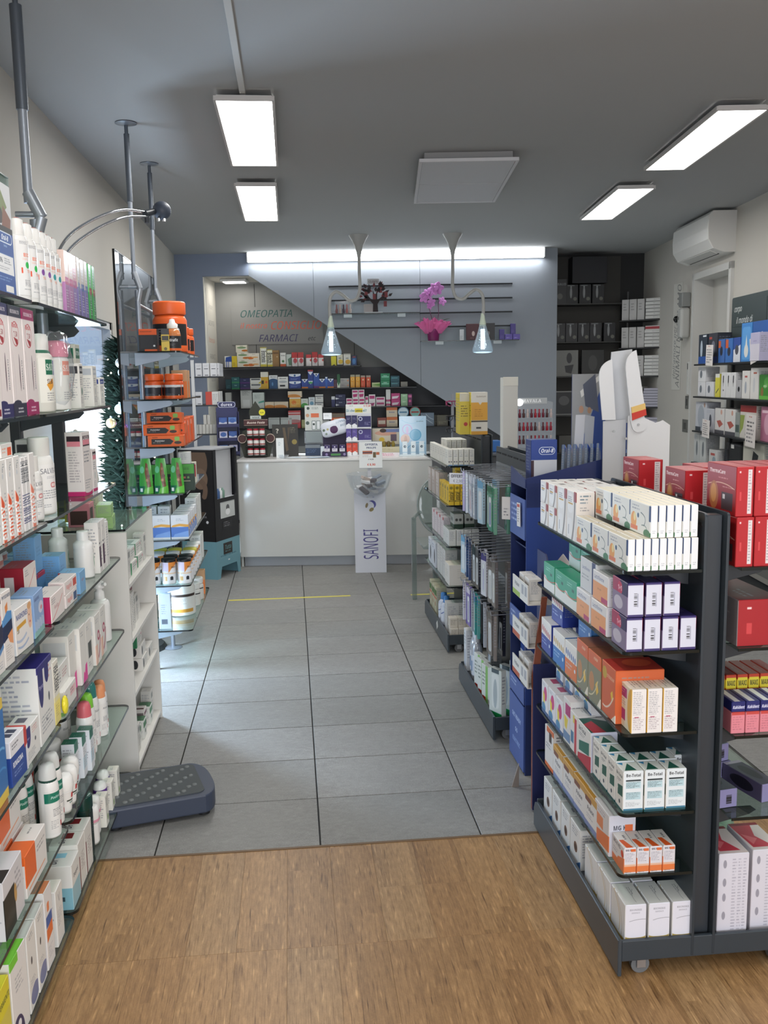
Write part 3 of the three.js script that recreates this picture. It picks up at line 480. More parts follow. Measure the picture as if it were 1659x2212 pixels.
// top shelf
D('brushpack', 'blue boxed toothbrush set with photo', 0.17, 0.285, 0.055, near, '1d4f9e', [['r', 0, 0, 1, 0.4, 'c9ccd0'], ['p', '6d7d46', 0.1, 0.1, 0.5, 0.05, 0.8, 0.2, 0.5, 0.3, 0.2, 0.26], ['c', 0.45, 0.3, 0.12, '2f2a2a'], ['p', '7a4a34', 0.6, 0.2, 0.95, 0.3, 0.9, 0.4, 0.5, 0.4], ['r', 0, 0.385, 1, 0.05, '17181c'], ['rr', 0.25, 0.44, 0.68, 0.09, '1d4f9e', 0.5, 'e8eef8'], ['t', 0.59, 0.486, 0.065, 'ffffff', 'Oral-B', 'bi'], ['t', 0.6, 0.56, 0.03, 'c9d8f0', 'Genius'], ['r', 0.05, 0.64, 0.9, 0.17, 'eef0f2'], ['t', 0.32, 0.7, 0.06, '30343c', '90%', 'b'], ['l', 0.5, 0.67, 0.42, 0.06, 3, '5c6470'], ['l', 0.1, 0.75, 0.8, 0.04, 2, '8a8f98'], ['l', 0.15, 0.84, 0.75, 0.05, 2, 'a8bde0'], ['r', 0.5, 0.91, 0.38, 0.06, 'f0f0ee']], { side: [['r', 0, 0, 1, 0.13, '8a1d24'], ['p', 'c3242b', 0, 0.12, 1, 0.2, 1, 0.4, 0, 0.42]], sbg: '20458f' });
put(FL, PL[0], 'brushpack', 2.53, LY[0], -0.02);
const dot = (c) => ({ y0: 0.02, y1: 0.172, r: 0.0316, bg: 'efefee', arc: 2.3, ppm: 1000, ops: [['l', 0.2, 0.03, 0.45, 0.06, 3, '5a5d66'], ['t', 0.5, 0.27, 0.09, 'f08a70', 'BIO', 'b'], ['l', 0.3, 0.33, 0.4, 0.04, 2, 'f0a08c'], ['e', 0.52, 0.45, 0.1, 0.06, c], ['r', 0.22, 0.5, 0.06, 0.1, 'e8553a'], ['t', 0.6, 0.56, 0.07, 'f3a78e', 'TRI', 'b'], ['l', 0.35, 0.72, 0.5, 0.12, 5, '6a6d76'], ['l', 0.3, 0.88, 0.45, 0.03, 1, '8a8d94']] });
for (const [k, c, lk] of [['shg', '34c25a', 'green'], ['shp', '8a55a8', 'purple'], ['sht', '3ba3a8', 'teal']]) S(k, { name: 'shampoo_bottle', cat: 'bottle', look: `white shampoo bottle with ${lk} dot`, sx: 0.78, shiny: true,
  body: [[0, 0], [0.029, 0], [0.0312, 0.006], [0.0315, 0.08], [0.031, 0.165], [0.027, 0.182], [0.021, 0.188], [0, 0.188]].map(([r, y]) => [r, y]), bodyMat: WHG,
  parts: [['cap', [[0.0205, 0.187], [0.021, 0.2], [0.0195, 0.228], [0.012, 0.233], [0, 0.233]], WHG], ['cap_top', [[0, 0.2345], [0.009, 0.2345], [0.0115, 0.233]], M('e8553a', 0.4)]], label: dot(c) });
[['shg', 2.775], ['shg', 2.865], ['shp', 2.95], ['shp', 3.022], ['sht', 3.085], ['sht', 3.15]].forEach(([k, u]) => standing(FL, PL[0], k, u, LY[0], -0.05, { turn: -0.35 }));
const gel = (key, look, c1, c2, tx) => D(key, look, 0.05, 0.205, 0.045, 700, c1, [['r', 0, 0.5, 1, 0.5, c2], ['l', 0.15, 0.1, 0.7, 0.3, 6, 'ffffff'], ['rr', 0.05, 0.42, 0.9, 0.12, tx, 0.1], ['l', 0.15, 0.46, 0.7, 0.04, 2, 'ffffff'], ['l', 0.15, 0.62, 0.7, 0.3, 7, 'f4f0fa']], { sbg: c1, side: [['r', 0, 0.5, 1, 0.5, c2], ['l', 0.15, 0.1, 0.7, 0.8, 14, 'ffffff']], gloss: true });
gel('gpk', 'cream and pink bath gel carton', 'f3d9cf', 'c48fc0', 'd9548c'); gel('gpk2', 'rose bath gel carton', 'e6a3ac', 'a58cc8', 'c65a8e'); gel('gpu', 'clear violet bath gel carton', 'd9d0c8', '8f87bf', '6f86c0'); gel('ggr', 'bright green bath gel carton', '7ed08a', '4fae62', 'b94e2c');
[['gpk', 3.215], ['gpk', 3.275], ['gpk2', 3.33], ['gpu', 3.39], ['gpu', 3.45], ['gpu', 3.51], ['ggr', 3.58], ['ggr', 3.64]].forEach(([k, u]) => put(FL, PL[0], k, u, LY[0], -0.02, { turn: jit(0.05) }));
// second shelf
for (const [k, lk, c] of [['bs1', 'white nail polish carton with navy bands', '2a2560'], ['bs2', 'white nail polish carton with slate bands', '2b2a40'], ['bs3', 'white nail polish carton with magenta bands', 'a52362']])
  D(k, lk, 0.118, 0.292, 0.05, near, 'efe6e4', [['r', 0, 0, 1, 0.1, c], ['t', 0.5, 0.05, 0.05, 'f2e8ee', 'BIOSMALTO', 'b'], ['t', 0.42, 0.17, 0.06, 'c4282e', 'PanOn', 'bi'], ['o', 0.45, 0.25, 0.27, 'c24850', 0.02], ['t', 0.47, 0.25, 0.06, '8c2026', '7,50', 'bs'], ['p', 'a8242c', 0.3, 0.28, 0.62, 0.3, 0.6, 0.34, 0.5, 0.35], ['e', 0.62, 0.6, 0.03, 0.17, '4a2b3c'], ['t', 0.82, 0.62, 0.05, '6a6a74', 'BIOSMALTO', 'v', 0.5], ['w', 'd8ccd0', 0.02, 0.1, 0.4, 0.3, 0.6, 0.2, 0.85], ['r', 0, 0.88, 1, 0.12, c], ['e', 0.3, 0.88, 0.3, 0.03, c], ['t', 0.5, 0.93, 0.022, 'ffffff', 'TRATTAMENTO', 'b'], ['t', 0.5, 0.96, 0.022, 'ffffff', 'UNGHIE FRAGILI', 'b']], { side: [['r', 0, 0, 1, 0.1, c], ['r', 0, 0.88, 1, 0.12, c], ['l', 0.15, 0.2, 0.7, 0.5, 9, '9a8a90']] });
put(FL, PL[1], 'bs1', 2.46, LY[1], -0.02, { exact: 1 }); put(FL, PL[1], 'bs2', 2.585, LY[1], -0.02, { exact: 1 }); put(FL, PL[1], 'bs3', 2.71, LY[1], -0.02, { exact: 1 });
D('polishset', 'open white gift box of polish bottles', 0.13, 0.17, 0.05, near, 'efe8e6', [['r', 0.1, 0.32, 0.75, 0.6, '2d2236'], ['r', 0.15, 0.36, 0.6, 0.3, '8b8290'], ['r', 0.2, 0.66, 0.5, 0.2, 'b5a59c'], ['r', 0.05, 0.86, 0.9, 0.1, '8a2034']]); put(FL, PL[1], 'polishset', 2.34, LY[1], -0.015);
const sauLabel = (c, extra = []) => ({ y0: 0.03, y1: 0.165, r: 0.0405, bg: 'efede4', arc: 2.2, ppm: 900, ops: [['r', 0.3, 0.05, 0.4, 0.33, c], ['t', 0.5, 0.21, 0.2, 'f4f4ee', 'SAU', 'bs', 0.36], ...extra, ['l', 0.3, 0.78, 0.45, 0.2, 4, '7a7c80']] });
const sauBody = [[0, 0], [0.038, 0], [0.0405, 0.006], [0.0405, 0.16], [0.036, 0.176], [0.022, 0.182], [0, 0.182]];
S('saug', { name: 'body_bottle', cat: 'bottle', look: 'white body wash bottle with green label', sx: 0.7, body: sauBody, bodyMat: OFFW, parts: [['cap', [[0.026, 0.18], [0.027, 0.2], [0.026, 0.235], [0, 0.238]], WHT], ['collar', [[0.031, 0.178], [0.031, 0.186], [0.026, 0.188]], M('2d6a52', 0.4)]], label: sauLabel('1d6b4f', [['p', 'e8a23c', 0.3, 0.6, 0.66, 0.45, 0.72, 0.62, 0.45, 0.74], ['t', 0.47, 0.53, 0.15, '3a2320', '13,50', 'b', 0.3]]) });
S('sauw', { name: 'body_bottle', cat: 'bottle', look: 'white bottle with coral label and pink cap', sx: 0.75, body: sauBody.map(([r, y]) => [r * 1.12, y * 0.98]), bodyMat: WHT, parts: [['cap', [[0.044, 0.172], [0.047, 0.18], [0.045, 0.215], [0.03, 0.224], [0, 0.226]], M('e0839a', 0.4)]], label: { ...sauLabel('ee8d74', [['c', 0.75, 0.62, 0.09, 'e05a52']]), r: 0.0454 } });
standing(FL, PL[1], 'saug', 2.935, LY[1], -0.05, { turn: -0.3 }); S('saub', { ...specs.get('saug'), proto: null, look: 'white body wash bottle with blue label', label: sauLabel('3a4f9a') }); standing(FL, PL[1], 'saub', 3.03, LY[1], -0.07, { turn: -0.3 });
standing(FL, PL[1], 'sauw', 3.15, LY[1], -0.055, { turn: -0.25 });
{ // crinkled clear bag around the pink-capped bottle
  const g = new THREE.SphereGeometry(1, 26, 18), p = g.attributes.position; for (let i = 0; i < p.count; i++) { const v = V3(p.getX(i), p.getY(i), p.getZ(i)), k = 1 + 0.16 * noise.noise(v.x * 4, v.y * 4, v.z * 4) + 0.07 * noise.noise(v.x * 11, v.y * 11, 7); p.setXYZ(i, Math.sign(v.x) * Math.pow(Math.abs(v.x), 0.6) * 0.062 * k, 0.125 + v.y * 0.12 * (v.y > 0 ? 1.05 * k : 1), Math.sign(v.z) * Math.pow(Math.abs(v.z), 0.6) * 0.046 * k); } g.computeVertexNormals();
  const b = mesh('plastic_bag', g, CLEAR); b.position.set(...at(FL, 3.15, LY[1] + 0.001, -0.055)); b.rotation.y = FL.turn; tag(b, 'crinkled clear plastic bag around the pink-capped bottle', 'bag'); }
const ph = (key, look, w, h, d, c, nm, o = {}) => D(key, look, w, h, d, o.ppm ?? 800, o.bg ?? 'e9e7e0', [['r', 0.1, 0.06, 0.8, 0.16, c], ['t', 0.5, 0.14, 0.09, 'f4f4f0', nm, 'b', 0.7], ['l', 0.15, 0.3, 0.7, 0.2, 4, '6f727a'], ['e', 0.5, 0.62, 0.14, 0.09, o.c2 ?? 'c8ccc8'], ['l', 0.15, 0.75, 0.7, 0.16, 4, '8b8e94'], ...(o.ops ?? [])], { side: [['r', 0.1, 0.06, 0.8, 0.16, c], ['l', 0.15, 0.3, 0.7, 0.55, 10, '9a9ca2']], ...o });
ph('pc1', 'cream carton with black label', 0.06, 0.155, 0.05, '2c2b2f', 'SAUGELLA', { c2: '2d6a58' }); ph('pc2', 'tall beige carton with green label', 0.075, 0.225, 0.06, '1d6b4f', 'ATTIVA', { bg: 'dbd9ce' }); ph('pc3', 'cream carton with pale label', 0.065, 0.15, 0.05, 'b9bfc6', 'DERMO'); ph('pc4', 'small white carton with blue square', 0.055, 0.108, 0.045, '2b3f8a', 'pH 4.5', {});
put(FL, PL[1], 'pc1', 3.335, LY[1], -0.02); put(FL, PL[1], 'pc2', 3.46, LY[1], -0.055); put(FL, PL[1], 'pc3', 3.56, LY[1], -0.02); put(FL, PL[1], 'pc4', 3.665, LY[1], -0.015, { turn: -0.1 });
// third shelf
KIND = 'toothpaste_carton';
const elm = (key, look, c) => D(key, look, 0.052, 0.208, 0.042, near, 'ebe9e6', [['p', c, 0.02, 0.42, 0.5, 0.52, 0.5, 1, 0.02, 1], ['t', 0.26, 0.76, 0.36, 'ffffff', 'elmex', 'bv', 0.42], ['l', 0.58, 0.4, 0.36, 0.45, 10, '9aa0a8'], ['c', 0.5, 0.2, 0.13, 'd5dadf'], ['t', 0.52, 0.12, 0.09, '6a707c', '6', 'i'], ['l', 0.6, 0.05, 0.3, 0.06, 2, '59707a']], { side: [['p', c, 0, 0.45, 0.4, 0.5, 0.4, 1, 0, 1], ['l', 0.5, 0.2, 0.4, 0.7, 12, 'a8a6a4']], ink: 'b0aaa6' });
elm('el1', 'white toothpaste carton with orange side stripe', 'ea5a2a'); elm('el2', 'white toothpaste carton with teal side stripe', '1e8f80');
put(FL, PL[2], 'el2', 2.3, LY[2], -0.015); [2.365, 2.425, 2.487].forEach((u) => put(FL, PL[2], 'el1', u, LY[2], -0.015));
D('el4', 'slim white toothpaste carton with dark lettering', 0.03, 0.2, 0.042, near, 'e9e7e6', [['t', 0.5, 0.2, 0.6, '3a3f48', 'ADVANCED', 'bv', 0.3], ['t', 0.5, 0.7, 0.5, '3a3f70', 'IN UN USO', 'bv', 0.4]], {}); put(FL, PL[2], 'el4', 2.545, LY[2], -0.015); put(FL, PL[2], 'el4', 2.578, LY[2], -0.015);
D('el5', 'pale orange toothpaste carton with white lettering', 0.05, 0.205, 0.04, near, 'ece9e6', [['p', 'f08a70', 0.02, 0.4, 0.6, 0.5, 0.6, 1, 0.02, 1], ['t', 0.3, 0.74, 0.36, 'ffffff', 'elmex', 'bv', 0.44], ['l', 0.65, 0.3, 0.3, 0.5, 8, 'a8a6a4']]); put(FL, PL[2], 'el5', 2.63, LY[2], -0.015);
D('elt', 'little white box with orange square lying on top of toothpaste', 0.1, 0.036, 0.045, near, 'efece8', [['r', 0.55, 0.3, 0.35, 0.6, 'ee5a24'], ['l', 0.1, 0.3, 0.4, 0.5, 2, 'f0a080']]); put(FL, { at: 'third left glass shelf' }, 'elt', 2.43, LY[2] + 0.2085, -0.02);
KIND = 'cosmetic_carton';
const salv = (k, look, s, c) => S(k, { name: 'tonic_bottle', cat: 'bottle', look, sx: 0.8, body: [[0, 0], [0.044, 0], [0.0475, 0.008], [0.0475, 0.15], [0.04, 0.17], [0.033, 0.176], [0, 0.176]].map(([r, y]) => [r * s, y * s]), bodyMat: WHT, parts: [['cap', [[0.034, 0.174], [0.036, 0.178], [0.036, 0.226], [0.033, 0.23], [0, 0.23]].map(([r, y]) => [r * s, y * s]), M('e3e1dc', 0.5)]],
  label: { y0: 0.012 * s, y1: 0.15 * s, r: 0.0475 * s, bg: 'edecea', arc: 2.4, ppm: 900, ops: [['t', 0.5, 0.14, 0.15, '5a5d66', 'SALVIADE', '', 0.8], ['l', 0.3, 0.26, 0.5, 0.06, 2, '9a9ca4'], ['rr', 0.42, 0.4, 0.2, 0.09, 'f2dcd8', 0.4, 'c85a5a'], ['l', 0.12, 0.55, 0.7, 0.2, 4, '7d8088'], ['p', c, 0.72, 0.98, 0.98, 0.72, 0.98, 0.98], ['l', 0.12, 0.85, 0.4, 0.08, 2, '8d9098']] } });
salv('sv1', 'white tonic bottle with green corner mark', 0.82, '1f6b44'); salv('sv2', 'large white tonic bottle with big cap', 1.02, '4a6db5');
standing(FL, PL[2], 'sv1', 2.745, LY[2], -0.055, { turn: -0.3 }); standing(FL, PL[2], 'sv2', 2.88, LY[2], -0.06, { turn: -0.3 });
ph('tt1', 'tall white mouthwash carton with pink and black label', 0.085, 0.225, 0.06, '2e2228', 'TANTUM', { bg: 'e3dcd8', c2: 'e3dcd8', ops: [['r', 0.1, 0.12, 0.8, 0.08, 'e08a96'], ['t', 0.5, 0.09, 0.05, 'f0e0e0', 'TANTUM', 'bs', 0.6], ['r', 0, 0.93, 1, 0.07, 'c02a6c'], ['e', 0.5, 0.93, 0.42, 0.03, 'e3dcd8']], side: [['r', 0.1, 0.06, 0.8, 0.1, '2e2228'], ['r', 0.1, 0.14, 0.8, 0.08, 'e08a96'], ['l', 0.15, 0.3, 0.7, 0.5, 12, '9c9498'], ['r', 0, 0.93, 1, 0.07, 'c02a6c']] });
ph('tt2', 'shorter white mouthwash carton with pink label', 0.05, 0.155, 0.045, '2e2228', 'TANTUM', { bg: 'e8e2de', ops: [['r', 0.1, 0.14, 0.8, 0.1, 'e08a96'], ['r', 0, 0.93, 1, 0.07, 'c02a6c']] });
ph('tt3', 'grey-white carton with black label', 0.1, 0.22, 0.05, '2b2a2e', 'SALVE', { bg: 'e2dedb' });
put(FL, PL[2], 'tt3', 3.04, LY[2], -0.11); put(FL, PL[2], 'tt1', 3.35, LY[2], -0.02, { turn: -0.12 }); put(FL, PL[2], 'tt2', 3.47, LY[2], -0.02, { turn: -0.1 });
// fourth shelf
D('nar1', 'white baby nose spray carton with yellow stripe', 0.13, 0.122, 0.06, near, 'ece8e4', [['t', 0.42, 0.2, 0.16, '3b4a86', 'NARHINEL', 'b', 0.7], ['p', 'd9a33c', 0.08, 0.38, 0.62, 0.34, 0.62, 0.43, 0.08, 0.47], ['t', 0.15, 0.5, 0.12, '7a6a4a', '20', 'b'], ['w', 'b9c6dc', 0.06, 0.05, 0.7, 0.3, 0.8, 0.6, 0.66, 0.6], ['w', 'a9b9d4', 0.05, 0.1, 0.85, 0.4, 0.95, 0.7, 0.8], ['e', 0.86, 0.35, 0.13, 0.26, 'eac3a8'], ['c', 0.82, 0.3, 0.02, '4a3028'], ['e', 0.86, 0.46, 0.04, 0.025, 'c46a6a'], ['e', 0.86, 0.1, 0.12, 0.08, 'd8a878']], { side: [['l', 0.1, 0.15, 0.8, 0.7, 8, 'a8aebc']], sbg: 'dfe2e8', tbg: 'e6e6e8' });
D('nar2', 'light blue nasal drops carton with white vials', 0.12, 0.122, 0.06, near, '8fb0dc', [['t', 0.35, 0.14, 0.1, '2c3f80', 'NARHINEL', 'b', 0.5], ['e', 0.7, 0.4, 0.24, 0.14, 'd6ddf0'], ['e', 0.75, 0.42, 0.1, 0.05, 'd8909c'], ...Array.from({ length: 8 }, (_, i) => ['r', 0.06 + i * 0.115, 0.62 + (i % 2) * 0.03, 0.04, 0.22, 'eef4fa']), ['r', 0, 0.86, 1, 0.14, '8cc0bc']], { sbg: '8fb0dc' });
D('phy1', 'white and navy nasal spray carton', 0.055, 0.205, 0.05, near, 'ebe7e4', [['r', 0, 0.0, 1, 0.18, '4a4450'], ['o', 0.5, 0.36, 0.3, 'c8504a', 0.08], ['p', '2a2d4a', 0, 0.5, 1, 0.42, 1, 0.7, 0, 0.78], ['p', '5a8cc4', 0, 0.75, 1, 0.67, 1, 0.72, 0, 0.82], ['l', 0.15, 0.86, 0.7, 0.1, 3, '9aa0ac']]);
D('phy2', 'white nasal spray carton with blue wave and orange cap', 0.065, 0.19, 0.05, near, 'ebe6e2', [['t', 0.5, 0.07, 0.06, '3a4660', 'PHYSIOMER', 'b'], ['p', 'e08a4a', 0.3, 0.2, 0.6, 0.15, 0.6, 0.25, 0.35, 0.3], ['p', '5a94cc', 0, 0.36, 0.5, 0.27, 1, 0.3, 1, 0.44, 0, 0.5], ['p', '1f2b4e', 0, 0.45, 1, 0.4, 1, 0.58, 0, 0.66], ['p', 'eaa06c', 0.4, 0.6, 1, 0.54, 1, 0.75, 0.6, 0.7], ['l', 0.15, 0.72, 0.7, 0.22, 7, 'b0a8a4']], { side: [['r', 0.45, 0.3, 0.1, 0.7, 'e6a06a'], ['l', 0.1, 0.2, 0.8, 0.7, 10, 'b0a8a4']] });
put(FL, PL[3], 'phy1', 2.19, LY[3], -0.015); put(FL, PL[3], 'phy1', 2.25, LY[3], -0.015); put(FL, PL[3], 'phy2', 2.32, LY[3], -0.015, { turn: -0.06 });
put(FL, PL[3], 'nar1', 2.43, LY[3] + 0.125, -0.09, { look: 'second baby nose spray carton standing at the back' }); put(FL, PL[3], 'nar1', 2.43, LY[3], -0.09, { look: 'baby nose spray carton under another at the back' });
put(FL, PL[3], 'nar1', 2.455, LY[3], -0.015, { turn: -0.05 }); put(FL, PL[3], 'nar2', 2.61, LY[3], -0.018, { turn: 0.05 });
D('mag', 'white test carton with magenta end', 0.16, 0.08, 0.055, near, 'f0e6e2', [['l', 0.08, 0.12, 0.35, 0.25, 3, '8a8a90'], ['w', 'e0908c', 0.05, 0.1, 0.9, 0.5, 0.7, 0.9, 0.25], ['t', 0.4, 0.5, 0.2, 'b06a70', 'Fertility', 'i', 0.5]], { sbg: 'b81d58', side: [['r', 0.18, 0.28, 0.4, 0.72, 'e6dada'], ['l', 0.15, 0.08, 0.6, 0.12, 1, 'f0a0c0']], side2: [['r', 0.18, 0.28, 0.4, 0.72, 'e6dada']], tbg: 'e9e3df' });
D('mag2', 'deep red test carton on a white one', 0.13, 0.085, 0.07, near, 'efe3de', [['w', 'e0908c', 0.05, 0.1, 0.9, 0.5, 0.7, 0.9, 0.25], ['l', 0.08, 0.12, 0.35, 0.25, 3, '8a8a90']], { sbg: 'a5182f', side2: [['r', 0.18, 0.3, 0.4, 0.7, 'e6dada']], side: [], tbg: 'b02038' });
put(FL, PL[3], 'mag', 2.79, LY[3], -0.012); put(FL, PL[3], 'mag', 2.79, LY[3], -0.08, { look: 'white test carton with magenta end at the back' }); put(FL, PL[3], 'mag2', 2.79, LY[3] + 0.0805, -0.085);
D('vag', 'flat white cream carton with red lettering', 0.15, 0.042, 0.05, near, 'eee6e2', [['t', 0.35, 0.5, 0.5, 'e0807a', 'Vagisil', 'b', 0.5], ['r', 0.68, 0.2, 0.28, 0.6, 'd05a50']], {}); D('vag2', 'flat white cream carton with navy patch', 0.15, 0.042, 0.05, near, 'eee6e2', [['t', 0.35, 0.5, 0.5, 'e0807a', 'Vagisil', 'b', 0.5], ['r', 0.68, 0.25, 0.28, 0.65, '3f5a84']], {});
put(FL, PL[3], 'vag2', 2.965, LY[3], -0.012); put(FL, PL[3], 'vag', 2.965, LY[3] + 0.0425, -0.012);
D('blu', 'light blue wipes carton', 0.085, 0.075, 0.07, 700, '7fb2dc', [['t', 0.5, 0.4, 0.16, 'c06a80', 'Vagisil', 'i', 0.6]], { side: [['c', 0.5, 0.5, 0.25, 'f0e0e4']], side2: [['r', 0, 0, 0.4, 1, 'b8484e'], ['c', 0.3, 0.6, 0.2, 'f0e0e4']], tbg: '88bce0' }); D('blub', 'tall light blue wipes carton', 0.085, 0.12, 0.07, 700, '7aaede', [['l', 0.2, 0.3, 0.6, 0.3, 3, '5a8fc4']], { tbg: '8fc2e4' }); D('blur', 'blue wipes carton with red top edge', 0.08, 0.085, 0.07, 700, '5f94c8', [['r', 0, 0, 1, 0.16, 'c03a50']], { tbg: 'c03a50' });
put(FL, PL[3], 'blu', 3.13, LY[3], -0.012); put(FL, PL[3], 'blur', 2.99, LY[3], -0.13); put(FL, PL[3], 'blur', 3.08, LY[3], -0.13);
[[3.05, -0.21], [3.14, -0.21], [3.24, -0.21]].forEach(([u, n]) => put(FL, PL[3], 'blub', u, LY[3], n)); put(FL, PL[3], 'blub', 3.2, LY[3] - 0.0, -0.09, { look: 'tall light blue wipes carton by shelf front' }); put(FL, PL[3], 'blub', 3.08, LY[3] + 0.0855, -0.135, { look: 'raised light blue wipes carton', lie: 0 });
S('pinkb', { name: 'lotion_bottle', cat: 'bottle', look: 'white lotion bottle with salmon label', sx: 0.8, body: [[0, 0], [0.048, 0], [0.05, 0.006], [0.05, 0.14], [0.046, 0.175], [0.03, 0.19], [0, 0.192]], bodyMat: WHT, parts: [['cap', [[0.022, 0.19], [0.023, 0.22], [0.02, 0.226], [0, 0.227]], WHT]], label: { y0: 0.02, y1: 0.14, r: 0.05, bg: 'dd9186', arc: 2.2, ppm: 700, ops: [['t', 0.4, 0.16, 0.14, 'f6e6e2', 'Vagisil', '', 0.6], ['l', 0.15, 0.35, 0.6, 0.4, 6, 'f0ccc4'], ['r', 0.75, 0, 0.25, 0.3, '9c2440']] } });
standing(FL, PL[3], 'pinkb', 3.01, LY[3], -0.27); standing(FL, PL[3], 'pinkb', 3.12, LY[3], -0.29);
D('lav', 'small lavender carton at the back', 0.07, 0.125, 0.05, 700, 'c3cbe8', [['p', '6a6ab8', 0.3, 0.2, 0.7, 0.2, 0.5, 0.36], ['t', 0.5, 0.55, 0.08, '5a5a9a', 'Vagisil', '', 0.8], ['t', 0.5, 0.75, 0.08, '3a3a5a', 'Dermo', 'b', 0.7]]); put(FL, PL[3], 'lav', 3.22, LY[3], -0.29, { turn: -0.3 }); D('grn', 'dark green and blue carton at the back', 0.08, 0.15, 0.05, 700, 'd5d8d6', [['r', 0, 0, 1, 0.14, '2a62a8'], ['t', 0.5, 0.28, 0.08, '4a5560', 'Infasil', 'b'], ['p', '3d7a52', 0, 0.3, 0.3, 0.5, 0.2, 1, 0, 1], ['c', 0.55, 0.72, 0.1, '2a6aa8']]); put(FL, PL[3], 'grn', 3.32, LY[3], -0.22);
S('wbot', { name: 'ribbed_bottle', cat: 'bottle', look: 'white ribbed talc bottle with green tab', body: [[0, 0], [0.032, 0], [0.035, 0.006], [0.035, 0.1], [0.033, 0.104], [0.035, 0.108], [0.034, 0.125], [0.022, 0.135], [0.02, 0.137]], bodyMat: WHG, parts: [['cap', [[0.0205, 0.135], [0.021, 0.165], [0.019, 0.17], [0, 0.17]], WHG]], label: { y0: 0.03, y1: 0.09, r: 0.035, bg: 'e8e8e4', arc: 1.4, ppm: 700, ops: [['e', 0.7, 0.5, 0.25, 0.42, '2a9a6a'], ['c', 0.7, 0.5, 0.14, 'e8f4ee']] } });
standing(FL, PL[3], 'wbot', 3.38, LY[3], -0.06); standing(FL, PL[3], 'wbot', 3.47, LY[3] + 0.0, -0.17, { look: 'white ribbed talc bottle farther back' });
D('pur', 'white carton with dark purple panel', 0.06, 0.19, 0.05, 800, 'e8e5e0', [['c', 0.3, 0.12, 0.07, 'b0b0b4'], ['w', '8a8a90', 0.02, 0.2, 0.3, 0.5, 0.2, 0.8, 0.14], ['r', 0.05, 0.48, 0.5, 0.4, '40183c'], ['r', 0.1, 0.4, 0.3, 0.03, '3a3a3a'], ['l', 0.6, 0.4, 0.3, 0.4, 6, '8a8a90']]); put(FL, PL[3], 'pur', 3.46, LY[3], -0.015); put(FL, PL[3], 'pur', 3.525, LY[3], -0.015); D('pur2', 'plain white carton with grey print', 0.05, 0.17, 0.045, 800, 'e6e4df', [['l', 0.2, 0.1, 0.6, 0.7, 12, '9a9c9e']]); put(FL, PL[3], 'pur2', 3.59, LY[3], -0.015); put(FL, PL[3], 'pur2', 3.65, LY[3], -0.03);
// fifth shelf
const physi = (key, look, w, h, d, o = {}) => D(key, look, w, h, d, near, 'e9e9e6', [['e', 0.2, 0.2, 0.17, 0.34, '2a2470'], ['r', 0.03, 0, 0.34, 0.2, '2a2470'], ['t', 0.2, 0.28, 0.07, 'dcd8f0', 'Physio', 'i', 0.3], ['l', 0.5, 0.1, 0.45, 0.2, 3, 'd88a84'], ['e', 0.7, 0.5, 0.05, 0.06, '565862'], ['l', 0.12, 0.66, 0.75, 0.24, 5, '8a9098'], ...(o.ops ?? [])], { tbg: o.tbg ?? 'e4e4e2', top: o.top ?? [['r', 0.55, 0.2, 0.3, 0.45, '5a5a6a']], side: [['l', 0.1, 0.08, 0.8, 0.8, 13, '8d93a8']], ...o });
physi('ph1', 'white saline carton with purple drop', 0.125, 0.1, 0.06); physi('ph2', 'big white carton with purple top', 0.155, 0.225, 0.17, { tbg: '2a1f78', top: [['l', 0.15, 0.3, 0.7, 0.2, 1, 'c8c0f0'], ['l', 0.3, 0.6, 0.4, 0.2, 1, 'c8c0f0']], ops: [['r', 0, 0, 1, 0.08, '2a1f78'], ['e', 0.62, 0.16, 0.14, 0.14, '2a2470'], ['r', 0.48, 0, 0.28, 0.12, '2a2470'], ['c', 0.45, 0.75, 0.03, '4a4a55']] });
D('rin1', 'white and blue decongestant carton with red corner', 0.125, 0.118, 0.05, near, 'e9e9ee', [['r', 0, 0.34, 0.9, 0.66, '2b4a98'], ['p', 'c8443c', 0.82, 0, 1, 0, 1, 0.4, 0.82, 0.46], ['t', 0.4, 0.56, 0.16, 'ffffff', 'RINAZINA', 'b', 0.6], ['l', 0.15, 0.72, 0.6, 0.14, 2, 'b8c8ea'], ['l', 0.1, 0.1, 0.4, 0.14, 2, '3a3a44']], { top: [['r', 0.3, 0.25, 0.2, 0.5, '3a3f58'], ['r', 0.56, 0.25, 0.2, 0.5, '3a3f58'], ['r', 0.9, 0, 0.1, 1, 'c8443c']], side: [['r', 0, 0.34, 1, 0.66, '2b4a98']], side2: [['r', 0, 0.34, 1, 0.66, '2b4a98'], ['l', 0.2, 0.1, 0.6, 0.15, 2, '4a4a50']] });
D('bluy', 'blue spray carton with yellow foot', 0.11, 0.25, 0.06, near, '2f6fb4', [['r', 0, 0.9, 1, 0.1, 'e8c84a'], ['w', '6fb0e4', 0.06, 0.1, 0.6, 0.5, 0.4, 0.9, 0.5], ['w', '4a90d0', 0.05, 0.1, 0.75, 0.5, 0.6, 0.9, 0.7], ['r', 0, 0, 1, 0.1, 'e8c84a'], ['l', 0.15, 0.2, 0.7, 0.1, 2, 'e4f0fa']]);
D('redw', 'white carton with red flash', 0.1, 0.12, 0.06, near, 'e8e4ea', [['p', 'c8302c', 0, 0, 0.5, 0, 0, 0.6], ['t', 0.5, 0.7, 0.14, '2b3a88', 'ZYMAR', 'b', 0.7]]);
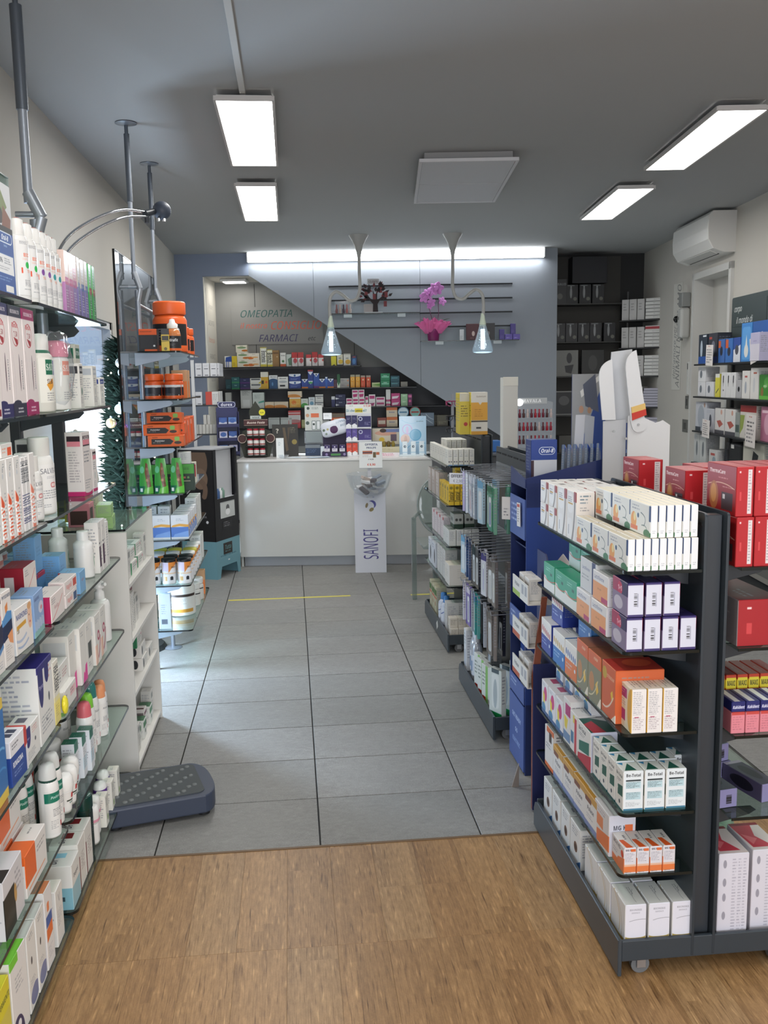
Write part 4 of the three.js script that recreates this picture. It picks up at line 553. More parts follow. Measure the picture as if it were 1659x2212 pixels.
put(FL, PL[4], 'bluy', 2.17, LY[4], -0.012); put(FL, PL[4], 'redw', 2.29, LY[4] + 0.12, -0.08, { look: 'white carton with red flash on a blue one' }); put(FL, PL[4], 'rin1', 2.3, LY[4], -0.06, { look: 'white and blue carton behind its twin' }); put(FL, PL[4], 'rin1', 2.325, LY[4], -0.012, { turn: -0.06 });
put(FL, PL[4], 'ph1', 2.35, LY[4] + 0.1205, -0.075); put(FL, PL[4], 'ph1', 2.445, LY[4], -0.012, { turn: 0 }); put(FL, PL[4], 'ph2', 2.6, LY[4], -0.012, { exact: 1 });
D('vea', 'white cream carton fading to yellow', 0.06, 0.19, 0.05, near, 'ebe8dc', [['r', 0, 0.62, 1, 0.38, 'efe08a'], ['r', 0, 0.56, 1, 0.08, 'ede4b2'], ['t', 0.55, 0.28, 0.34, '2c2c30', 'VEA CREMA', 'bV', 0.42], ['l', 0.2, 0.7, 0.6, 0.2, 5, 'b8a860']], { sbg: 'ece9e0', side: [['r', 0, 0.62, 1, 0.38, 'efe08a']] }); put(FL, PL[4], 'vea', 2.715, LY[4], -0.012); put(FL, PL[4], 'vea', 2.715, LY[4] + 0.03, -0.075, { look: 'white cream carton raised behind the yellow-footed one' });
D('box8', 'flat white gauze carton', 0.155, 0.065, 0.075, 800, 'e9e8e2', [['l', 0.1, 0.25, 0.2, 0.5, 2, '6a6c70'], ['r', 0.5, 0.2, 0.45, 0.4, 'ecc4c6'], ['l', 0.52, 0.25, 0.4, 0.3, 2, '8a6a70']], { top: [['r', 0.55, 0.15, 0.25, 0.35, '55585c']] }); D('box9', 'white gauze carton with grey print', 0.15, 0.07, 0.07, 800, 'e6e5e0', [['l', 0.1, 0.2, 0.3, 0.6, 4, '5a5c62'], ['l', 0.5, 0.3, 0.4, 0.4, 3, 'b06a6e']], { top: [['r', 0.5, 0.2, 0.3, 0.4, '55585c']] });
put(FL, PL[4], 'box8', 2.87, LY[4], -0.012); put(FL, PL[4], 'box9', 2.86, LY[4] + 0.0655, -0.03); put(FL, PL[4], 'box9', 2.84, LY[4] + 0.0655, -0.11, { look: 'white gauze carton at the back left of the stack' }); put(FL, PL[4], 'box8', 2.84, LY[4], -0.1, { look: 'flat white gauze carton at the back' }); 
{ const lemon = mesh('lemon_charm', new THREE.IcosahedronGeometry(0.02, 1), M('ecdf3e', 0.35)); const p = lemon.geometry.attributes.position; for (let i = 0; i < p.count; i++) p.setXYZ(i, p.getX(i) * 0.5, p.getY(i) * 1.5, p.getZ(i) * 0.9); lemon.geometry.computeVertexNormals(); lemon.position.set(...at(FL, 2.765, LY[4] + 0.036, -0.004)); tag(lemon, 'yellow plastic tag sticking out beside the cream cartons', 'tag'); }
const mio = (key, look, w, h, d, ops, o = {}) => D(key, look, w, h, d, 700, 'e6e4de', [['l', 0.2, 0.1, 0.5, 0.1, 2, 'a0a2a6'], ...ops], { side: [['r', 0.1, 0.1, 0.8, 0.28, 'cfd2d2'], ['l', 0.1, 0.44, 0.8, 0.3, 5, 'b4b6b8']], side2: [['r', 0.1, 0.1, 0.8, 0.28, 'cfd2d2'], ['l', 0.1, 0.44, 0.8, 0.3, 5, 'b4b6b8']], ...o });
mio('mi1', 'tall white carton with magenta splash', 0.085, 0.195, 0.09, [['p', 'e83a9c', 0.2, 1, 0.4, 0.8, 0.55, 0.85, 0.7, 0.72, 1, 0.7, 1, 1]]); mio('mi2', 'tall white carton with dark photo panel', 0.09, 0.185, 0.08, [['r', 0.3, 0.42, 0.6, 0.3, '3f4644'], ['l', 0.3, 0.8, 0.4, 0.1, 2, '8a8c90']]); mio('mi3', 'white carton with pink swirl', 0.09, 0.18, 0.08, [['o', 0.6, 0.45, 0.16, 'b03a5c', 0.1], ['w', 'a82a50', 0.1, 0.2, 0.9, 0.7, 0.9, 0.9, 0.5], ['r', 0, 0.6, 0.4, 0.4, 'ecc4b0']]);
put(FL, PL[4], 'mi1', 3.0, LY[4], -0.03); put(FL, PL[4], 'mi1', 3.09, LY[4], -0.015); put(FL, PL[4], 'mi2', 3.2, LY[4], -0.02); put(FL, PL[4], 'mi3', 3.31, LY[4], -0.012); put(FL, PL[4], 'mi3', 3.42, LY[4], -0.015); put(FL, PL[4], 'mi2', 3.12, LY[4], -0.13, { look: 'tall white carton at the back' });
S('pump', { name: 'pump_bottle', cat: 'bottle', look: 'white foam pump bottle with domed shoulders', body: [[0, 0], [0.036, 0], [0.038, 0.006], [0.038, 0.14], [0.034, 0.158], [0.022, 0.168], [0, 0.168]], bodyMat: WHG, parts: [['collar', [[0.019, 0.166], [0.02, 0.172], [0.018, 0.196], [0.012, 0.2], [0.012, 0.212]], WHG], ['pump_head', [[0.02, 0.21], [0.022, 0.218], [0.018, 0.236], [0, 0.24]], WHG]], solids: [['spout', rod([0, 0.222, 0], [0, 0.228, 0.035], 0.007, 10), WHG]] });
standing(FL, PL[4], 'pump', 3.6, LY[4], -0.06, { turn: -0.6 });
// sixth shelf
const spray = (k, look, cap, band, o = {}) => S(k, { name: 'spray_can', cat: 'spray can', look, shiny: true, body: [[0, 0], [0.024, 0], [0.0262, 0.005], [0.0265, 0.135], [0.024, 0.15], [0.021, 0.156], [0, 0.156]].map(([r, y]) => [r * (o.s ?? 1), y * (o.s ?? 1)]), bodyMat: WHG, parts: [['cap', [[0.0215, 0.152], [0.0225, 0.156], [0.0215, 0.182], [0.017, 0.196], [0.008, 0.2], [0, 0.2]].map(([r, y]) => [r * (o.s ?? 1), y * (o.s ?? 1)]), cap], ['collar', [[0.0225, 0.15], [0.0232, 0.153], [0.0225, 0.158]].map(([r, y]) => [r * (o.s ?? 1), y * (o.s ?? 1)]), o.ring ?? cap]], label: { y0: 0.012, y1: 0.13 * (o.s ?? 1), r: 0.0265 * (o.s ?? 1), bg: 'ecebe8', arc: 2.6, ppm: 900, ops: [['r', 0, 0.05, 1, band ? 0.22 : 0.001, band ?? 'ecebe8'], ['t', 0.5, 0.15, 0.08, band ? 'eaf4f0' : '5a5c62', o.tx ?? 'Rilastil', 'i', 0.6], ['l', 0.3, 0.42, 0.4, 0.18, 5, '5f6268'], ['r', 0.6, 0.74, 0.22, 0.12, o.sq ?? 'd03a3a'], ['l', 0.2, 0.68, 0.3, 0.2, 5, '9a9ca0']] } });
spray('sp1', 'white deodorant spray with green band', M('dfe0de', 0.4), '1d7a64', { ring: M('1d4a40', 0.4), s: 1.12, tx: 'PodovisS' }); spray('sp2', 'white deodorant spray with pink cap', M('e0707a', 0.35), null, { s: 1.1 }); spray('sp3', 'white deodorant spray with lime cap', M('8cd84a', 0.3), null, { s: 1.12 }); spray('sp4', 'white deodorant spray with teal clear cap', std({ color: rgb('4aa09a'), roughness: 0.1, transmission: 0.4, thickness: 0 }), null, { s: 1.2 }); spray('sp5', 'white deodorant spray with orange cap', M('f0a070', 0.4), null, { s: 0.98 });
[[2.655, -0.04], [2.735, -0.05], [2.62, -0.12], [2.70, -0.125]].forEach(([u, n]) => standing(FL, PL[5], 'sp1', u, LY[5], n, { turn: -0.4 }));
const jar = (k, look, c) => S(k, { name: 'cream_jar', cat: 'jar', look, shiny: true, body: [[0, 0], [0.038, 0], [0.041, 0.006], [0.041, 0.085], [0.037, 0.1], [0, 0.1]], bodyMat: WHG, parts: [['lid', [[0.037, 0.098], [0.0395, 0.101], [0.04, 0.125], [0.036, 0.133], [0.02, 0.137], [0, 0.138]], WHG]], label: { y0: 0.03, y1: 0.075, r: 0.041, bg: 'eeecea', arc: 2.2, ppm: 800, ops: [['r', 0.45, 0.05, 0.5, 0.9, c], ['t', 0.7, 0.5, 0.3, 'f4dcd8', 'FE', 'b', 0.3]] } });
jar('jr1', 'white cream jar with red label', 'd0342e'); [[2.86, -0.2], [2.96, -0.21], [3.06, -0.14]].forEach(([u, n]) => standing(FL, PL[5], 'jr1', u, LY[5], n, { turn: -0.4 }));
S('rnd', { name: 'roll_on', cat: 'roll-on', look: 'white round roll-on with red square', shiny: true, body: [[0, 0], [0.018, 0], [0.021, 0.01], [0.025, 0.06], [0.027, 0.075], [0, 0.078]], bodyMat: WHG, parts: [['cap', [[0.0275, 0.073], [0.03, 0.09], [0.028, 0.112], [0.02, 0.124], [0, 0.128]], WHG]], label: { y0: 0.018, y1: 0.07, r: 0.0205, r1: 0.0262, bg: 'ecebe8', arc: 2, ppm: 900, ops: [['r', 0.5, 0.1, 0.3, 0.3, 'd03a3a'], ['r', 0.2, 0.5, 0.6, 0.08, '2e3a34'], ['r', 0.4, 0.65, 0.4, 0.3, '3a7a70']] } });
[[2.805, -0.035], [2.865, -0.035], [2.93, -0.045], [2.84, -0.1], [2.92, -0.11]].forEach(([u, n]) => standing(FL, PL[5], 'rnd', u, LY[5], n, { turn: -0.4 }));
D('dgr', 'white carton with dark green head', 0.05, 0.145, 0.045, 800, 'dfe4ea', [['r', 0, 0, 1, 0.22, '1f6a58'], ['r', 0, 0.5, 1, 0.3, 'c4d8e4'], ['l', 0.2, 0.3, 0.6, 0.5, 8, '9aa0a8']], { tbg: '1f6a58' }); [3.01, 3.07, 3.13].forEach((u, i) => put(FL, PL[5], 'dgr', u, LY[5], -0.015 - 0.012 * (2 - i))); D('rst', 'white carton with red diagonal', 0.07, 0.16, 0.05, 700, 'dad9d6', [['p', 'b03030', 0.1, 0.8, 0.7, 0.5, 0.8, 0.6, 0.1, 0.95]]); put(FL, PL[5], 'rst', 3.02, LY[5], -0.29);
[['sp2', 3.19, -0.05], ['sp3', 3.27, -0.06], ['sp3', 3.2, -0.14], ['sp4', 3.345, -0.065], ['sp4', 3.27, -0.15], ['sp5', 3.44, -0.05], ['sp5', 3.5, -0.06]].forEach(([k, u, n]) => standing(FL, PL[5], k, u, LY[5], n, { turn: -0.4 }));
D('org', 'white carton with bright orange end', 0.19, 0.115, 0.055, near, 'e9e6e2', [['r', 0, 0, 0.48, 0.75, 'e86a28'], ['l', 0.55, 0.2, 0.4, 0.2, 2, '8a8a8c'], ['p', 'e8a27a', 0.1, 0.85, 0.9, 0.8, 0.9, 0.84, 0.1, 0.9]], { top: [['r', 0, 0, 0.48, 1, 'ea7030'], ['l', 0.7, 0.4, 0.2, 0.2, 1, '7a7a7c']], sbg: 'e8e4e0', side2: [['r', 0, 0, 1, 0.2, 'e86a28'], ['l', 0.1, 0.3, 0.8, 0.5, 6, 'a0a2a8']] });
put(FL, PL[5], 'org', 2.4, LY[5], -0.012); put(FL, PL[5], 'org', 2.42, LY[5], -0.075, { look: 'white and orange carton at the back' }); put(FL, PL[5], 'org', 2.42, LY[5] + 0.1155, -0.078, { look: 'white and orange carton stacked at the back' });
D('choc', 'grey carton with dark brown front and figure', 0.16, 0.15, 0.055, near, 'd9d7da', [['r', 0, 0.3, 0.55, 0.7, '1f2422'], ['e', 0.58, 0.5, 0.07, 0.16, 'c49a5a'], ['l', 0.6, 0.15, 0.35, 0.4, 4, '8a8a92']], { tbg: 'dedce0', top: [['r', 0, 0, 0.4, 1, '2a2c2c']] }); put(FL, PL[5], 'choc', 2.2, LY[5], -0.012);
// lowest shelf
D('yel', 'yellow sugar-free sweets carton', 0.085, 0.21, 0.07, near, 'e4d832', [['r', 0, 0.35, 1, 0.45, 'd9cc58'], ['t', 0.5, 0.2, 0.09, '3a4a20', 'FERMENTI', 'b'], ['c', 0.6, 0.65, 0.2, 'e8a830'], ['p', 'c8d860', 0, 0.8, 1, 0.6, 1, 1, 0, 1]], { tbg: 'ece03c', side: [['l', 0.1, 0.1, 0.8, 0.8, 12, 'a89a20'], ['r', 0, 0.7, 1, 0.3, 'd8a828']], side2: [['l', 0.1, 0.1, 0.8, 0.2, 3, 'a89a20'], ['r', 0, 0.3, 1, 0.5, 'cfd0b0']] });
[1.99, 2.08].forEach((u) => put(FL, PL[6], 'yel', u, LY[6], -0.015)); put(FL, PL[6], 'yel', 2.05, LY[6], -0.1, { look: 'yellow sweets carton at the back' });
D('mix', 'tall white carton with purple swirl and lime top', 0.11, 0.225, 0.05, near, 'e9e7e4', [['e', 0.25, 0.95, 0.4, 0.25, '35305e'], ['c', 0.35, 0.82, 0.12, 'efeeee'], ['l', 0.25, 0.25, 0.6, 0.2, 4, '9a9ca4'], ['r', 0, 0.0, 0.5, 0.1, '7ad040']], { tbg: '86d648' }); put(FL, PL[6], 'mix', 2.19, LY[6], -0.012, { turn: -0.04 });
D('whb', 'tall white carton with small black mark', 0.08, 0.215, 0.05, near, 'e9e8e4', [['l', 0.3, 0.06, 0.5, 0.08, 2, '8a8c90'], ['e', 0.45, 0.4, 0.08, 0.05, '3a3c42'], ['e', 0.6, 0.85, 0.5, 0.12, '7a82ac'], ['l', 0.2, 0.62, 0.6, 0.1, 3, 'a0a2a8']], { tbg: 'e0dfdc', top: [['l', 0.2, 0.3, 0.6, 0.3, 1, '6a6c70']] }); put(FL, PL[6], 'whb', 2.3, LY[6], -0.012); put(FL, PL[6], 'whb', 2.385, LY[6], -0.012); put(FL, PL[6], 'whb', 2.35, LY[6], -0.08, { look: 'tall white carton in the back row' });
D('stk', 'slim white carton with blue and orange blocks', 0.07, 0.23, 0.06, near, 'e9e7e6', [['rr', 0.3, 0.18, 0.3, 0.12, 'e8885a', 0.3], ['r', 0.1, 0.34, 0.8, 0.14, '3f62a8'], ['p', 'e8763c', 0.1, 0.5, 0.9, 0.46, 0.9, 0.62, 0.1, 0.66], ['l', 0.2, 0.74, 0.6, 0.16, 5, 'a8aab4']], { tbg: 'e2885a', side2: [['l', 0.1, 0.1, 0.8, 0.8, 14, '8a90a8']] }); put(FL, PL[6], 'stk', 2.475, LY[6], -0.012); 
D('pap', 'white carton of small print with navy line', 0.075, 0.17, 0.085, near, 'e5e4e0', [['t', 0.5, 0.2, 0.2, '8a8c90', 'V', ''], ['l', 0.2, 0.4, 0.6, 0.3, 6, 'a8aab0']], { tbg: 'e8e4da', side2: [['l', 0.06, 0.05, 0.88, 0.85, 20, '8a8ea0'], ['r', 0.1, 0.48, 0.8, 0.03, '34386a']] }); put(FL, PL[6], 'pap', 2.585, LY[6], -0.012, { exact: 1 });
D('tea', 'white carton with teal lid', 0.075, 0.2, 0.085, near, 'e6e5e0', [['l', 0.2, 0.3, 0.6, 0.4, 7, 'a0a2a8']], { tbg: '34b0a4', top: [] }); put(FL, PL[6], 'tea', 2.57, LY[6], -0.11, { look: 'white carton with teal lid at the back' }); put(FL, PL[6], 'tea', 2.655, LY[6], -0.1);
D('dop', 'white supplement carton with light blue lower half', 0.1, 0.145, 0.1, near, 'e4e4e0', [['r', 0, 0.5, 1, 0.5, '9cc4d0'], ['t', 0.5, 0.3, 0.12, '3a3c44', 'Doppel', 'b', 0.7]], { side2: [['r', 0, 0.5, 1, 0.5, '84b8c8'], ['r', 0.6, 0.7, 0.16, 0.1, '2f4a54']], top: [['t', 0.3, 0.4, 0.3, '4a4c54', 'Dr', 'b', 0.3], ['r', 0.55, 0.3, 0.3, 0.4, '8ec6dc']] }); D('dop2', 'white supplement carton with dark red stripe', 0.095, 0.16, 0.09, near, 'e4e2dc', [['p', '6a1a1c', 0.1, 0.3, 0.2, 0.3, 0.2, 1, 0.1, 1], ['l', 0.4, 0.3, 0.5, 0.4, 6, '9a8c88']], { top: [['t', 0.3, 0.4, 0.3, '4a4c54', 'Dr', 'b', 0.3], ['r', 0.5, 0.3, 0.4, 0.4, '7a2024']] });
put(FL, PL[6], 'dop', 2.79, LY[6], -0.012, { exact: 1 }); put(FL, PL[6], 'dop', 2.78, LY[6], -0.12, { look: 'pale blue and white carton at the back' }); put(FL, PL[6], 'dop2', 2.89, LY[6], -0.015); put(FL, PL[6], 'dop2', 2.96, LY[6], -0.11, { look: 'red-striped supplement carton at the back' }); put(FL, PL[6], 'dop2', 2.99, LY[6], -0.015);
S('dgb', { name: 'shampoo_bottle', cat: 'bottle', look: 'dark green shampoo bottle', sx: 0.8, body: [[0, 0], [0.031, 0], [0.033, 0.006], [0.033, 0.17], [0.03, 0.178], [0, 0.178]], bodyMat: M('16302c', 0.25), parts: [['cap', [[0.034, 0.172], [0.036, 0.176], [0.036, 0.212], [0.03, 0.222], [0, 0.223]], M('0f3a34', 0.2)]], label: { y0: 0.02, y1: 0.16, r: 0.033, bg: '1a2a2c', arc: 1.6, ppm: 700, ops: [['l', 0.3, 0.2, 0.4, 0.4, 7, 'aab4b2']] } }); standing(FL, PL[6], 'dgb', 3.085, LY[6], -0.045); 
D('dkb', 'near-black green carton', 0.07, 0.16, 0.06, 600, '17282a', [['l', 0.2, 0.2, 0.6, 0.3, 4, '6a8a84']]); put(FL, PL[6], 'dkb', 2.99, LY[6], -0.24); put(FL, PL[6], 'dkb', 3.07, LY[6], -0.24);
S('rol', { name: 'roll_on', cat: 'roll-on', look: 'white roll-on with purple band', shiny: true, sx: 0.8, body: [[0, 0], [0.024, 0], [0.027, 0.01], [0.027, 0.07], [0.024, 0.08], [0, 0.08]], bodyMat: WHG, parts: [['cap', [[0.0275, 0.078], [0.031, 0.09], [0.031, 0.12], [0.024, 0.138], [0, 0.144]], WHG], ['band', [[0.0315, 0.095], [0.032, 0.1], [0.032, 0.115], [0.0312, 0.119]], M('6a3f9a', 0.4)]] }); [[3.36, -0.05], [3.46, -0.06], [3.28, -0.12]].forEach(([u, n]) => standing(FL, PL[6], 'rol', u, LY[6], n));
S('rol2', { ...specs.get('rol'), proto: null, look: 'white roll-on with pink cap', parts: [['cap', [[0.0275, 0.078], [0.03, 0.09], [0.03, 0.12], [0.024, 0.138], [0, 0.144]], WHG], ['band', [[0.0305, 0.084], [0.0312, 0.088], [0.0306, 0.094]], M('e6a0b4', 0.4)]] }); [[3.17, -0.04], [3.24, -0.05]].forEach(([u, n]) => standing(FL, PL[6], 'rol2', u, LY[6], n));
D('sml', 'small white deodorant carton with green oval', 0.05, 0.12, 0.04, 800, 'e8e6dc', [['l', 0.2, 0.1, 0.6, 0.3, 5, '5f6262'], ['e', 0.6, 0.75, 0.16, 0.1, '7aa84a'], ['c', 0.6, 0.75, 0.06, '4a5a3a']], { tbg: 'efece0' }); [3.3, 3.42, 3.53].forEach((u) => put(FL, PL[6], 'sml', u, LY[6], -0.015));
// goods on the low white shelving
const PW = ['top', 'second', 'third', 'lowest'].map((n) => ({ at: `${n} shelf of white unit`, end: 'near end', from: 1 })), PWT = { at: 'glass top of white low shelving', end: 'near end', from: 1 };
const mid = 600; KIND = 'remedy_carton';
D('wl1', 'white and grey carton', 0.06, 0.13, 0.05, mid, 'd6d4ce', [['r', 0.1, 0.1, 0.8, 0.2, '8f9290'], ['l', 0.15, 0.4, 0.7, 0.4, 7, '7a7d7c']]); D('wl2', 'navy striped white carton', 0.045, 0.15, 0.06, mid, 'e0ded8', [['r', 0, 0.08, 1, 0.92, '1f3050'], ['r', 0.8, 0, 0.2, 1, 'dfe0de']], { sbg: '26405e' }); D('wl3', 'long white carton with green end', 0.15, 0.055, 0.07, mid, 'e2e0da', [['r', 0, 0, 0.12, 1, '2a8a58'], ['l', 0.3, 0.2, 0.6, 0.6, 3, '7a8a80'], ['c', 0.9, 0.3, 0.12, 'c84a6a']], { sbg: '2a7a50', top: [['r', 0.1, 0.2, 0.7, 0.5, '9aa39c']] }); D('wl4', 'slim white carton with grey stripes', 0.03, 0.17, 0.06, mid, 'dcdad4', [['l', 0.2, 0.1, 0.6, 0.8, 12, '6a7270']], { top: [['r', 0.1, 0.1, 0.8, 0.5, '4a504e']], side2: [['r', 0.1, 0.15, 0.8, 0.2, '5a605e'], ['l', 0.1, 0.4, 0.8, 0.5, 7, '8a908c']] }); D('wl5', 'white carton with black oval', 0.13, 0.06, 0.07, mid, 'e2e0da', [['e', 0.25, 0.5, 0.12, 0.36, '4a4e50'], ['l', 0.5, 0.3, 0.4, 0.4, 3, 'a0a4a2']], { side2: [['e', 0.5, 0.5, 0.2, 0.36, '24282c']], side: [['e', 0.5, 0.5, 0.2, 0.36, '24282c']] }); D('wl6', 'white carton with maroon stripe', 0.06, 0.11, 0.06, mid, 'dedad4', [['r', 0, 0.1, 1, 0.14, '6a3040'], ['l', 0.15, 0.35, 0.7, 0.5, 7, 'b08a8c']], { top: [['r', 0.1, 0.1, 0.3, 0.8, '55282e']], side2: [['r', 0.1, 0.15, 0.8, 0.3, '77706e']] }); D('wl7', 'green and white small carton', 0.07, 0.09, 0.06, mid, 'dfe0da', [['r', 0, 0.1, 1, 0.3, '3a7a4a'], ['c', 0.5, 0.65, 0.15, '2f5a44']], { tbg: '3a6a48' }); D('wl8', 'white carton with blue cap band', 0.05, 0.13, 0.05, mid, 'e0dfda', [['r', 0, 0, 1, 0.35, '2a3a78'], ['l', 0.2, 0.5, 0.6, 0.3, 5, '8a8c9a']]);
[['wl1', 3.96], ['wl2', 4.02], ['wl1', 4.08], ['wl3', 4.2], ['wl3', 4.37], ['wl1', 4.52]].forEach(([k, u]) => put(FW, PW[0], k, u, WY[0], -0.02)); put(FW, PW[0], 'wl3', 4.22, WY[0] + 0.056, -0.03, { look: 'upper long white carton with green end' }); put(FW, PW[0], 'wl3', 4.38, WY[0] + 0.056, -0.03, { look: 'farther upper long white carton with green end' });
[3.95, 3.985, 4.02, 4.055, 4.1, 4.135].forEach((u) => put(FW, PW[1], 'wl4', u, WY[1], -0.02)); [4.2, 4.27].forEach((u) => put(FW, PW[1], 'wl1', u, WY[1], -0.03)); put(FW, PW[1], 'wl5', 4.4, WY[1], -0.05); put(FW, PW[1], 'wl6', 4.54, WY[1], -0.1); [3.97, 4.05, 4.13, 4.21].forEach((u) => put(FW, PW[1], 'wl1', u, WY[1], -0.13));
[3.96, 4.03].forEach((u) => put(FW, PW[2], 'wl6', u, WY[2], -0.03)); put(FW, PW[2], 'wl6', 4.1, WY[2], -0.1, { look: 'white carton with maroon stripe farther back' }); put(FW, PW[2], 'wl5', 4.32, WY[2], -0.015); put(FW, PW[2], 'wl5', 4.5, WY[2], -0.015); put(FW, PW[2], 'wl5', 4.32, WY[2] + 0.061, -0.02, { look: 'upper white carton with black oval' }); put(FW, PW[2], 'wl3', 4.28, WY[2] + 0.122, -0.03); put(FW, PW[2], 'wl1', 3.965, WY[2], -0.14, { look: 'grey and white carton at the back' }); put(FW, PW[2], 'wl6', 3.96, WY[2] + 0.1105, -0.04, { look: 'maroon striped carton on top of another' });
[['wl8', 3.955], ['wl7', 4.02], ['wl1', 4.09], ['wl7', 4.17], ['wl7', 4.26], ['wl6', 4.35], ['wl7', 4.45], ['wl1', 4.55]].forEach(([k, u], i) => put(FW, PW[3], k, u, WY[3], -0.02 - 0.01 * (i % 2))); for (const u of [4.0, 4.12, 4.24, 4.36, 4.48]) put(FW, PW[3], 'wl7', u, WY[3], -0.12);
D('lm1', 'yellow-green carton with black printed panel', 0.09, 0.13, 0.1, mid, 'c6c84c', [['r', 0.1, 0.12, 0.6, 0.16, '2c2c20'], ['r', 0.1, 0.34, 0.6, 0.14, 'a0a090'], ['r', 0.1, 0.54, 0.6, 0.12, '2c2c20'], ['l', 0.1, 0.7, 0.6, 0.2, 3, '8a8a60']], { side2: [['r', 0.08, 0.15, 0.84, 0.18, '33332a'], ['r', 0.08, 0.36, 0.84, 0.2, 'a6a698'], ['r', 0.08, 0.6, 0.84, 0.14, '33332a'], ['r', 0.08, 0.76, 0.84, 0.2, 'b0b0a0']], tbg: 'c2c83c' }); D('lm2', 'pale green soap carton', 0.13, 0.05, 0.06, mid, '9cc27c', [['e', 0.5, 0.5, 0.1, 0.3, '6a9a58'], ['l', 0.1, 0.2, 0.3, 0.5, 3, '5a8048']], { tbg: 'a4c880' }); D('lm3', 'pink carton with window', 0.1, 0.1, 0.09, mid, 'd88a94', [['r', 0.15, 0.2, 0.6, 0.6, '5a3a30']], { side2: [['r', 0.1, 0.3, 0.8, 0.6, '4a302a']] }); D('lm4', 'cream striped carton', 0.045, 0.125, 0.06, mid, 'd8dcc8', [['l', 0.2, 0.1, 0.6, 0.8, 10, '8a9070']]);
put(FW, PWT, 'lm1', 4.2, 1.0965 - 0.008, -0.2, { exact: 1 }); put(FW, PWT, 'lm3', 4.05, 1.0885, -0.16); put(FW, PWT, 'lm2', 4.0, 1.0885, -0.06, { turn: 0.1 }); put(FW, PWT, 'lm2', 4.0, 1.1385, -0.065, { look: 'upper pale green soap carton', turn: 0.1 }); put(FW, PWT, 'lm4', 4.28, 1.0885, -0.17); put(FW, PWT, 'lm4', 4.33, 1.0885, -0.17); put(FW, PWT, 'lm4', 4.38, 1.0885, -0.18); put(FW, PWT, 'lm1', 4.31, 1.0885, -0.26, { look: 'yellow-green carton under white teardrop' });
{ const t = mesh('teardrop_ornament', lathe([[0, 0], [0.05, 0.003], [0.078, 0.02], [0.088, 0.05], [0.082, 0.09], [0.064, 0.135], [0.044, 0.18], [0.026, 0.225], [0.014, 0.258], [0.008, 0.272], [0, 0.276]], 36), M('d8d8cc', 0.45)); t.position.set(...at(FW, 4.22, 1.219, -0.245)); tag(t, 'large cream teardrop-shaped ornament standing on yellow-green carton', 'ornament'); }
// foot scale / step on the floor in front of the white shelving
{ const g = thing('foot_scale', 'grey platform scale with dotted rubber top on floor', 'scale', [-0.587, 0, -3.6], 0.27), s = new THREE.Shape(); const w = 0.19, d = 0.16;
  s.moveTo(-w, -d); s.lineTo(w - 0.02, -d * 1.02); s.quadraticCurveTo(w + 0.035, -d * 0.9, w + 0.03, 0); s.quadraticCurveTo(w + 0.03, d * 0.9, w - 0.03, d); s.lineTo(-w, d); s.quadraticCurveTo(-w - 0.03, 0, -w, -d);
  part(g, 'body', ext(s, 0.062, 0.007).rotateX(-Math.PI / 2).translate(0, 0.026, 0), M('3c4456', 0.45));
  const s2 = roundRect(0.36, 0.285, 0.03); part(g, 'rubber_mat', ext(s2, 0.003, 0.001).rotateX(-Math.PI / 2).translate(-0.005, 0.0955, 0), M('4d5254', 0.75));
  const stud = cached('stud', () => lathe([[0.0105, 0], [0.0095, 0.003], [0.006, 0.0042], [0, 0.0045]], 14)); for (let i = 0; i < 7; i++) for (let j = 0; j < 6; j++) { if ((i + j) % 2) continue; part(g, 'stud', stud, M('6b7070', 0.55)).position.set(-0.155 + i * 0.05, 0.0995, -0.115 + j * 0.046); }
  for (let i = 0; i < 7; i++) for (let j = 0; j < 6; j++) { if (!((i + j) % 2) || i === 6) continue; part(g, 'stud', stud, M('6b7070', 0.55)).position.set(-0.13 + i * 0.05, 0.0995, -0.095 + j * 0.044); }
  for (const [x, z] of [[-0.17, -0.12], [0.17, -0.12], [-0.17, 0.12], [0.17, 0.12]]) part(g, 'foot', cyl(0.02, 0.024, 0.022, x, 0.011, z, 14), M('17181b', 0.7)); }
// ------------------------------------------------------------------ goods on the pole shelving, seen from its near end
KIND = 'sport_carton';
const FC = frame(0, -5.365, 0), PU = ['top', 'second', 'third', 'fourth', 'fifth', 'sixth', 'lowest'].map((n) => ({ at: `${n} shelf of pole shelving`, end: 'left', from: 1 }));
const ORG = M('e8642a', 0.4), BLK = M('1c1c1f', 0.4);
D('spo1', 'black sport drink carton with orange top', 0.1, 0.125, 0.09, mid, '202024', [['r', 0, 0, 1, 0.26, 'e8602a'], ['r', 0.1, 0.3, 0.7, 0.55, '2a2b30'], ['c', 0.85, 0.75, 0.06, 'e8e8e8'], ['r', 0.3, 0.9, 0.7, 0.1, 'e0602a'], ['t', 0.4, 0.1, 0.08, '7a2a10', 'NAMEDSPORT', 'b', 0.7]], { tbg: 'e8602a' }); put(FC, PU[0], 'spo1', -0.79, UY[0], -0.05);
D('spo2', 'yellow and black sachet carton', 0.045, 0.125, 0.04, mid, 'd8b83a', [['r', 0, 0, 1, 0.26, '27262a'], ['r', 0.08, 0.32, 0.84, 0.2, '2e2c26'], ['p', '8a7a2a', 0, 0.55, 1, 0.52, 1, 0.56, 0, 0.6], ['c', 0.5, 0.9, 0.2, '6a5a1a']]); put(FC, PU[0], 'spo2', -0.693, UY[0], -0.02, { turn: 0.15 });
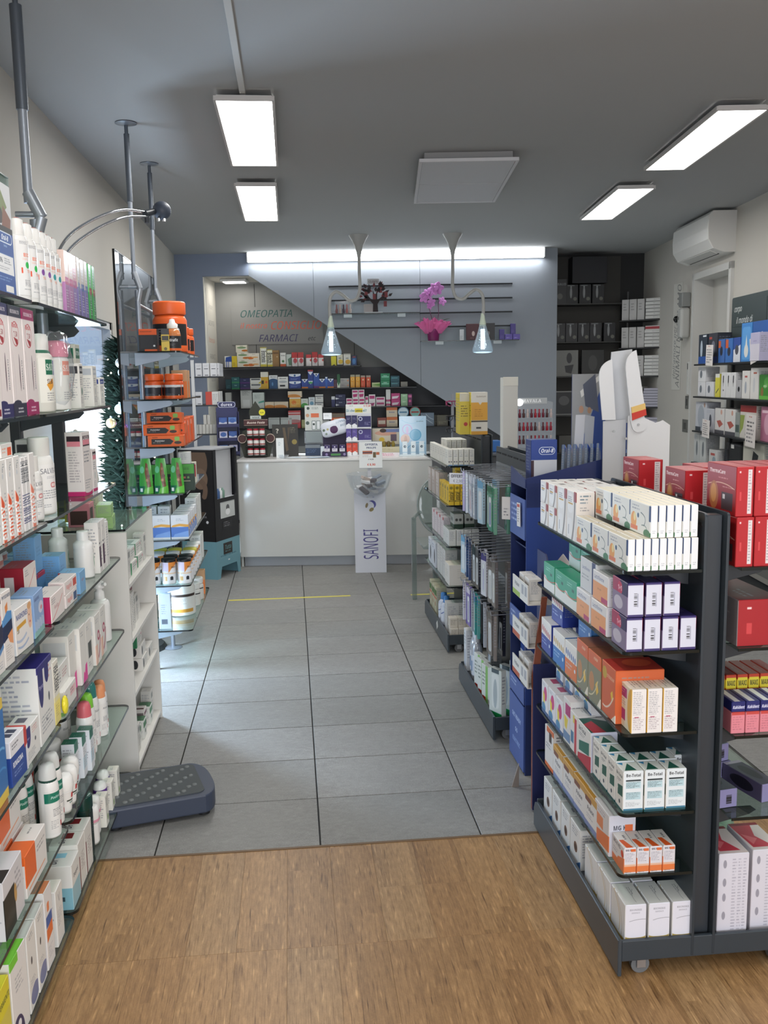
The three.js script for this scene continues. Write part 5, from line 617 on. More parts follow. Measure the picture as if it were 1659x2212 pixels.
S('hyd', { name: 'drink_bottle', cat: 'bottle', look: 'black-labelled drink bottle with white cap', body: [[0, 0], [0.044, 0], [0.046, 0.006], [0.046, 0.09], [0.04, 0.112], [0.028, 0.128], [0, 0.13]], bodyMat: std({ color: rgb('e8945a'), roughness: 0.15, transmission: 0.3, thickness: 0 }), parts: [['cap', [[0.03, 0.127], [0.031, 0.15], [0.018, 0.16], [0.014, 0.178], [0, 0.182]], WHG]], label: { y0: 0.004, y1: 0.085, r: 0.046, bg: '222226', arc: 3, ppm: mid, ops: [['t', 0.5, 0.3, 0.26, 'f2f2f2', 'Hydrafit', 'b', 0.5], ['l', 0.3, 0.55, 0.4, 0.15, 2, '9a9a9c'], ['r', 0, 0.84, 1, 0.16, 'e8682a']] } }); standing(FC, PU[0], 'hyd', -0.655, UY[0], -0.075);
const tub = (k, look, s, o = {}) => S(k, { name: 'powder_tub', cat: 'tub', look, body: [[0, 0], [0.085, 0], [0.09, 0.01], [0.09, 0.17], [0.075, 0.2], [0, 0.2]].map(([r, y]) => [r * s, y * s]), bodyMat: o.b ?? ORG, parts: [['lid', [[0.078, 0.198], [0.086, 0.204], [0.086, 0.26], [0.08, 0.268], [0, 0.268]].map(([r, y]) => [r * s, y * s]), o.l ?? ORG]], label: { y0: 0.02 * s, y1: 0.15 * s, r: 0.09 * s, bg: '1b1b1e', arc: 2.6, ppm: 500, ops: [['r', 0, 0.86, 1, 0.14, 'e8662a'], ['t', 0.7, 0.45, 0.3, 'f0f0f0', 'PRO', 'bv', 0.6], ['l', 0.15, 0.2, 0.3, 0.5, 5, 'b0b0b4'], ...(o.ops ?? [])] } });
tub('tub1', 'big orange powder tub with black label', 1.12); tub('tub2', 'small orange powder tub with dark label', 0.62); tub('tub3', 'black powder tub with wide orange lid', 0.62, { b: BLK, ops: [['r', 0.1, -0.2, 0.8, 0.25, 'd8d8d6']] });
standing(FC, PU[0], 'tub1', -0.705, UY[0], -0.38); standing(FC, PU[0], 'tub2', -0.675, UY[0], -0.66); standing(FC, PU[0], 'tub2', -0.665, UY[0], -0.82);
tub('tub4', 'black and orange jar with grey front', 0.53, { b: M('d85a26', 0.4), ops: [['r', 0, 0, 1, 0.2, 'cfcfd0'], ['r', 0.1, 0.22, 0.8, 0.6, '2a2a30'], ['l', 0.15, 0.72, 0.6, 0.2, 3, 'b0b0b4'], ['c', 0.82, 0.82, 0.05, 'e0e0e0']] }); [-0.775, -0.665].forEach((u) => standing(FC, PU[1], 'tub4', u, UY[1], -0.06)); [-0.775, -0.665].forEach((u) => standing(FC, PU[1], 'tub4', u, UY[1], -0.18));
D('tan', 'tan sport carton with orange side', 0.09, 0.165, 0.06, mid, 'c89a70', [['r', 0, 0.4, 1, 0.6, 'e07a3a'], ['l', 0.2, 0.3, 0.6, 0.5, 5, '4a3428']]); put(FC, PU[1], 'tan', -0.66, UY[1], -0.34); put(FC, PU[1], 'tan', -0.66, UY[1], -0.45);
D('bar', 'long orange protein bar carton', 0.2, 0.062, 0.1, mid, 'e8641f', [['p', '1c1a1c', 0.1, 0.3, 0.62, 0.3, 0.72, 0.52, 0.64, 0.82, 0.1, 0.82], ['t', 0.33, 0.48, 0.17, 'f2e8e0', 'Proteinbar', 'bi', 0.4], ['l', 0.14, 0.62, 0.35, 0.12, 1, 'e0d0c0'], ['rr', 0.75, 0.1, 0.14, 0.4, '8abf5a', 0.3], ['e', 0.84, 0.66, 0.1, 0.14, '3a2418'], ['t', 0.2, 0.16, 0.14, '5a1c08', 'NAMED', 'b', 0.2]], { tbg: 'd85a1c' }); put(FC, PU[2], 'bar', -0.715, UY[2], -0.015); put(FC, PU[2], 'bar', -0.74, UY[2] + 0.0625, -0.03); put(FC, PU[2], 'bar', -0.73, UY[2], -0.13); put(FC, PU[2], 'bar', -0.72, UY[2] + 0.0625, -0.14); put(FC, PU[2], 'bar', -0.73, UY[2] + 0.125, -0.12, { tilt: -0.06 });
D('pch', 'orange upright sport sachet carton', 0.05, 0.15, 0.07, mid, 'e4632c', [['r', 0.1, 0.1, 0.8, 0.2, 'f0b09a'], ['l', 0.2, 0.4, 0.6, 0.4, 5, 'f4d8c8']]); [-0.25, -0.33, -0.42, -0.52, -0.62].forEach((n, i) => put(FC, PU[2], 'pch', -0.645 + (i % 2) * 0.008, UY[2], n));
// snack pouches
const pouchGeo = cached('pouch', () => { const g = new THREE.BoxGeometry(1, 1, 1, 10, 14, 2), p = g.attributes.position; for (let i = 0; i < p.count; i++) { const y = p.getY(i) + 0.5, x = p.getX(i) * 2, k = 1 - 0.35 * y * y, th = (1 - y) * 0.85 + 0.06; p.setXYZ(i, p.getX(i) * k * 0.078, y * 0.2, p.getZ(i) * th * 0.07 * (1 - 0.4 * x * x)); } g.computeVertexNormals(); return g; });
{ const q = panel(0.08, 0.2, mid, '4aa83c', [['r', 0, 0, 0.4, 1, '3f9a44'], ['p', '7a4a30', 0.5, 0.12, 0.7, 0.16, 0.85, 0.8, 0.6, 0.82, 0.42, 0.4], ['c', 0.6, 0.3, 0.1, '9a6a4a'], ['c', 0.7, 0.5, 0.12, '5a2f22'], ['c', 0.58, 0.62, 0.1, 'b08a62'], ['c', 0.72, 0.7, 0.1, '6a3c2a'], ['r', 0.05, 0.8, 0.3, 0.14, 'f0f0f0'], ['p', '1d6a48', 0, 0.78, 0.45, 0.78, 0.35, 0.98, 0, 0.98], ['p', '6ac048', 0.4, 0.86, 1, 0.78, 1, 1, 0.3, 1], ['r', 0.08, 0.84, 0.18, 0.1, 'e8e8ea'], ['e', 0.2, 0.32, 0.18, 0.1, '6fc090']]);
  const g = pouchGeo.clone(), uv = g.attributes.uv; for (let i = 0; i < uv.count; i++) uv.setXY(i, q.u0 + (q.u1 - q.u0) * uv.getX(i), q.v0 + (q.v1 - q.v0) * uv.getY(i));
  [-0.84, -0.755, -0.665].forEach((u, i) => { const m = mesh('snack_pouch', g, q.s.gloss); m.position.set(...at(FC, u, UY[3] + 0.001, -0.05)); m.rotation.y = jit(0.08) + 0.1; register(m, 'green nut snack pouch with pointed top', 'pouch', PU[3], FC, u, UY[3], -0.05); }); }
D('gbk', 'green and black snack carton', 0.085, 0.155, 0.06, mid, '14301c', [['r', 0, 0, 1, 0.36, '4aa038'], ['l', 0.3, 0.12, 0.4, 0.1, 2, '1c3a18'], ['c', 0.35, 0.5, 0.08, 'c06a5a'], ['c', 0.6, 0.5, 0.08, '6aa05a'], ['r', 0.25, 0.62, 0.5, 0.03, 'c8b8a0']]); [-0.62, -0.7, -0.78, -0.86].forEach((u) => put(FC, PU[3], 'gbk', u, UY[3], -0.14)); D('wrd', 'white and red snack pack', 0.07, 0.13, 0.06, mid, 'e2dcc8', [['r', 0.4, 0.1, 0.6, 0.6, 'b82820'], ['e', 0.3, 0.6, 0.2, 0.2, '5a4a2a']]); [-0.3, -0.42, -0.56].forEach((n) => put(FC, PU[3], 'wrd', -0.645, UY[3], n)); D('wbx', 'white carton standing on green ones', 0.07, 0.07, 0.05, mid, 'd8d8d4', [['l', 0.2, 0.2, 0.6, 0.5, 4, '9a9c9e']]); put(FC, PU[3], 'wbx', -0.63, UY[3] + 0.156, -0.15);
D('wbl', 'white and blue supplement carton with orange arc', 0.1, 0.14, 0.07, mid, 'e4e6ea', [['p', 'e8a840', 0.1, 0.42, 0.5, 0.36, 1, 0.4, 1, 0.52, 0.5, 0.46, 0, 0.52], ['r', 0, 0.5, 1, 0.42, '4a7acc'], ['p', '7aa4e4', 0.2, 0.8, 1, 0.66, 1, 0.92, 0.1, 0.92], ['l', 0.3, 0.15, 0.5, 0.12, 2, 'a0a8b8']], { side: [['r', 0.2, 0.4, 0.6, 0.2, 'd8903a'], ['r', 0.2, 0.62, 0.6, 0.3, '4a6ab0']] }); [-0.765, -0.66].forEach((u) => put(FC, PU[4], 'wbl', u, UY[4], -0.02)); [-0.12, -0.22, -0.33, -0.44].forEach((n) => put(FC, PU[4], 'wbl', -0.66, UY[4], n)); D('wgr', 'white and grey supplement carton', 0.07, 0.17, 0.07, mid, 'dcdcd8', [['l', 0.2, 0.1, 0.6, 0.7, 8, '8a8e90']], {}); [-0.55, -0.66, -0.77].forEach((n) => put(FC, PU[4], 'wgr', -0.65, UY[4], n)); [-0.85, -0.77].forEach((u) => put(FC, PU[4], 'wgr', u, UY[4], -0.2));
const canS = (k, look, lid) => S(k, { name: 'powder_can', cat: 'can', look, body: [[0, 0], [0.039, 0], [0.041, 0.003], [0.04, 0.006], [0.04, 0.132], [0.041, 0.135], [0, 0.136]], bodyMat: M('dcdcdc', 0.35), parts: [['lid', [[0.0415, 0.13], [0.0425, 0.136], [0.042, 0.148], [0, 0.149]], lid]], label: { y0: 0.006, y1: 0.13, r: 0.0402, bg: 'e9e8ea', arc: 5.6, ppm: mid, ops: [['p', 'e08a3a', 0.52, 0, 0.85, 0, 0.6, 0.3, 0.52, 0.5], ['r', 0.36, 0.02, 0.16, 0.4, 'e2d6ee'], ['t', 0.66, 0.24, 0.12, '4a3430', 'Meri', 'bi', 0.2], ['r', 0.38, 0.68, 0.1, 0.2, 'd8b078'], ['p', '2a2c30', 0.56, 0.7, 0.6, 0.66, 0.64, 0.7, 0.64, 0.84, 0.56, 0.84], ['r', 0, 0.5, 1, 0.06, 'e8ceb0'], ['r', 0, 0, 0.3, 0.4, 'e08a3a'], ['l', 0.38, 0.56, 0.1, 0.05, 1, '5aa0d0']] } });
canS('can1', 'white and orange powder can with black lid', M('17171a', 0.3)); canS('can2', 'white powder can with yellow lid', M('d0c84a', 0.4)); canS('can3', 'white powder can with pale lid', M('e4e4e0', 0.4));
[-0.74, -0.65].forEach((u) => standing(FC, PU[5], 'can1', u, UY[5], -0.065)); standing(FC, PU[5], 'can1', -0.83, UY[5], -0.065); [-0.74, -0.65].forEach((u) => standing(FC, PU[5], 'can1', u, UY[5], -0.17)); for (const n of [-0.28, -0.39]) [-0.83, -0.74, -0.65].forEach((u) => standing(FC, PU[5], n > -0.3 ? 'can3' : 'can2', u, UY[5], n)); [-0.5, -0.61].forEach((n) => standing(FC, PU[5], 'can3', -0.65, UY[5], n)); put(FC, PU[5], 'wgr', -0.65, UY[5], -0.72); put(FC, PU[5], 'wgr', -0.65, UY[5], -0.85);
tub('buc', 'large white bucket with gold band', 1, { b: M('d9d8d2', 0.4), l: M('cfcdc8', 0.4), ops: [['r', 0, 0, 1, 1, 'dad9d3'], ['r', 0, 0.1, 1, 0.12, '3a2e28'], ['r', 0.1, 0.8, 0.8, 0.16, 'c8923a'], ['l', 0.3, 0.3, 0.4, 0.3, 4, '9a9894']] }); tub('buc2', 'small white bucket with black rim', 0.55, { b: M('d9d8d2', 0.4), l: M('e2e0dc', 0.4), ops: [['r', 0, 0, 1, 1, 'd4d2cc'], ['r', 0, 0, 1, 0.1, '1c1c1c'], ['l', 0.3, 0.3, 0.4, 0.4, 4, '8a8884']] });
D('sil', 'silver stand-up powder pack with dark square', 0.07, 0.21, 0.05, mid, 'b9c3d0', [['r', 0.2, 0.72, 0.5, 0.14, '5a6472'], ['l', 0.2, 0.3, 0.5, 0.3, 5, '8a94a2']], { gloss: true }); put(FC, PU[6], 'sil', -0.77, UY[6], -0.03); standing(FC, PU[6], 'buc', -0.72, UY[6], -0.4); standing(FC, PU[6], 'buc2', -0.67, UY[6], -0.62); standing(FC, PU[6], 'buc2', -0.665, UY[6], -0.78); put(FC, PU[6], 'tan', -0.665, UY[6], -0.92, { look: 'white carton with orange tip' });
// Christmas tree in the window
{ const g = thing('christmas_tree', 'dark green Christmas tree with lights by the window', 'tree', [-1.03, 0, -5.92]), L = [], brs = 2600, q = new THREE.Quaternion(), up = V3(0, 1, 0);
  const needle = new THREE.ConeGeometry(0.013, 0.085, 5); needle.translate(0, 0.04, 0);
  for (let i = 0; i < brs; i++) { const y = 0.35 + Math.pow(rnd(), 0.8) * 1.6, R = 0.22 * (1 - (y - 0.35) / 1.75) + 0.03, a = rnd() * 6.283, r = R * (0.35 + 0.65 * rnd()), d = V3(Math.cos(a), 0.25 + jit(0.5), Math.sin(a)).normalize(), k = needle.clone(); k.applyQuaternion(q.setFromUnitVectors(up, d)); k.translate(Math.cos(a) * r * 0.8, y, Math.sin(a) * r * 0.8); L.push(k); }
  const f = part(g, 'foliage', merge(L), M('0e2619', 0.9)); f.userData.kind = 'stuff'; part(g, 'trunk', cyl(0.015, 0.035, 1.9, 0, 0.97, 0, 10), M('3a2c20', 0.8)); part(g, 'stand', merge([cyl(0.17, 0.19, 0.03, 0, 0.015, 0, 20)]), M('2a2c2c', 0.6));
  const li = []; for (let i = 0; i < 70; i++) { const y = 0.5 + rnd() * 1.35, R = 0.22 * (1 - (y - 0.35) / 1.75) + 0.06, a = rnd() * 6.283; li.push(new THREE.IcosahedronGeometry(0.006, 0).translate(Math.cos(a) * R, y, Math.sin(a) * R)); }
  const lm = part(g, 'fairy_lights', merge(li), std({ color: rgb('fff4dc'), emissive: new THREE.Color(1, 0.92, 0.75), emissiveIntensity: 2 })); lm.userData.kind = 'stuff';
  for (const [n, c, x, y, z, rg] of [['silver mirrored', 'b8b2aa', -0.98, 1.81, -5.6, 1], ['pale blue', 'a8cfe4', -0.965, 1.755, -5.58, 0], ['second pale blue', 'a8cfe4', -0.99, 1.545, -5.55, 0], ['glittering gold', 'c8a878', -1.04, 1.465, -5.53, 1], ['glossy purple', '9a58c8', -0.95, 1.455, -5.6, 1]]) { const b = mesh('bauble', new THREE.SphereGeometry(0.03, 24, 16), std({ color: rgb(c), roughness: rg ? 0.22 : 0.5, metalness: rg ? 0.7 : 0 })); b.position.set(x, y, z); tag(b, `${n} bauble hanging on the Christmas tree`, 'bauble', 'baubles'); const h = part(b, 'hanger', cyl(0.006, 0.007, 0.014, 0, 0.033, 0, 10), METAL); } }
// ------------------------------------------------------------------ counter top
KIND = 'medicine_carton';
const far = 380, PA = ['top', 'second', 'third', 'lowest'].map((n) => ({ at: `${n} alcove shelf`, end: 'left', from: 1 }));
function g4(key, look, w, h, d, bg, ops = [], o = {}) { D(key, look, w, h, d, o.ppm ?? far, bg, ops, o); }
const two = (a) => ['r', 0, 0, 1, 0.4, a], txt = (c, s = 0.14, y = 0.3, T = 'Forte') => ['t', 0.5, y, s, c, T, 'b', 0.8], li = (c = '8a8c90') => ['l', 0.15, 0.6, 0.7, 0.3, 3, c];
const shelfRow = (P, y, list) => list.forEach(([k, look, u, w, h, bg, ops, o]) => { const key = 'al' + k; if (look) g4(key, look, w, h, 0.06 + (w > 0.12 ? 0.03 : 0), bg, ops, o); put(FA, P, key, u, y + (o?.up ?? 0), -0.03); });
shelfRow(PA[0], AY[0], [['a', 'white and blue striped carton', -1.925, 0.08, 0.13, 'e0dfda', [['p', '2a4fa0', 0.2, 0.1, 1, 0, 1, 0.5, 0.1, 0.5], ['r', 0.2, 0.5, 0.1, 0.5, '3a5ab0'], ['r', 0.5, 0.5, 0.1, 0.5, '3a5ab0']]], ['b', 'yellow slim carton', -1.85, 0.06, 0.13, 'e2c62e', [li('8a7420')]], ['c', 'white carton with green swoosh', -1.75, 0.135, 0.085, 'e4dfcc', [['e', 0.8, 0.75, 0.3, 0.14, 'c8742a'], ['e', 0.5, 0.35, 0.4, 0.12, '7a9a6a'], txt('8a8a7a', 0.14, 0.15, 'Arnica')]], ['d', 'white carton with orange swoosh', -1.615, 0.135, 0.08, 'e8e0d0', [['e', 0.2, 0.7, 0.3, 0.2, 'd8722a'], ['e', 0.6, 0.6, 0.3, 0.1, 'e8b06a'], txt('9a8a7a', 0.14, 0.15, 'Arnica')]], ['e', 'white syrup carton with tall lettering', -1.505, 0.074, 0.228, 'e8e6cc', [['rr', 0.15, 0.1, 0.7, 0.75, 'f2f2ea', 0.4], ['t', 0.5, 0.48, 0.34, '24241c', 'Bronchenolo', 'bV', 0.6], ['r', 0, 0.88, 1, 0.12, 'd8c83a'], ['r', 0, 0, 1, 0.04, 'b8a83a']]], ['f', 'white syrup carton with short lettering', -1.43, 0.06, 0.2, 'e8e6cc', [['t', 0.5, 0.48, 0.4, '24241c', 'Bronch', 'bV', 0.6], ['r', 0, 0.88, 1, 0.12, 'd8c83a'], ['r', 0, 0, 1, 0.04, 'b8a83a']]], ['g', 'brown kraft carton', -1.36, 0.078, 0.19, '9a7440', [['r', 0.1, 0.12, 0.8, 0.1, '6a4a20'], ['c', 0.7, 0.4, 0.1, 'c8b08a']]], ['h', 'white carton with green dot and orange foot', -1.275, 0.066, 0.16, 'e6e4de', [['c', 0.5, 0.62, 0.22, '4a7a44'], ['r', 0, 0.82, 1, 0.18, 'd8602a'], txt('6a6a64', 0.1, 0.2, 'Aveda')]], ['i', 'grey-green carton', -1.207, 0.06, 0.14, 'c4ccc4', [['p', '5a7a62', 0.3, 0.4, 1, 0.2, 1, 0.9, 0.5, 0.9]]], ['j', 'red-topped white pill carton', -1.138, 0.066, 0.162, 'e4dedc', [['r', 0, 0, 1, 0.4, 'c03030'], ['e', 0.6, 0.6, 0.35, 0.18, 'c43c44'], li()]], ['j', '', -1.067], ['k', 'white pill carton with crimson curve', -0.972, 0.062, 0.135, 'e6e0de', [['r', 0, 0, 1, 0.3, 'cc3a3a'], ['e', 0.3, 0.7, 0.5, 0.22, 'efe8e6'], ['e', 0.9, 0.5, 0.2, 0.1, 'cc4a44']]], ['j', '', -0.9], ['k', '', -0.828], ['l', 'bright yellow jagged carton', -0.677, 0.062, 0.11, 'e8dc30', [['p', '2a2a22', 0.2, 1, 0.6, 0.85, 0.8, 1]]], ['m', 'white and yellow lemon carton', -0.603, 0.068, 0.13, 'e8e4cc', [['e', 0.6, 0.65, 0.4, 0.2, 'e8c43a'], txt('4a4a44', 0.14, 0.35, '500'), ['r', 0, 0.92, 1, 0.08, '2a2a22']]], ['n', 'larger white lemon carton', -0.518, 0.084, 0.138, 'eae8dc', [['e', 0.6, 0.7, 0.36, 0.2, 'e8b43a'], txt('3a3a34', 0.14, 0.38, '400'), ['r', 0, 0, 1, 0.1, 'c8c4b8']]], ['o', 'blue carton with water drop', -0.437, 0.062, 0.115, '27508a', [['e', 0.5, 0.6, 0.3, 0.3, '4a8ac8'], ['r', 0, 0, 1, 0.25, '23304a'], ['r', 0.2, 0.12, 0.6, 0.08, 'b8384a']]]]);
put(FA, PA[0], 'alc', -1.75, AY[0] + 0.0855, -0.03, { look: 'upper white carton with green swoosh' }); put(FA, PA[0], 'ald', -1.62, AY[0] + 0.0805, -0.03, { look: 'upper white carton with orange swoosh' }); put(FA, PA[0], 'alc', -1.76, AY[0] + 0.171, -0.03, { look: 'white carton topping the swoosh stack' });
shelfRow(PA[1], AY[1], [['2a', 'dark teal carton', -1.93, 0.068, 0.12, '123c44', [li('5a8a90')]], ['2b', 'teal carton with white lettering', -1.846, 0.095, 0.072, '1c5a5c', [txt('c8d8d8', 0.16, 0.35), ['r', 0, 0.75, 1, 0.25, '2a7a50']]], ['2c', 'navy carton with violet foot', -1.736, 0.118, 0.065, '1e2450', [txt('c8c8e0', 0.16, 0.35), ['r', 0, 0.7, 1, 0.3, '4a2a68']]], ['2d', 'white and grey flat carton', -1.607, 0.132, 0.064, 'd8d8d2', [['r', 0.1, 0.1, 0.8, 0.25, '5a5e62'], ['p', 'c8b83a', 0.7, 1, 1, 0.5, 1, 1]]], ['2e', 'tall yellow carton with black square', -1.503, 0.09, 0.2, 'd0a42e', [['r', 0, 0, 1, 0.3, 'e4e0d0'], ['r', 0.1, 0.5, 0.3, 0.2, '1e1c18'], ['c', 0.75, 0.6, 0.15, 'd86a2a']]], ['2f', 'white and blue curved carton', -1.399, 0.1, 0.16, 'dfe2e4', [['e', 0.5, 0.85, 0.9, 0.6, '28507a'], ['e', 0.4, 0.65, 0.1, 0.14, '5a8ab8'], txt('3a3e48', 0.1, 0.12, 'Mucosol')]], ['2g', 'white carton with black patch', -1.284, 0.122, 0.14, 'e6e6e2', [txt('2a2c30', 0.14, 0.14, 'Mucosol'), ['r', 0.2, 0.68, 0.5, 0.14, '24262a'], ['e', 0.5, 0.42, 0.4, 0.1, 'b8bcc0']]], ['2h', 'wide blue and white carton', -1.143, 0.14, 0.085, '27408e', [['e', 0.5, 0, 0.6, 0.4, 'e2e8f0'], ['c', 0.5, 0.22, 0.14, '2a5a9a'], li('b8c8e8')]], ['2i', 'blue carton with white shield', -1.026, 0.078, 0.108, '27489a', [['p', 'e4eaf2', 0, 0, 1, 0, 0.5, 0.4], ['c', 0.5, 0.14, 0.12, '1e2e5a'], ['r', 0, 0.84, 1, 0.16, 'd8823a']]], ['2j', 'tall blue tube carton', -0.957, 0.062, 0.215, '1e3c8c', [['p', 'e4eaf2', 0, 0.1, 1, 0.1, 0.5, 0.3], ['p', 'e4eaf2', 0, 0.6, 1, 0.6, 0.5, 0.8], ['r', 0, 0, 1, 0.08, 'c84a4a'], ['e', 0.5, 0.7, 0.4, 0.06, '4aa05a']]], ['2k', 'blue carton with lilac foot', -0.889, 0.068, 0.175, '2450a4', [['p', 'e4eaf2', 0, 0, 1, 0, 0.5, 0.25], ['c', 0.5, 0.1, 0.14, '1e2e5a'], ['r', 0, 0.85, 1, 0.15, '6a2a78']]], ['2i', '', -0.82], ['2l', 'slim blue carton with shield', -0.77, 0.03, 0.13, '2860b8', [['p', 'e4eaf2', 0, 0, 1, 0, 0.5, 0.25]]], ['2i', '', -0.72], ['2m', 'dark plum carton', -0.665, 0.042, 0.1, '4a2438', [li('8a5a70')]], ['2n', 'slim dark green carton', -0.625, 0.036, 0.16, '1e5a34', [['p', 'e4ecdc', 0, 0.6, 0.5, 0.85, 1, 0.6, 1, 1, 0, 1], li('8ac09a')]], ['2o', 'grey carton with red dots', -0.552, 0.106, 0.055, 'a8a4a0', [['c', 0.85, 0.5, 0.16, 'd88a5a'], ['l', 0.1, 0.3, 0.5, 0.4, 2, '5a5a5a']]], ['2p', 'yellow-orange carton with sun', -0.459, 0.053, 0.15, 'e8a02a', [['r', 0, 0, 1, 0.16, 'a8a48a'], ['o', 0.5, 0.34, 0.28, 'f4dc8a', 0.08], li('f4dca0')]], ['2p', '', -0.397], ['2q', 'deep orange carton with sun', -0.335, 0.052, 0.14, 'd84e26', [['r', 0, 0, 1, 0.16, 'a8988a'], ['c', 0.5, 0.36, 0.2, 'f0c8a0'], li('f0b890')]], ['2q', '', -0.272], ['2r', 'flat lime and white carton', -0.184, 0.095, 0.055, 'cdd8a0', [['p', '6aa83a', 0, 0.5, 1, 0.2, 1, 0.8]]], ['2s', 'emerald green carton', -0.073, 0.11, 0.08, '1c8a5c', [['r', 0.1, 0.4, 0.8, 0.24, '7ac8a4'], txt('e4f4ec', 0.2, 0.3)]], ['2t', 'dark teal blue carton', 0.043, 0.105, 0.065, '1c5866', [['r', 0.1, 0.3, 0.7, 0.2, '5aa0a8']]], ['2u', 'grey beige flat carton', 0.15, 0.08, 0.06, '9a968c', [li('5a5850')]]]);
for (const [k, u, y] of [['al2b', -1.846, 0.0725], ['al2c', -1.736, 0.0655], ['al2d', -1.607, 0.0645], ['al2h', -1.143, 0.0855], ['al2o', -0.552, 0.0555], ['al2s', -0.073, 0.0805], ['al2t', 0.043, 0.0655]]) put(FA, PA[1], k, u, AY[1] + y, -0.03, { look: 'upper ' + designs.get(k).look });
shelfRow(PA[2], AY[2], [['3a', 'grey card and white cartons', -1.94, 0.07, 0.19, 'a8aaa6', [li()]], ['3b', 'white card display with rounded head', -1.726, 0.135, 0.225, 'b8bab6', [['l', 0.15, 0.1, 0.7, 0.25, 4, '6a6e6c'], ['r', 0.2, 0.55, 0.6, 0.4, 'c8cac8']]], ['3c', 'white mint-edged carton', -1.583, 0.135, 0.185, 'c4ccc6', [['l', 0.15, 0.15, 0.7, 0.25, 4, '7a827e'], ['p', '5a9a8a', 0.5, 0.6, 1, 0.5, 1, 0.62, 0.5, 0.7]]], ['3d', 'low orange and cream carton', -1.453, 0.108, 0.072, 'd8c8b0', [['e', 0.5, 0.9, 0.6, 0.4, 'd88a3a'], li('8a7a60')]], ['3e', 'long orange and cream carton', -1.313, 0.166, 0.072, 'd8c8b0', [['e', 0.4, 0.9, 0.5, 0.4, 'd88a3a'], li('8a7a60')]], ['3f', 'orange and yellow carton', -1.148, 0.134, 0.12, 'd8a84a', [['c', 0.4, 0.5, 0.22, 'd87a2a'], li('f0e0b0'), ['r', 0, 0, 1, 0.14, 'dcd8cc']]], ['3g', 'white and green carton', -1.035, 0.085, 0.105, 'cfd4cc', [['e', 0.5, 0.85, 0.5, 0.35, '4a9a4a'], txt('5a6058', 0.14, 0.25)]], ['3h', 'white and sky blue carton', -0.95, 0.074, 0.12, 'ccd4d8', [['c', 0.5, 0.6, 0.3, '6a9ab4'], txt('5a6470', 0.12, 0.2)]], ['3i', 'white and grey striped carton', -0.86, 0.095, 0.075, 'd4d4d0', [['r', 0, 0.2, 1, 0.16, '6a6e72'], txt('3a3c40', 0.24, 0.6)]], ['3j', 'slim white and navy carton', -0.694, 0.042, 0.125, 'd4d6da', [['r', 0, 0.3, 1, 0.7, '2a3060']]], ['3k', 'navy carton with white wave', -0.607, 0.118, 0.074, '1e2248', [['p', 'd8dae0', 0, 0.5, 0.4, 0.7, 0, 0.85], txt('c8cce0', 0.2, 0.3)]], ['3l', 'white and magenta throat carton', -0.504, 0.07, 0.1, 'e4dcdc', [['r', 0.1, 0.12, 0.8, 0.22, 'b8306e'], ['p', 'b8306e', 0.1, 0.55, 0.9, 0.5, 0.8, 0.85, 0.2, 0.9]]], ['3l', '', -0.43], ['3l', '', -0.355], ['3m', 'slim white and magenta carton', -0.296, 0.036, 0.12, 'e4dcdc', [['r', 0.1, 0.1, 0.8, 0.25, 'b8306e'], ['p', 'b8306e', 0.1, 0.7, 0.9, 0.6, 0.6, 0.95]]], ['3n', 'tall white and magenta carton', -0.233, 0.075, 0.14, 'e6e0e0', [['r', 0.1, 0.1, 0.8, 0.26, 'b0286c'], ['p', 'b0286c', 0.1, 0.75, 0.9, 0.7, 0.7, 0.95, 0.1, 0.95], li()]], ['3o', 'flat white and magenta carton', -0.134, 0.108, 0.055, 'dccfd4', [['r', 0.1, 0.2, 0.8, 0.4, 'a83068']]], ['3p', 'tall white carton with magenta foot', -0.041, 0.053, 0.195, 'd4d4d0', [['r', 0, 0.6, 1, 0.12, 'b03068'], ['r', 0, 0.86, 1, 0.1, 'b03068'], li()]], ['3q', 'magenta and white wide carton', 0.047, 0.105, 0.075, 'b83a76', [['p', 'e0d4da', 0.1, 0.5, 0.9, 0.4, 0.7, 0.8, 0.1, 0.9]]], ['3r', 'pale green carton', 0.149, 0.08, 0.07, '9cc49a', [txt('e8f0e4', 0.2, 0.3), li('6a9a6a')]], ['3s', 'plum and pink slim carton', 0.217, 0.05, 0.14, '6a2a5a', [['c', 0.5, 0.6, 0.3, 'd0508a'], ['r', 0.1, 0.1, 0.8, 0.2, 'd870a0']]]]);
for (const [k, u, y] of [['al3l', -0.433, 0.1005], ['al3l', -0.359, 0.1005], ['al3k', -0.607, 0.0745], ['al3i', -0.86, 0.0755], ['al3o', -0.134, 0.0555], ['al3q', 0.047, 0.0755], ['al3r', 0.149, 0.0705], ['al3e', -1.148, 0.1205]]) put(FA, PA[2], k, u, AY[2] + y, -0.03, { look: 'upper ' + designs.get(k).look });
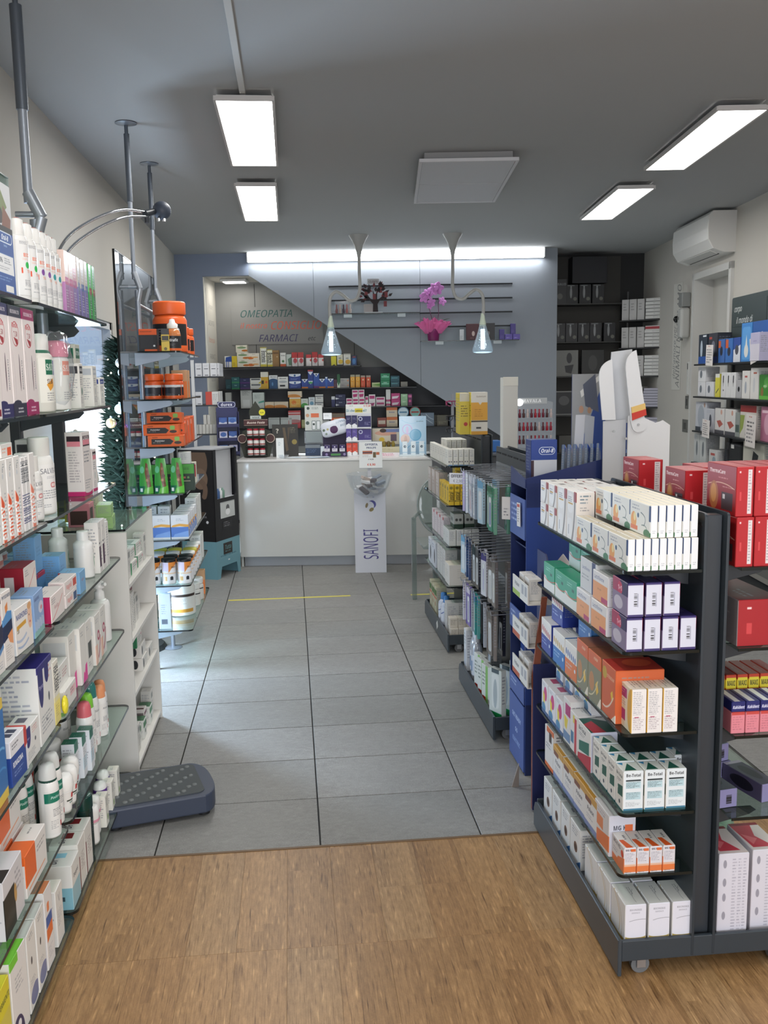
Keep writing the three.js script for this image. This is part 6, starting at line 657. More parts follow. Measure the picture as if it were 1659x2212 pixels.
shelfRow(PA[3], AY[3], [['4a', 'white low carton behind the till', -1.405, 0.135, 0.13, 'b4b8b6', [['r', 0, 0.1, 1, 0.06, '8a8e8c'], li()]], ['4a', '', -1.26], ['4b', 'crimson and silver carton', -1.161, 0.145, 0.21, 'b8484a', [['r', 0, 0.25, 1, 0.3, 'c8c4c4'], ['e', 0.5, 0.6, 0.5, 0.1, 'a87a7a'], ['r', 0, 0.12, 1, 0.05, 'dad0d0']]], ['4c', 'beige and olive carton', -1.043, 0.07, 0.1, '9a9a70', [li('d0d0b0')]], ['4d', 'orange tea carton with brown cup', -0.645, 0.162, 0.17, 'd8582a', [['r', 0, 0, 1, 0.3, '7a6a5a'], ['e', 0.5, 0.7, 0.3, 0.2, '3a2218'], ['r', 0.2, 0.36, 0.6, 0.1, 'f0c8a0']]], ['4e', 'white carton beside the orange tea', -0.79, 0.08, 0.09, 'b8bab8', [li()]], ['4f', 'dark red throat spray carton', -0.122, 0.105, 0.11, '8a4238', [['r', 0.1, 0.3, 0.8, 0.4, 'c8b8a8']]], ['4g', 'amber medicine jar carton', 0.0, 0.13, 0.115, 'c8b8a0', [['r', 0, 0, 1, 0.3, 'c86a3a'], txt('3a4a8a', 0.16, 0.5, 'Betotal')]], ['4h', 'blue carton near the slope', 0.15, 0.1, 0.09, '3a5a7a', [li('8aa4bc')]], ['4i', 'striped grey-blue carton', 0.42, 0.16, 0.16, '6a7a8a', [['w', 'b0bcc8', 0.04, 0.1, 0.2, 0.4, 0.5, 0.9, 0.8], ['w', 'b0bcc8', 0.04, 0.4, 0.1, 0.6, 0.4, 0.95, 0.5]]], ['4j', 'dark herbal carton', 0.6, 0.13, 0.13, '5a5648', [li('a09a80')]], ['4k', 'dim blue-grey carton', 0.75, 0.13, 0.1, '4a5668', [li('8a94a4')]]]);
put(FA, PA[3], 'al4g', 0.0, AY[3] + 0.116, -0.03, { look: 'upper amber medicine carton' }); put(FA, PA[3], 'al4j', 0.5, AY[3] + 0.0, -0.1, { look: 'olive herbal carton in the shadow' });
for (const [u, c, n, ac] of [[0.135, '5a86a4', 'round blue plaster tin', 'c8d8e0'], [0.275, 'a03c34', 'round red plaster tin', '7ab0a8']]) { const g = thing('round_tin', `${n} standing on edge on the lowest alcove shelf`, 'tin', at(FA, u, AY[3] + 0.17 , -0.045), -TH); part(g, 'body', new THREE.CylinderGeometry(0.065, 0.065, 0.03, 28).rotateX(Math.PI / 2), M(c, 0.4)); part(g, 'label', new THREE.CylinderGeometry(0.056, 0.056, 0.032, 28).rotateX(Math.PI / 2), M(ac, 0.5)); part(g, 'stripe', rbox(0.09, 0.02, 0.034, 0.003), M(c, 0.4)); part(g, 'stand', rbox(0.09, 0.105, 0.03, 0.003, 0, -0.118, 0), M('8a8a84', 0.5)); }
// lettering on the alcove wall and its side
{ const F = 'thing'; const mk = (name, label, w, h, ops, pos, turn) => { const m = sheet(name, label, 'lettering', w, h, 0.0015, 700, '8c8c8a', ops, pos, [0, turn, 0]); return m; };
  mk('wall_lettering', 'handwritten green, orange and black lettering on the alcove wall', 1.1, 0.44, [['t', 0.38, 0.18, 0.26, '2f5a58', 'OMEOPATIA', 'i', 0.68], ['t', 0.24, 0.5, 0.2, 'd8604a', 'il nostro', 'i', 0.3], ['t', 0.7, 0.5, 0.3, 'd8604a', 'CONSIGLIO', 'i', 0.56], ['t', 0.5, 0.84, 0.26, '3a3560', 'FARMACI', 'i', 0.52], ['t', 0.87, 0.86, 0.16, '2a2a30', 'etc', 'i', 0.14]], AB(-1.36, 2.35, -11.294), -TH);
  sheet('side_lettering', 'pale column of faint handwriting beside the alcove lamp', 'lettering', 0.5, 1.6, 0.002, 300, 'e6e1d6', [['t', 0.5, 0.12, 0.05, 'b8b4ac', 'Amore', 'i', 0.6], ['t', 0.5, 0.24, 0.05, 'a8a49c', 'OMEOPATIA', 'i', 0.7], ['t', 0.5, 0.36, 0.05, 'd89a80', 'fitoterapia', 'i', 0.7], ['t', 0.5, 0.48, 0.05, 'a8a49c', 'FARMACI', 'i', 0.7], ['t', 0.5, 0.64, 0.05, 'b8b4ac', 'naturali', 'i', 0.6]], AB(-2.09, 1.95, -10.97), [0, Math.PI / 2 - TH, 0]); }
// left corner shelving beyond the pole shelving
{ const g = thing('corner_shelving', 'small dark shelving of white cartons left of the alcove', 'shelving', [0, 0, 0]); for (const y of [1.745, 1.475, 1.2]) part(g, 'shelf', span(-1.2, -0.66, y - 0.012, y, -9.62, -9.0, 0.003), M('1a1c1e', 0.3)); part(g, 'post', merge([span(-1.2, -1.17, 0, 2.0, -9.05, -9.0), span(-1.2, -1.17, 0, 2.0, -9.62, -9.57)]), M('3a3d40', 0.4)); part(g, 'upright', span(-0.93, -0.9, 0.9, 1.9, -9.02, -8.995), M('d8dadc', 0.4)); }
KIND = 'white_carton'; const FCS = frame(0, -9.0, 0), PC = ['top', 'middle', 'lower'].map((n) => ({ at: `${n} shelf of corner shelving`, end: 'left', from: 1 }));
g4('cs1', 'small white carton with thin grey lines', 0.062, 0.125, 0.06, 'd9dade', [['r', 0.2, 0.4, 0.6, 0.05, '4a4c54'], ['r', 0.3, 0.88, 0.5, 0.05, '4a4c54'], ['l', 0.2, 0.15, 0.6, 0.15, 2, 'a8aab0']]); for (const u of [-0.86, -0.79, -0.72]) put(FCS, PC[0], 'cs1', u, 1.745, -0.02); for (const n of [-0.1, -0.17, -0.24, -0.31, -0.38, -0.45, -0.52]) put(FCS, PC[0], 'cs1', -0.7, 1.745, n); g4('cs2', 'orange-red and white carton', 0.12, 0.125, 0.08, 'd6d6d4', [['r', 0, 0, 0.5, 1, 'c84430'], ['l', 0.55, 0.2, 0.4, 0.5, 4, '9a9a9a'], txt('f0c8b8', 0.1, 0.2, '')]); put(FCS, PC[1], 'cs2', -0.745, 1.475, -0.02); put(FCS, PC[1], 'cs1', -0.87, 1.475, -0.03, { look: 'white carton left of the orange one' }); for (const n of [-0.14, -0.24, -0.34, -0.44]) put(FCS, PC[1], 'cs2', -0.74, 1.475, n, { look: 'white carton receding along shelf edge' }); g4('cs3', 'plain cream carton', 0.03, 0.09, 0.07, 'cfcdc6', []); for (let i = 0; i < 6; i++) put(FCS, PC[2], 'cs3', -0.9 + i * 0.033, 1.2, -0.03); put(FCS, PC[2], 'cs3', -0.82, 1.2905, -0.03, { look: 'cream carton stacked above the others' }); put(FCS, PC[2], 'cs3', -0.785, 1.2905, -0.03, { look: 'cream carton stacked above, with blue neighbour' });
// things on the counter top (u = a)
const FK = frame(...((p) => [p[0], p[2]])(AB(0, 0, -8.6)), -TH), CY = 0.9905;
function stand3(name, label, cat, u, y, n, turn = 0) { return thing(name, label, cat, at(FK, u, y, n), -TH + turn); }
const flat = (g, name, w, h, t, x, y, z, bg, ops, o = {}) => { const [f, b] = panels([[w, h, o.ppm ?? 450, bg, ops], [0.01, 0.01, 450, o.back ?? bg, []]]); const m = part(g, name, cartonGeo(w, h, t, { front: f, back: b, side: b, side2: b, top: b, bottom: b }, 0.0004), o.gloss ? f.s.gloss : f.s.paper); m.position.set(x, y, z); if (o.tilt) m.rotation.x = o.tilt; if (o.roll) m.rotation.z = o.roll; if (o.turn) m.rotation.y = o.turn; return m; };
{ const g = stand3('counter_display', 'tall navy counter display of small boxes with oval sign', 'display', -1.55, CY, -0.15, 0.25), N = M('23285e', 0.4);
  part(g, 'case', merge([box(0.2, 0.46, 0.006, 0, 0.23, -0.06), box(0.006, 0.42, 0.1, -0.1, 0.21, -0.01), box(0.006, 0.42, 0.1, 0.1, 0.21, -0.01), ...[0.02, 0.15, 0.28].map((y) => box(0.2, 0.004, 0.1, 0, y, -0.01)), ...[0.02, 0.15, 0.28].map((y) => box(0.2, 0.03, 0.004, 0, y + 0.015, 0.04))]), N);
  flat(g, 'sign', 0.17, 0.055, 0.004, 0, 0.46, -0.06, '23285e', [['rr', 0.03, 0.06, 0.94, 0.88, '23285e', 0.5, 'e8ecf4'], ['t', 0.5, 0.5, 0.7, 'eef0f8', 'durex', 'b', 0.8]]); for (let r = 0; r < 3; r++) for (let i = 0; i < 2; i++) flat(g, 'small_box', 0.075, 0.085, 0.03, -0.045 + i * 0.088, 0.024 + r * 0.13, 0.0, ['5a82c4', 'c8c4e0', '3a5aa8'][(r + i) % 3], [['r', 0, 0.5, 1, 0.5, 'd4d8e8'], ['e', 0.5, 0.35, 0.35, 0.25, '3f66b0'], ['l', 0.2, 0.7, 0.6, 0.2, 2, '7a84a8']]); }
const TREEC = '3c3f36';
{ const g = stand3('tree_display', 'dark tree-shaped card display with nine red-lidded jars', 'display', -1.262, CY, 0.02, 0.08);
  part(g, 'backing', plate([[-0.12, 0], [0.12, 0], [0.15, 0.12], [0.11, 0.14], [0.13, 0.24], [0.085, 0.26], [0.09, 0.34], [0.055, 0.36], [0.06, 0.43], [0, 0.52], [-0.06, 0.43], [-0.055, 0.36], [-0.09, 0.34], [-0.085, 0.26], [-0.13, 0.24], [-0.11, 0.14], [-0.15, 0.12]], 0.006).translate(0, 0, -0.06), M(TREEC, 0.7));
  flat(g, 'banner', 0.22, 0.055, 0.004, 0, 0.295, -0.03, '4a1f1e', [['t', 0.5, 0.5, 0.5, 'e8e0d4', 'Buone Feste', 'bi', 0.8], ['r', 0, 0, 1, 0.06, 'd8ccb8'], ['r', 0, 0.94, 1, 0.06, 'd8ccb8']]); flat(g, 'sticker', 0.06, 0.06, 0.003, 0.06, 0.385, -0.04, TREEC, [['c', 0.5, 0.5, 0.48, 'e8e02a'], ['t', 0.5, 0.5, 0.26, '5a5a20', '5,90', 'b', 0.7]]); flat(g, 'name_plate', 0.1, 0.03, 0.003, 0, 0.355, -0.045, 'c8d0cc', [['t', 0.5, 0.5, 0.6, '3a4a44', 'natural', 'b', 0.8]]);
  for (const s of [-1, 1]) { part(g, 'roundel', new THREE.CylinderGeometry(0.042, 0.042, 0.005, 24).rotateX(Math.PI / 2).translate(s * 0.13, 0.175, -0.035), M('c8b8a8', 0.5)); part(g, 'roundel_face', new THREE.CylinderGeometry(0.036, 0.036, 0.007, 24).rotateX(Math.PI / 2).translate(s * 0.13, 0.175, -0.035), M('4a2826', 0.5)); }
  for (let r = 0; r < 3; r++) part(g, 'ledge', rbox(0.2, 0.008, 0.07, 0.002, 0, 0.018 + r * 0.09, 0.0), M('1c1d1a', 0.6));
  const P = g.position.clone(); let k = 0; for (let r = 2; r >= 0; r--) for (let c = -1; c < 2; c++) { const j = thing('jar', `white jar with red lid, ${['lowest', 'middle', 'top'][r]} row, ${['left', 'middle', 'right'][c + 1]} on tree display`, 'jar', at({ ...FK, x: P.x, z: P.z, c: Math.cos(g.rotation.y), s: Math.sin(g.rotation.y) }, c * 0.056, CY + 0.0225 + r * 0.09, 0.0), g.rotation.y, 'jars on the tree display'); part(j, 'body', cached('jb', () => lathe([[0, 0], [0.024, 0], [0.026, 0.004], [0.026, 0.044], [0.023, 0.05], [0, 0.05]], 18)), M('e2e0dc', 0.3)); part(j, 'lid', cached('jl', () => lathe([[0.022, 0.049], [0.0245, 0.05], [0.0245, 0.062], [0.021, 0.065], [0, 0.065]], 18)), M('a8283a', 0.35)); part(j, 'label', cached('jk', () => lathe([[0.0262, 0.008], [0.0265, 0.01], [0.0265, 0.017], [0.0262, 0.019]], 18)), M('a04a48', 0.5)); } }
{ const g = stand3('folded_card', 'dark folded card with question mark and gold print', 'card', -1.0, CY, -0.05, 0.1); flat(g, 'card_face', 0.24, 0.3, 0.004, 0, 0, 0, '26241f', [['t', 0.2, 0.2, 0.2, 'd8d4c8', '?', 'b'], ['p', '5a4a34', 0.4, 0.1, 0.5, 0.1, 0.62, 0.8, 0.52, 0.85], ['p', '4a3c2a', 0.6, 0.1, 0.7, 0.1, 0.6, 0.6], ['c', 0.85, 0.55, 0.1, '8a7a3a'], ['l', 0.7, 0.1, 0.25, 0.2, 4, '8a846a']], { tilt: -0.12 }); flat(g, 'card_face', 0.24, 0.3, 0.004, 0, 0, -0.08, '1c1a17', [], { tilt: 0.12 }); }
{ const g = stand3('tester_box', 'bright white tester box with clear dish at its foot', 'box', -1.035, CY, 0.08, 0.1); flat(g, 'box', 0.07, 0.18, 0.05, 0, 0, 0, 'eef2f2', [['l', 0.3, 0.2, 0.4, 0.2, 3, 'a8b4b8']]); part(g, 'dish', lathe([[0, 0.004], [0.03, 0.004], [0.05, 0.03], [0.052, 0.03], [0.032, 0], [0, 0]], 24).translate(0.03, 0, 0.075), CLEAR); }
{ const p = stand3('paper_stack', 'loose white papers lying on the counter by the till', 'papers', -0.8, CY, 0.1); for (let i = 0; i < 4; i++) part(p, 'sheet', box(0.2, 0.0012, 0.14).rotateY(0.2 * i - 0.3).translate(i * 0.06 - 0.06, 0.001 + i * 0.0015, 0.02 * i - 0.02), M(['eaf2f8', 'dce8f2', 'f2f4f6', 'd4e2f0'][i], 0.6)); }
{ const g = stand3('leaflet_holder', 'leaflet holder with printed white header on counter', 'leaflet holder', -0.735, CY, -0.12); flat(g, 'header', 0.165, 0.235, 0.004, 0, 0.235, 0, 'cfd2cd', [['c', 0.2, 0.12, 0.08, '3a4a44'], ['l', 0.4, 0.08, 0.45, 0.1, 2, '5a6a64'], ['r', 0.35, 0.32, 0.45, 0.16, 'd8704a'], ['c', 0.16, 0.4, 0.1, 'c89a7a'], ['rr', 0.4, 0.62, 0.2, 0.34, 'e8eaea', 0.1, '5a6a6a'], ['rr', 0.66, 0.62, 0.2, 0.34, 'e8eaea', 0.1, '5a6a6a'], ['c', 0.15, 0.7, 0.1, '4a5a54'], ['c', 0.5, 0.75, 0.06, '2a3a34']]); part(g, 'pocket', merge([box(0.17, 0.11, 0.003, 0, 0.175, 0.05), box(0.003, 0.11, 0.06, -0.085, 0.175, 0.02), box(0.003, 0.11, 0.06, 0.085, 0.175, 0.02), box(0.17, 0.003, 0.06, 0, 0.12, 0.02)]), CLEAR); part(g, 'leaflets', box(0.15, 0.1, 0.03, 0, 0.175, 0.02), M('8f9a96', 0.6)); part(g, 'base', merge([box(0.16, 0.004, 0.12, 0, 0.002, 0.02), box(0.16, 0.235, 0.004, 0, 0.118, -0.004)]), CLEAR); flat(g, 'lower_box', 0.14, 0.1, 0.07, -0.01, 0.004, 0.03, '2a3c58', [['r', 0, 0, 1, 0.3, '7a8288'], ['l', 0.1, 0.4, 0.8, 0.4, 3, '6a84a8']]); flat(g, 'white_pack', 0.05, 0.085, 0.04, 0.09, 0.004, 0.07, 'e4ecf2', []); }
{ const g = stand3('purple_display', 'dark purple counter display with white sample packs', 'display', -0.535, CY, 0.0); part(g, 'backing', merge([box(0.225, 0.23, 0.006, 0, 0.115, -0.06), box(0.23, 0.045, 0.13, 0, 0.0225, 0)]), M('2a1b42', 0.5)); flat(g, 'front_print', 0.228, 0.04, 0.003, 0, 0.002, 0.067, '2a1b42', [['rr', 0.35, 0.3, 0.4, 0.5, '4a8a4a', 0.3], ['c', 0.18, 0.5, 0.3, '8a7aa8'], ['c', 0.9, 0.5, 0.3, '8a7aa8']]); for (let i = 0; i < 3; i++) { flat(g, 'sample_pack', 0.05, 0.06, 0.02, -0.07 + i * 0.07, 0.045, 0.02, 'e4e2ea', [['r', 0, 0, 1, 0.5, '3a2c62'], ['c', 0.5, 0.3, 0.12, 'f0f0f4'], ['l', 0.2, 0.6, 0.6, 0.2, 2, '5a4a80']]); } }
{ const g = new THREE.SphereGeometry(1, 30, 20), p = g.attributes.position, uv = g.attributes.uv; const q = panel(0.27, 0.17, 600, 'dfe4ee', [['e', 0.48, 0.6, 0.13, 0.2, '4a2050'], ['c', 0.42, 0.5, 0.08, '4a2050'], ['c', 0.54, 0.5, 0.08, '4a2050'], ['t', 0.74, 0.25, 0.16, '5a7a98', 'LUNNA', 'i', 0.3], ['t', 0.78, 0.48, 0.14, '4a6a88', 'BIO', 'i', 0.2], ['c', 0.15, 0.5, 0.07, '6a7a6a'], ['c', 0.28, 0.5, 0.06, 'b8b07a'], ['c', 0.2, 0.72, 0.06, '8a9a8a']]);
  for (let i = 0; i < p.count; i++) { const x = p.getX(i), y = p.getY(i), z = p.getZ(i), s = (v, e) => Math.sign(v) * Math.pow(Math.abs(v), e), X = s(x, 0.55), Y = s(y, 0.55); const k = 1 + 0.1 * (X * X * Y * Y); const px = X * 0.125 * k, py = Y * 0.072 * k; uv.setXY(i, q.u0 + (q.u1 - q.u0) * (px / 0.28 + 0.5), q.v0 + (q.v1 - q.v0) * (py / 0.17 + 0.5)); p.setXYZ(i, px, py, z * 0.045 * (1 + 0.12 * noise.noise(px * 30, py * 30, 3))); } g.computeVertexNormals();
  const m = mesh('sample_pillow', g, q.s.paper); m.position.set(...at(FK, -0.535, CY + 0.262, 0.0)); m.rotation.set(-0.1, -TH, 0.25, 'YXZ'); tag(m, 'white printed sample pillow pack lying on the purple display', 'pillow pack'); }
sheet('price_card', 'small blank-looking white price card above the purple display', 'card', 0.08, 0.06, 0.002, 450, 'f2f4f6', [['l', 0.2, 0.3, 0.6, 0.3, 2, 'a8b4bc']], at(FK, -0.6, 1.36, -0.05), [0, -TH, 0]);
{ const g = stand3('senna_display', 'white and violet counter display of carton pairs', 'display', -0.31, CY, 0.0); flat(g, 'header', 0.235, 0.085, 0.005, 0, 0.39, -0.04, 'eceee8', [['t', 0.42, 0.68, 0.36, '5a8a9a', 'Di che         sei?', 'b', 0.8], ['r', 0.36, 0.45, 0.3, 0.42, 'e8d82a'], ['t', 0.51, 0.68, 0.36, '3a3a20', 'senna', 'b', 0.28], ['t', 0.84, 0.2, 0.26, 'c03a3a', '€ 17,50', 'b', 0.26], ['l', 0.15, 0.14, 0.2, 0.14, 1, '7a8a8a']]); part(g, 'frame', merge([box(0.235, 0.39, 0.005, 0, 0.195, -0.04), ...[0.0, 0.135, 0.255].map((y) => box(0.235, 0.012, 0.09, 0, y + 0.006, 0))]), M('e2e4e8', 0.4)); for (const [y, c, c2] of [[0.267, '262558', '2c2a60'], [0.147, '5a4a92', '4c3f86']]) flat(g, 'shelf_print', 0.12, 0.1, 0.004, 0.055, y, 0.02, c2, [['o', 0.2, 0.25, 0.15, 'd0d4e8', 0.08], ['l', 0.5, 0.55, 0.45, 0.3, 3, 'c0c4e0']]);
  for (const [y, c] of [[0.267, '2a2858'], [0.147, '5c4c9a'], [0.012, 'd84a34']]) for (const x of [-0.09, -0.037]) flat(g, 'carton', 0.048, 0.108, 0.04, x, y, 0.02, c, [['p', 'eef0f2', 0, 1, 0, 0.8, 0.5, 0.66, 1, 0.8, 1, 1], ['c', 0.8, 0.64, 0.06, 'f4f4f4'], ['l', 0.2, 0.2, 0.6, 0.2, 2, 'c8c8dc']]); }
{ const g = stand3('photo_display', 'cream counter display with massage photo and small bottles', 'display', -0.06, CY, 0.0); flat(g, 'photo', 0.25, 0.15, 0.004, 0, 0.1, -0.03, 'c8c0ac', [['e', 0.5, 0.3, 0.4, 0.16, 'c89a84'], ['r', 0.4, 0.05, 0.6, 0.2, '6a7aa8'], ['e', 0.4, 0.15, 0.12, 0.12, '3a2a24'], ['e', 0.35, 0.7, 0.1, 0.14, 'd0b038'], ['r', 0.68, 0.38, 0.22, 0.42, '5a4a5a'], ['e', 0.5, 0.92, 0.3, 0.08, '8a6a3a']]); flat(g, 'tray', 0.25, 0.05, 0.07, 0, 0.03, 0.0, 'd0c8a8', [['l', 0.1, 0.3, 0.8, 0.4, 2, 'a89a70']]); flat(g, 'price_strip', 0.25, 0.035, 0.003, 0, -0.005, 0.07, 'f0e8ec', [['l', 0.1, 0.2, 0.8, 0.7, 2, 'c04a6a']]); for (let i = 0; i < 5; i++) part(g, 'small_bottle', lathe([[0, 0], [0.016, 0], [0.017, 0.03], [0.01, 0.04], [0.012, 0.05], [0, 0.052]], 14).translate(-0.1 + i * 0.042, 0.081, 0.0), M(i % 2 ? '6a5a2a' : '8a7a34', 0.25)); }
{ const g = stand3('blue_display', 'light blue counter display of three perfume testers', 'display', 0.19, CY, 0.05); flat(g, 'poster', 0.25, 0.36, 0.006, 0, 0.0, -0.04, 'b4d4ea', [['o', 0.3, 0.34, 0.17, 'c0a8d8', 0.03], ['e', 0.3, 0.36, 0.05, 0.1, 'd0b8e0'], ['c', 0.6, 0.48, 0.2, '7ab8d8'], ['o', 0.6, 0.48, 0.2, '5aa4cc', 0.03], ['c', 0.22, 0.58, 0.17, 'd8b8a8'], ['e', 0.24, 0.6, 0.06, 0.1, 'c8a08c'], ['t', 0.76, 0.14, 0.035, '3a4a54', 'Somatoline', 'i', 0.3], ['w', '8ac4e4', 0.01, 0.1, 0.1, 0.5, 0.3, 0.9, 0.05], ['w', '5aa8d0', 0.02, 0.2, 0.9, 0.5, 0.6, 0.95, 0.7]], { gloss: true }); part(g, 'base', rbox(0.26, 0.012, 0.11, 0.003, 0, 0.006, 0.02), M('dce8ee', 0.2)); for (let i = 0; i < 3; i++) { flat(g, 'tester', 0.045, 0.12, 0.03, -0.075 + i * 0.077, 0.0125, 0.02, 'e2eef4', [['c', 0.5, 0.4, 0.25, '3a4a54'], ['c', 0.55, 0.4, 0.12, 'b8ccd8'], ['r', 0, 0.8, 1, 0.08, 'b8d4e4']], { gloss: true }); } }
// standing floor displays at the counter
{ const g = thing('floor_display', 'white floor stand reading SANOFI in front of counter', 'display stand', AB(-0.205, 0, -8.05), -TH); flat(g, 'panel', 0.275, 0.75, 0.035, 0, 0, 0, 'd6d8e0', [['t', 0.52, 0.66, 0.24, '4a4584', 'SANOFI', 'v', 0.36], ['e', 0.56, 0.19, 0.13, 0.05, '4a4a90', 0.9], ['e', 0.5, 0.2, 0.14, 0.045, 'd6d8e0', 0.7], ['e', 0.4, 0.2, 0.04, 0.03, '8a7a5a', 0.3], ['e', 0.55, 0.25, 0.08, 0.02, '8a7a4a', -0.6]]); part(g, 'post', box(0.03, 0.4, 0.02, 0, 0.95, -0.02), M('c8cad0', 0.4)); part(g, 'bowl', lathe([[0, 0.672], [0.06, 0.676], [0.12, 0.71], [0.165, 0.77], [0.185, 0.84], [0.2, 0.875], [0.204, 0.873], [0.19, 0.838], [0.17, 0.766], [0.124, 0.705], [0.062, 0.671], [0, 0.667]], 36).translate(0, 0.012, 0.085), CLEAR);
  flat(g, 'sign', 0.2, 0.235, 0.006, 0.015, 0.925, 0.01, 'eef0ee', [['r', 0, 0, 1, 0.015, '8a9098'], ['r', 0, 0.985, 1, 0.015, '8a9098'], ['t', 0.53, 0.12, 0.11, '2a3560', 'OFFERTA', 'b', 0.7], ['t', 0.53, 0.24, 0.09, '2a3560', 'PROLIFE', 'b', 0.55], ['r', 0.15, 0.35, 0.42, 0.12, 'b86a4a'], ['r', 0.15, 0.4, 0.42, 0.03, '3a3050'], ['r', 0.6, 0.4, 0.13, 0.2, '6a5a3a'], ['r', 0.74, 0.4, 0.14, 0.1, 'c8704a'], ['l', 0.15, 0.5, 0.35, 0.1, 3, 'b8b4b0'], ['t', 0.5, 0.67, 0.06, '3a3a40', '€ 14,50', 'bi', 0.4], ['t', 0.52, 0.86, 0.11, 'd04a34', '€ 8,90', 'b', 0.56]], { ppm: 800 });
  const P = AB(-0.205, 0, -7.965); for (let i = 0; i < 14; i++) { const m = mesh('sample_box', cached('sbx' + (i % 3), () => rbox(0.09, 0.025, 0.04, 0.002)), M(['d8d4d0', '3a2c34', 'c8b0a0', '8a94a0', 'e2e0de'][i % 5], 0.5)); const a = i * 2.4, r = 0.03 + 0.07 * (i % 3) / 2; m.position.set(P[0] + Math.cos(a) * r, 0.735 + 0.009 * i, P[2] + Math.sin(a) * r * 0.8); m.rotation.set(jit(0.5), a, jit(0.5)); tag(m, `${['cream', 'dark', 'pinkish', 'grey-blue', 'white'][i % 5]} sample box in the clear bowl, ${'first second third fourth fifth sixth seventh eighth ninth tenth eleventh twelfth 13th 14th'.split(' ')[i]} from the bottom`, 'box', 'sample boxes in the clear bowl'); } }
{ const ph = Math.atan2(0.895, 0.445), w = 0.4, d = 0.34, g = thing('floor_display', 'black and teal floor display with white sample niche', 'display stand', [-0.582, 0, -8.113], ph), K = M('15151a', 0.5), T = M('6f9ca8', 0.6);
  const fr = roundRect(w, 0.79, 0.004), ho = new THREE.Shape(); ho.moveTo(-0.16, 0.42); ho.lineTo(0.15, 0.42); ho.lineTo(0.15, -0.0); ho.quadraticCurveTo(0.14, -0.04, 0.1, -0.04); ho.lineTo(-0.16, -0.04); fr.holes.length = 0;
  const front = new THREE.Shape(); front.moveTo(-w / 2, -0.395); front.lineTo(w / 2, -0.395); front.lineTo(w / 2, 0.395); front.lineTo(0.17, 0.395); front.lineTo(0.17, 0.02); front.quadraticCurveTo(0.165, -0.03, 0.12, -0.03); front.lineTo(-0.15, -0.03); front.lineTo(-0.15, 0.395); front.lineTo(-w / 2, 0.395);
  part(g, 'front_panel', ext(front, 0.005).translate(0, 0.725, -0.005), K); part(g, 'side_panel', box(0.005, 0.79, d, -w / 2 + 0.0025, 0.725, -d / 2), K); part(g, 'side_panel', box(0.005, 0.79, d, w / 2 - 0.0025, 0.725, -d / 2), K); part(g, 'back_panel', box(w, 0.79, 0.005, 0, 0.725, -d), K);
  part(g, 'niche', merge([box(0.36, 0.43, 0.004, 0, 0.905, -0.05), box(0.36, 0.004, 0.05, 0, 0.692, -0.027)]), M('c4c6ca', 0.6)); part(g, 'top_flap', box(0.39, 0.012, 0.3, 0, 1.122, -0.17), M('b4b6ba', 0.6));
  const base = new THREE.Shape(); base.moveTo(-w / 2, 0); base.lineTo(-0.15, 0); base.lineTo(-0.12, 0.1); base.lineTo(0.14, 0.1); base.lineTo(0.16, 0); base.lineTo(w / 2, 0); base.lineTo(w / 2, 0.33); base.lineTo(-w / 2, 0.33);
  part(g, 'base_front', ext(base, 0.005).translate(0, 0, -0.004), T); part(g, 'base_side', box(0.005, 0.33, d, -w / 2 + 0.001, 0.165, -d / 2), T); part(g, 'base_side', box(0.005, 0.33, d, w / 2 - 0.001, 0.165, -d / 2), T);
  flat(g, 'base_label', 0.15, 0.1, 0.002, -0.01, 0.2, 0.001, '2a2420', [['t', 0.5, 0.4, 0.5, '6ab0b4', 'Tutta', 'i', 0.7], ['l', 0.2, 0.7, 0.6, 0.2, 1, '6ab0b4']]); flat(g, 'photo_tray', 0.24, 0.14, 0.003, 0.01, 0.52, 0.002, 'c8ccca', [['c', 0.5, 0.4, 0.2, '5a5c5e'], ['e', 0.5, 0.65, 0.16, 0.2, 'eef0f0'], ['r', 0, 0, 1, 0.05, 'a0a4a4']]); flat(g, 'print', 0.16, 0.06, 0.001, 0, 0.43, 0.001, '15151a', [['l', 0.1, 0.1, 0.8, 0.8, 3, 'b0b0b4']]); flat(g, 'base_print', 0.3, 0.03, 0.001, 0, 0.17, 0.001, '6f9ca8', [['l', 0.05, 0.1, 0.9, 0.8, 1, '2a5a68']]); part(g, 'button', rbox(0.025, 0.012, 0.006, 0.002, 0.0, 0.145, 0.002), M('c8d4d8', 0.4));
  const sp = flat(g, 'side_print', 0.33, 0.76, 0.001, -w / 2 - 0.0008, 0.34, -d / 2, '15151a', [['e', 0.55, 0.12, 0.3, 0.2, '6a5648'], ['e', 0.62, 0.3, 0.22, 0.12, '7a6454'], ['w', '6f5a4c', 0.14, 0.55, 0.3, 0.85, 0.36, 0.72, 0.5], ['t', 0.6, 0.73, 0.03, '8a8a90', 'IN ACQUA', 'b', 0.6], ['c', 0.78, 0.79, 0.04, 'd0d0d4'], ['c', 0.3, 0.79, 0.03, '4a4a50']], { turn: -Math.PI / 2 });
  for (const [x, c] of [[-0.1, '4a6a9a'], [-0.06, 'e4e8e8'], [-0.02, '7a9a8a']]) { part(g, 'sample', lathe([[0, 0], [0.018, 0], [0.018, 0.06], [0.008, 0.075], [0.008, 0.085], [0, 0.086]], 14).translate(x, 0.695, -0.024), M(c, 0.4)); } }
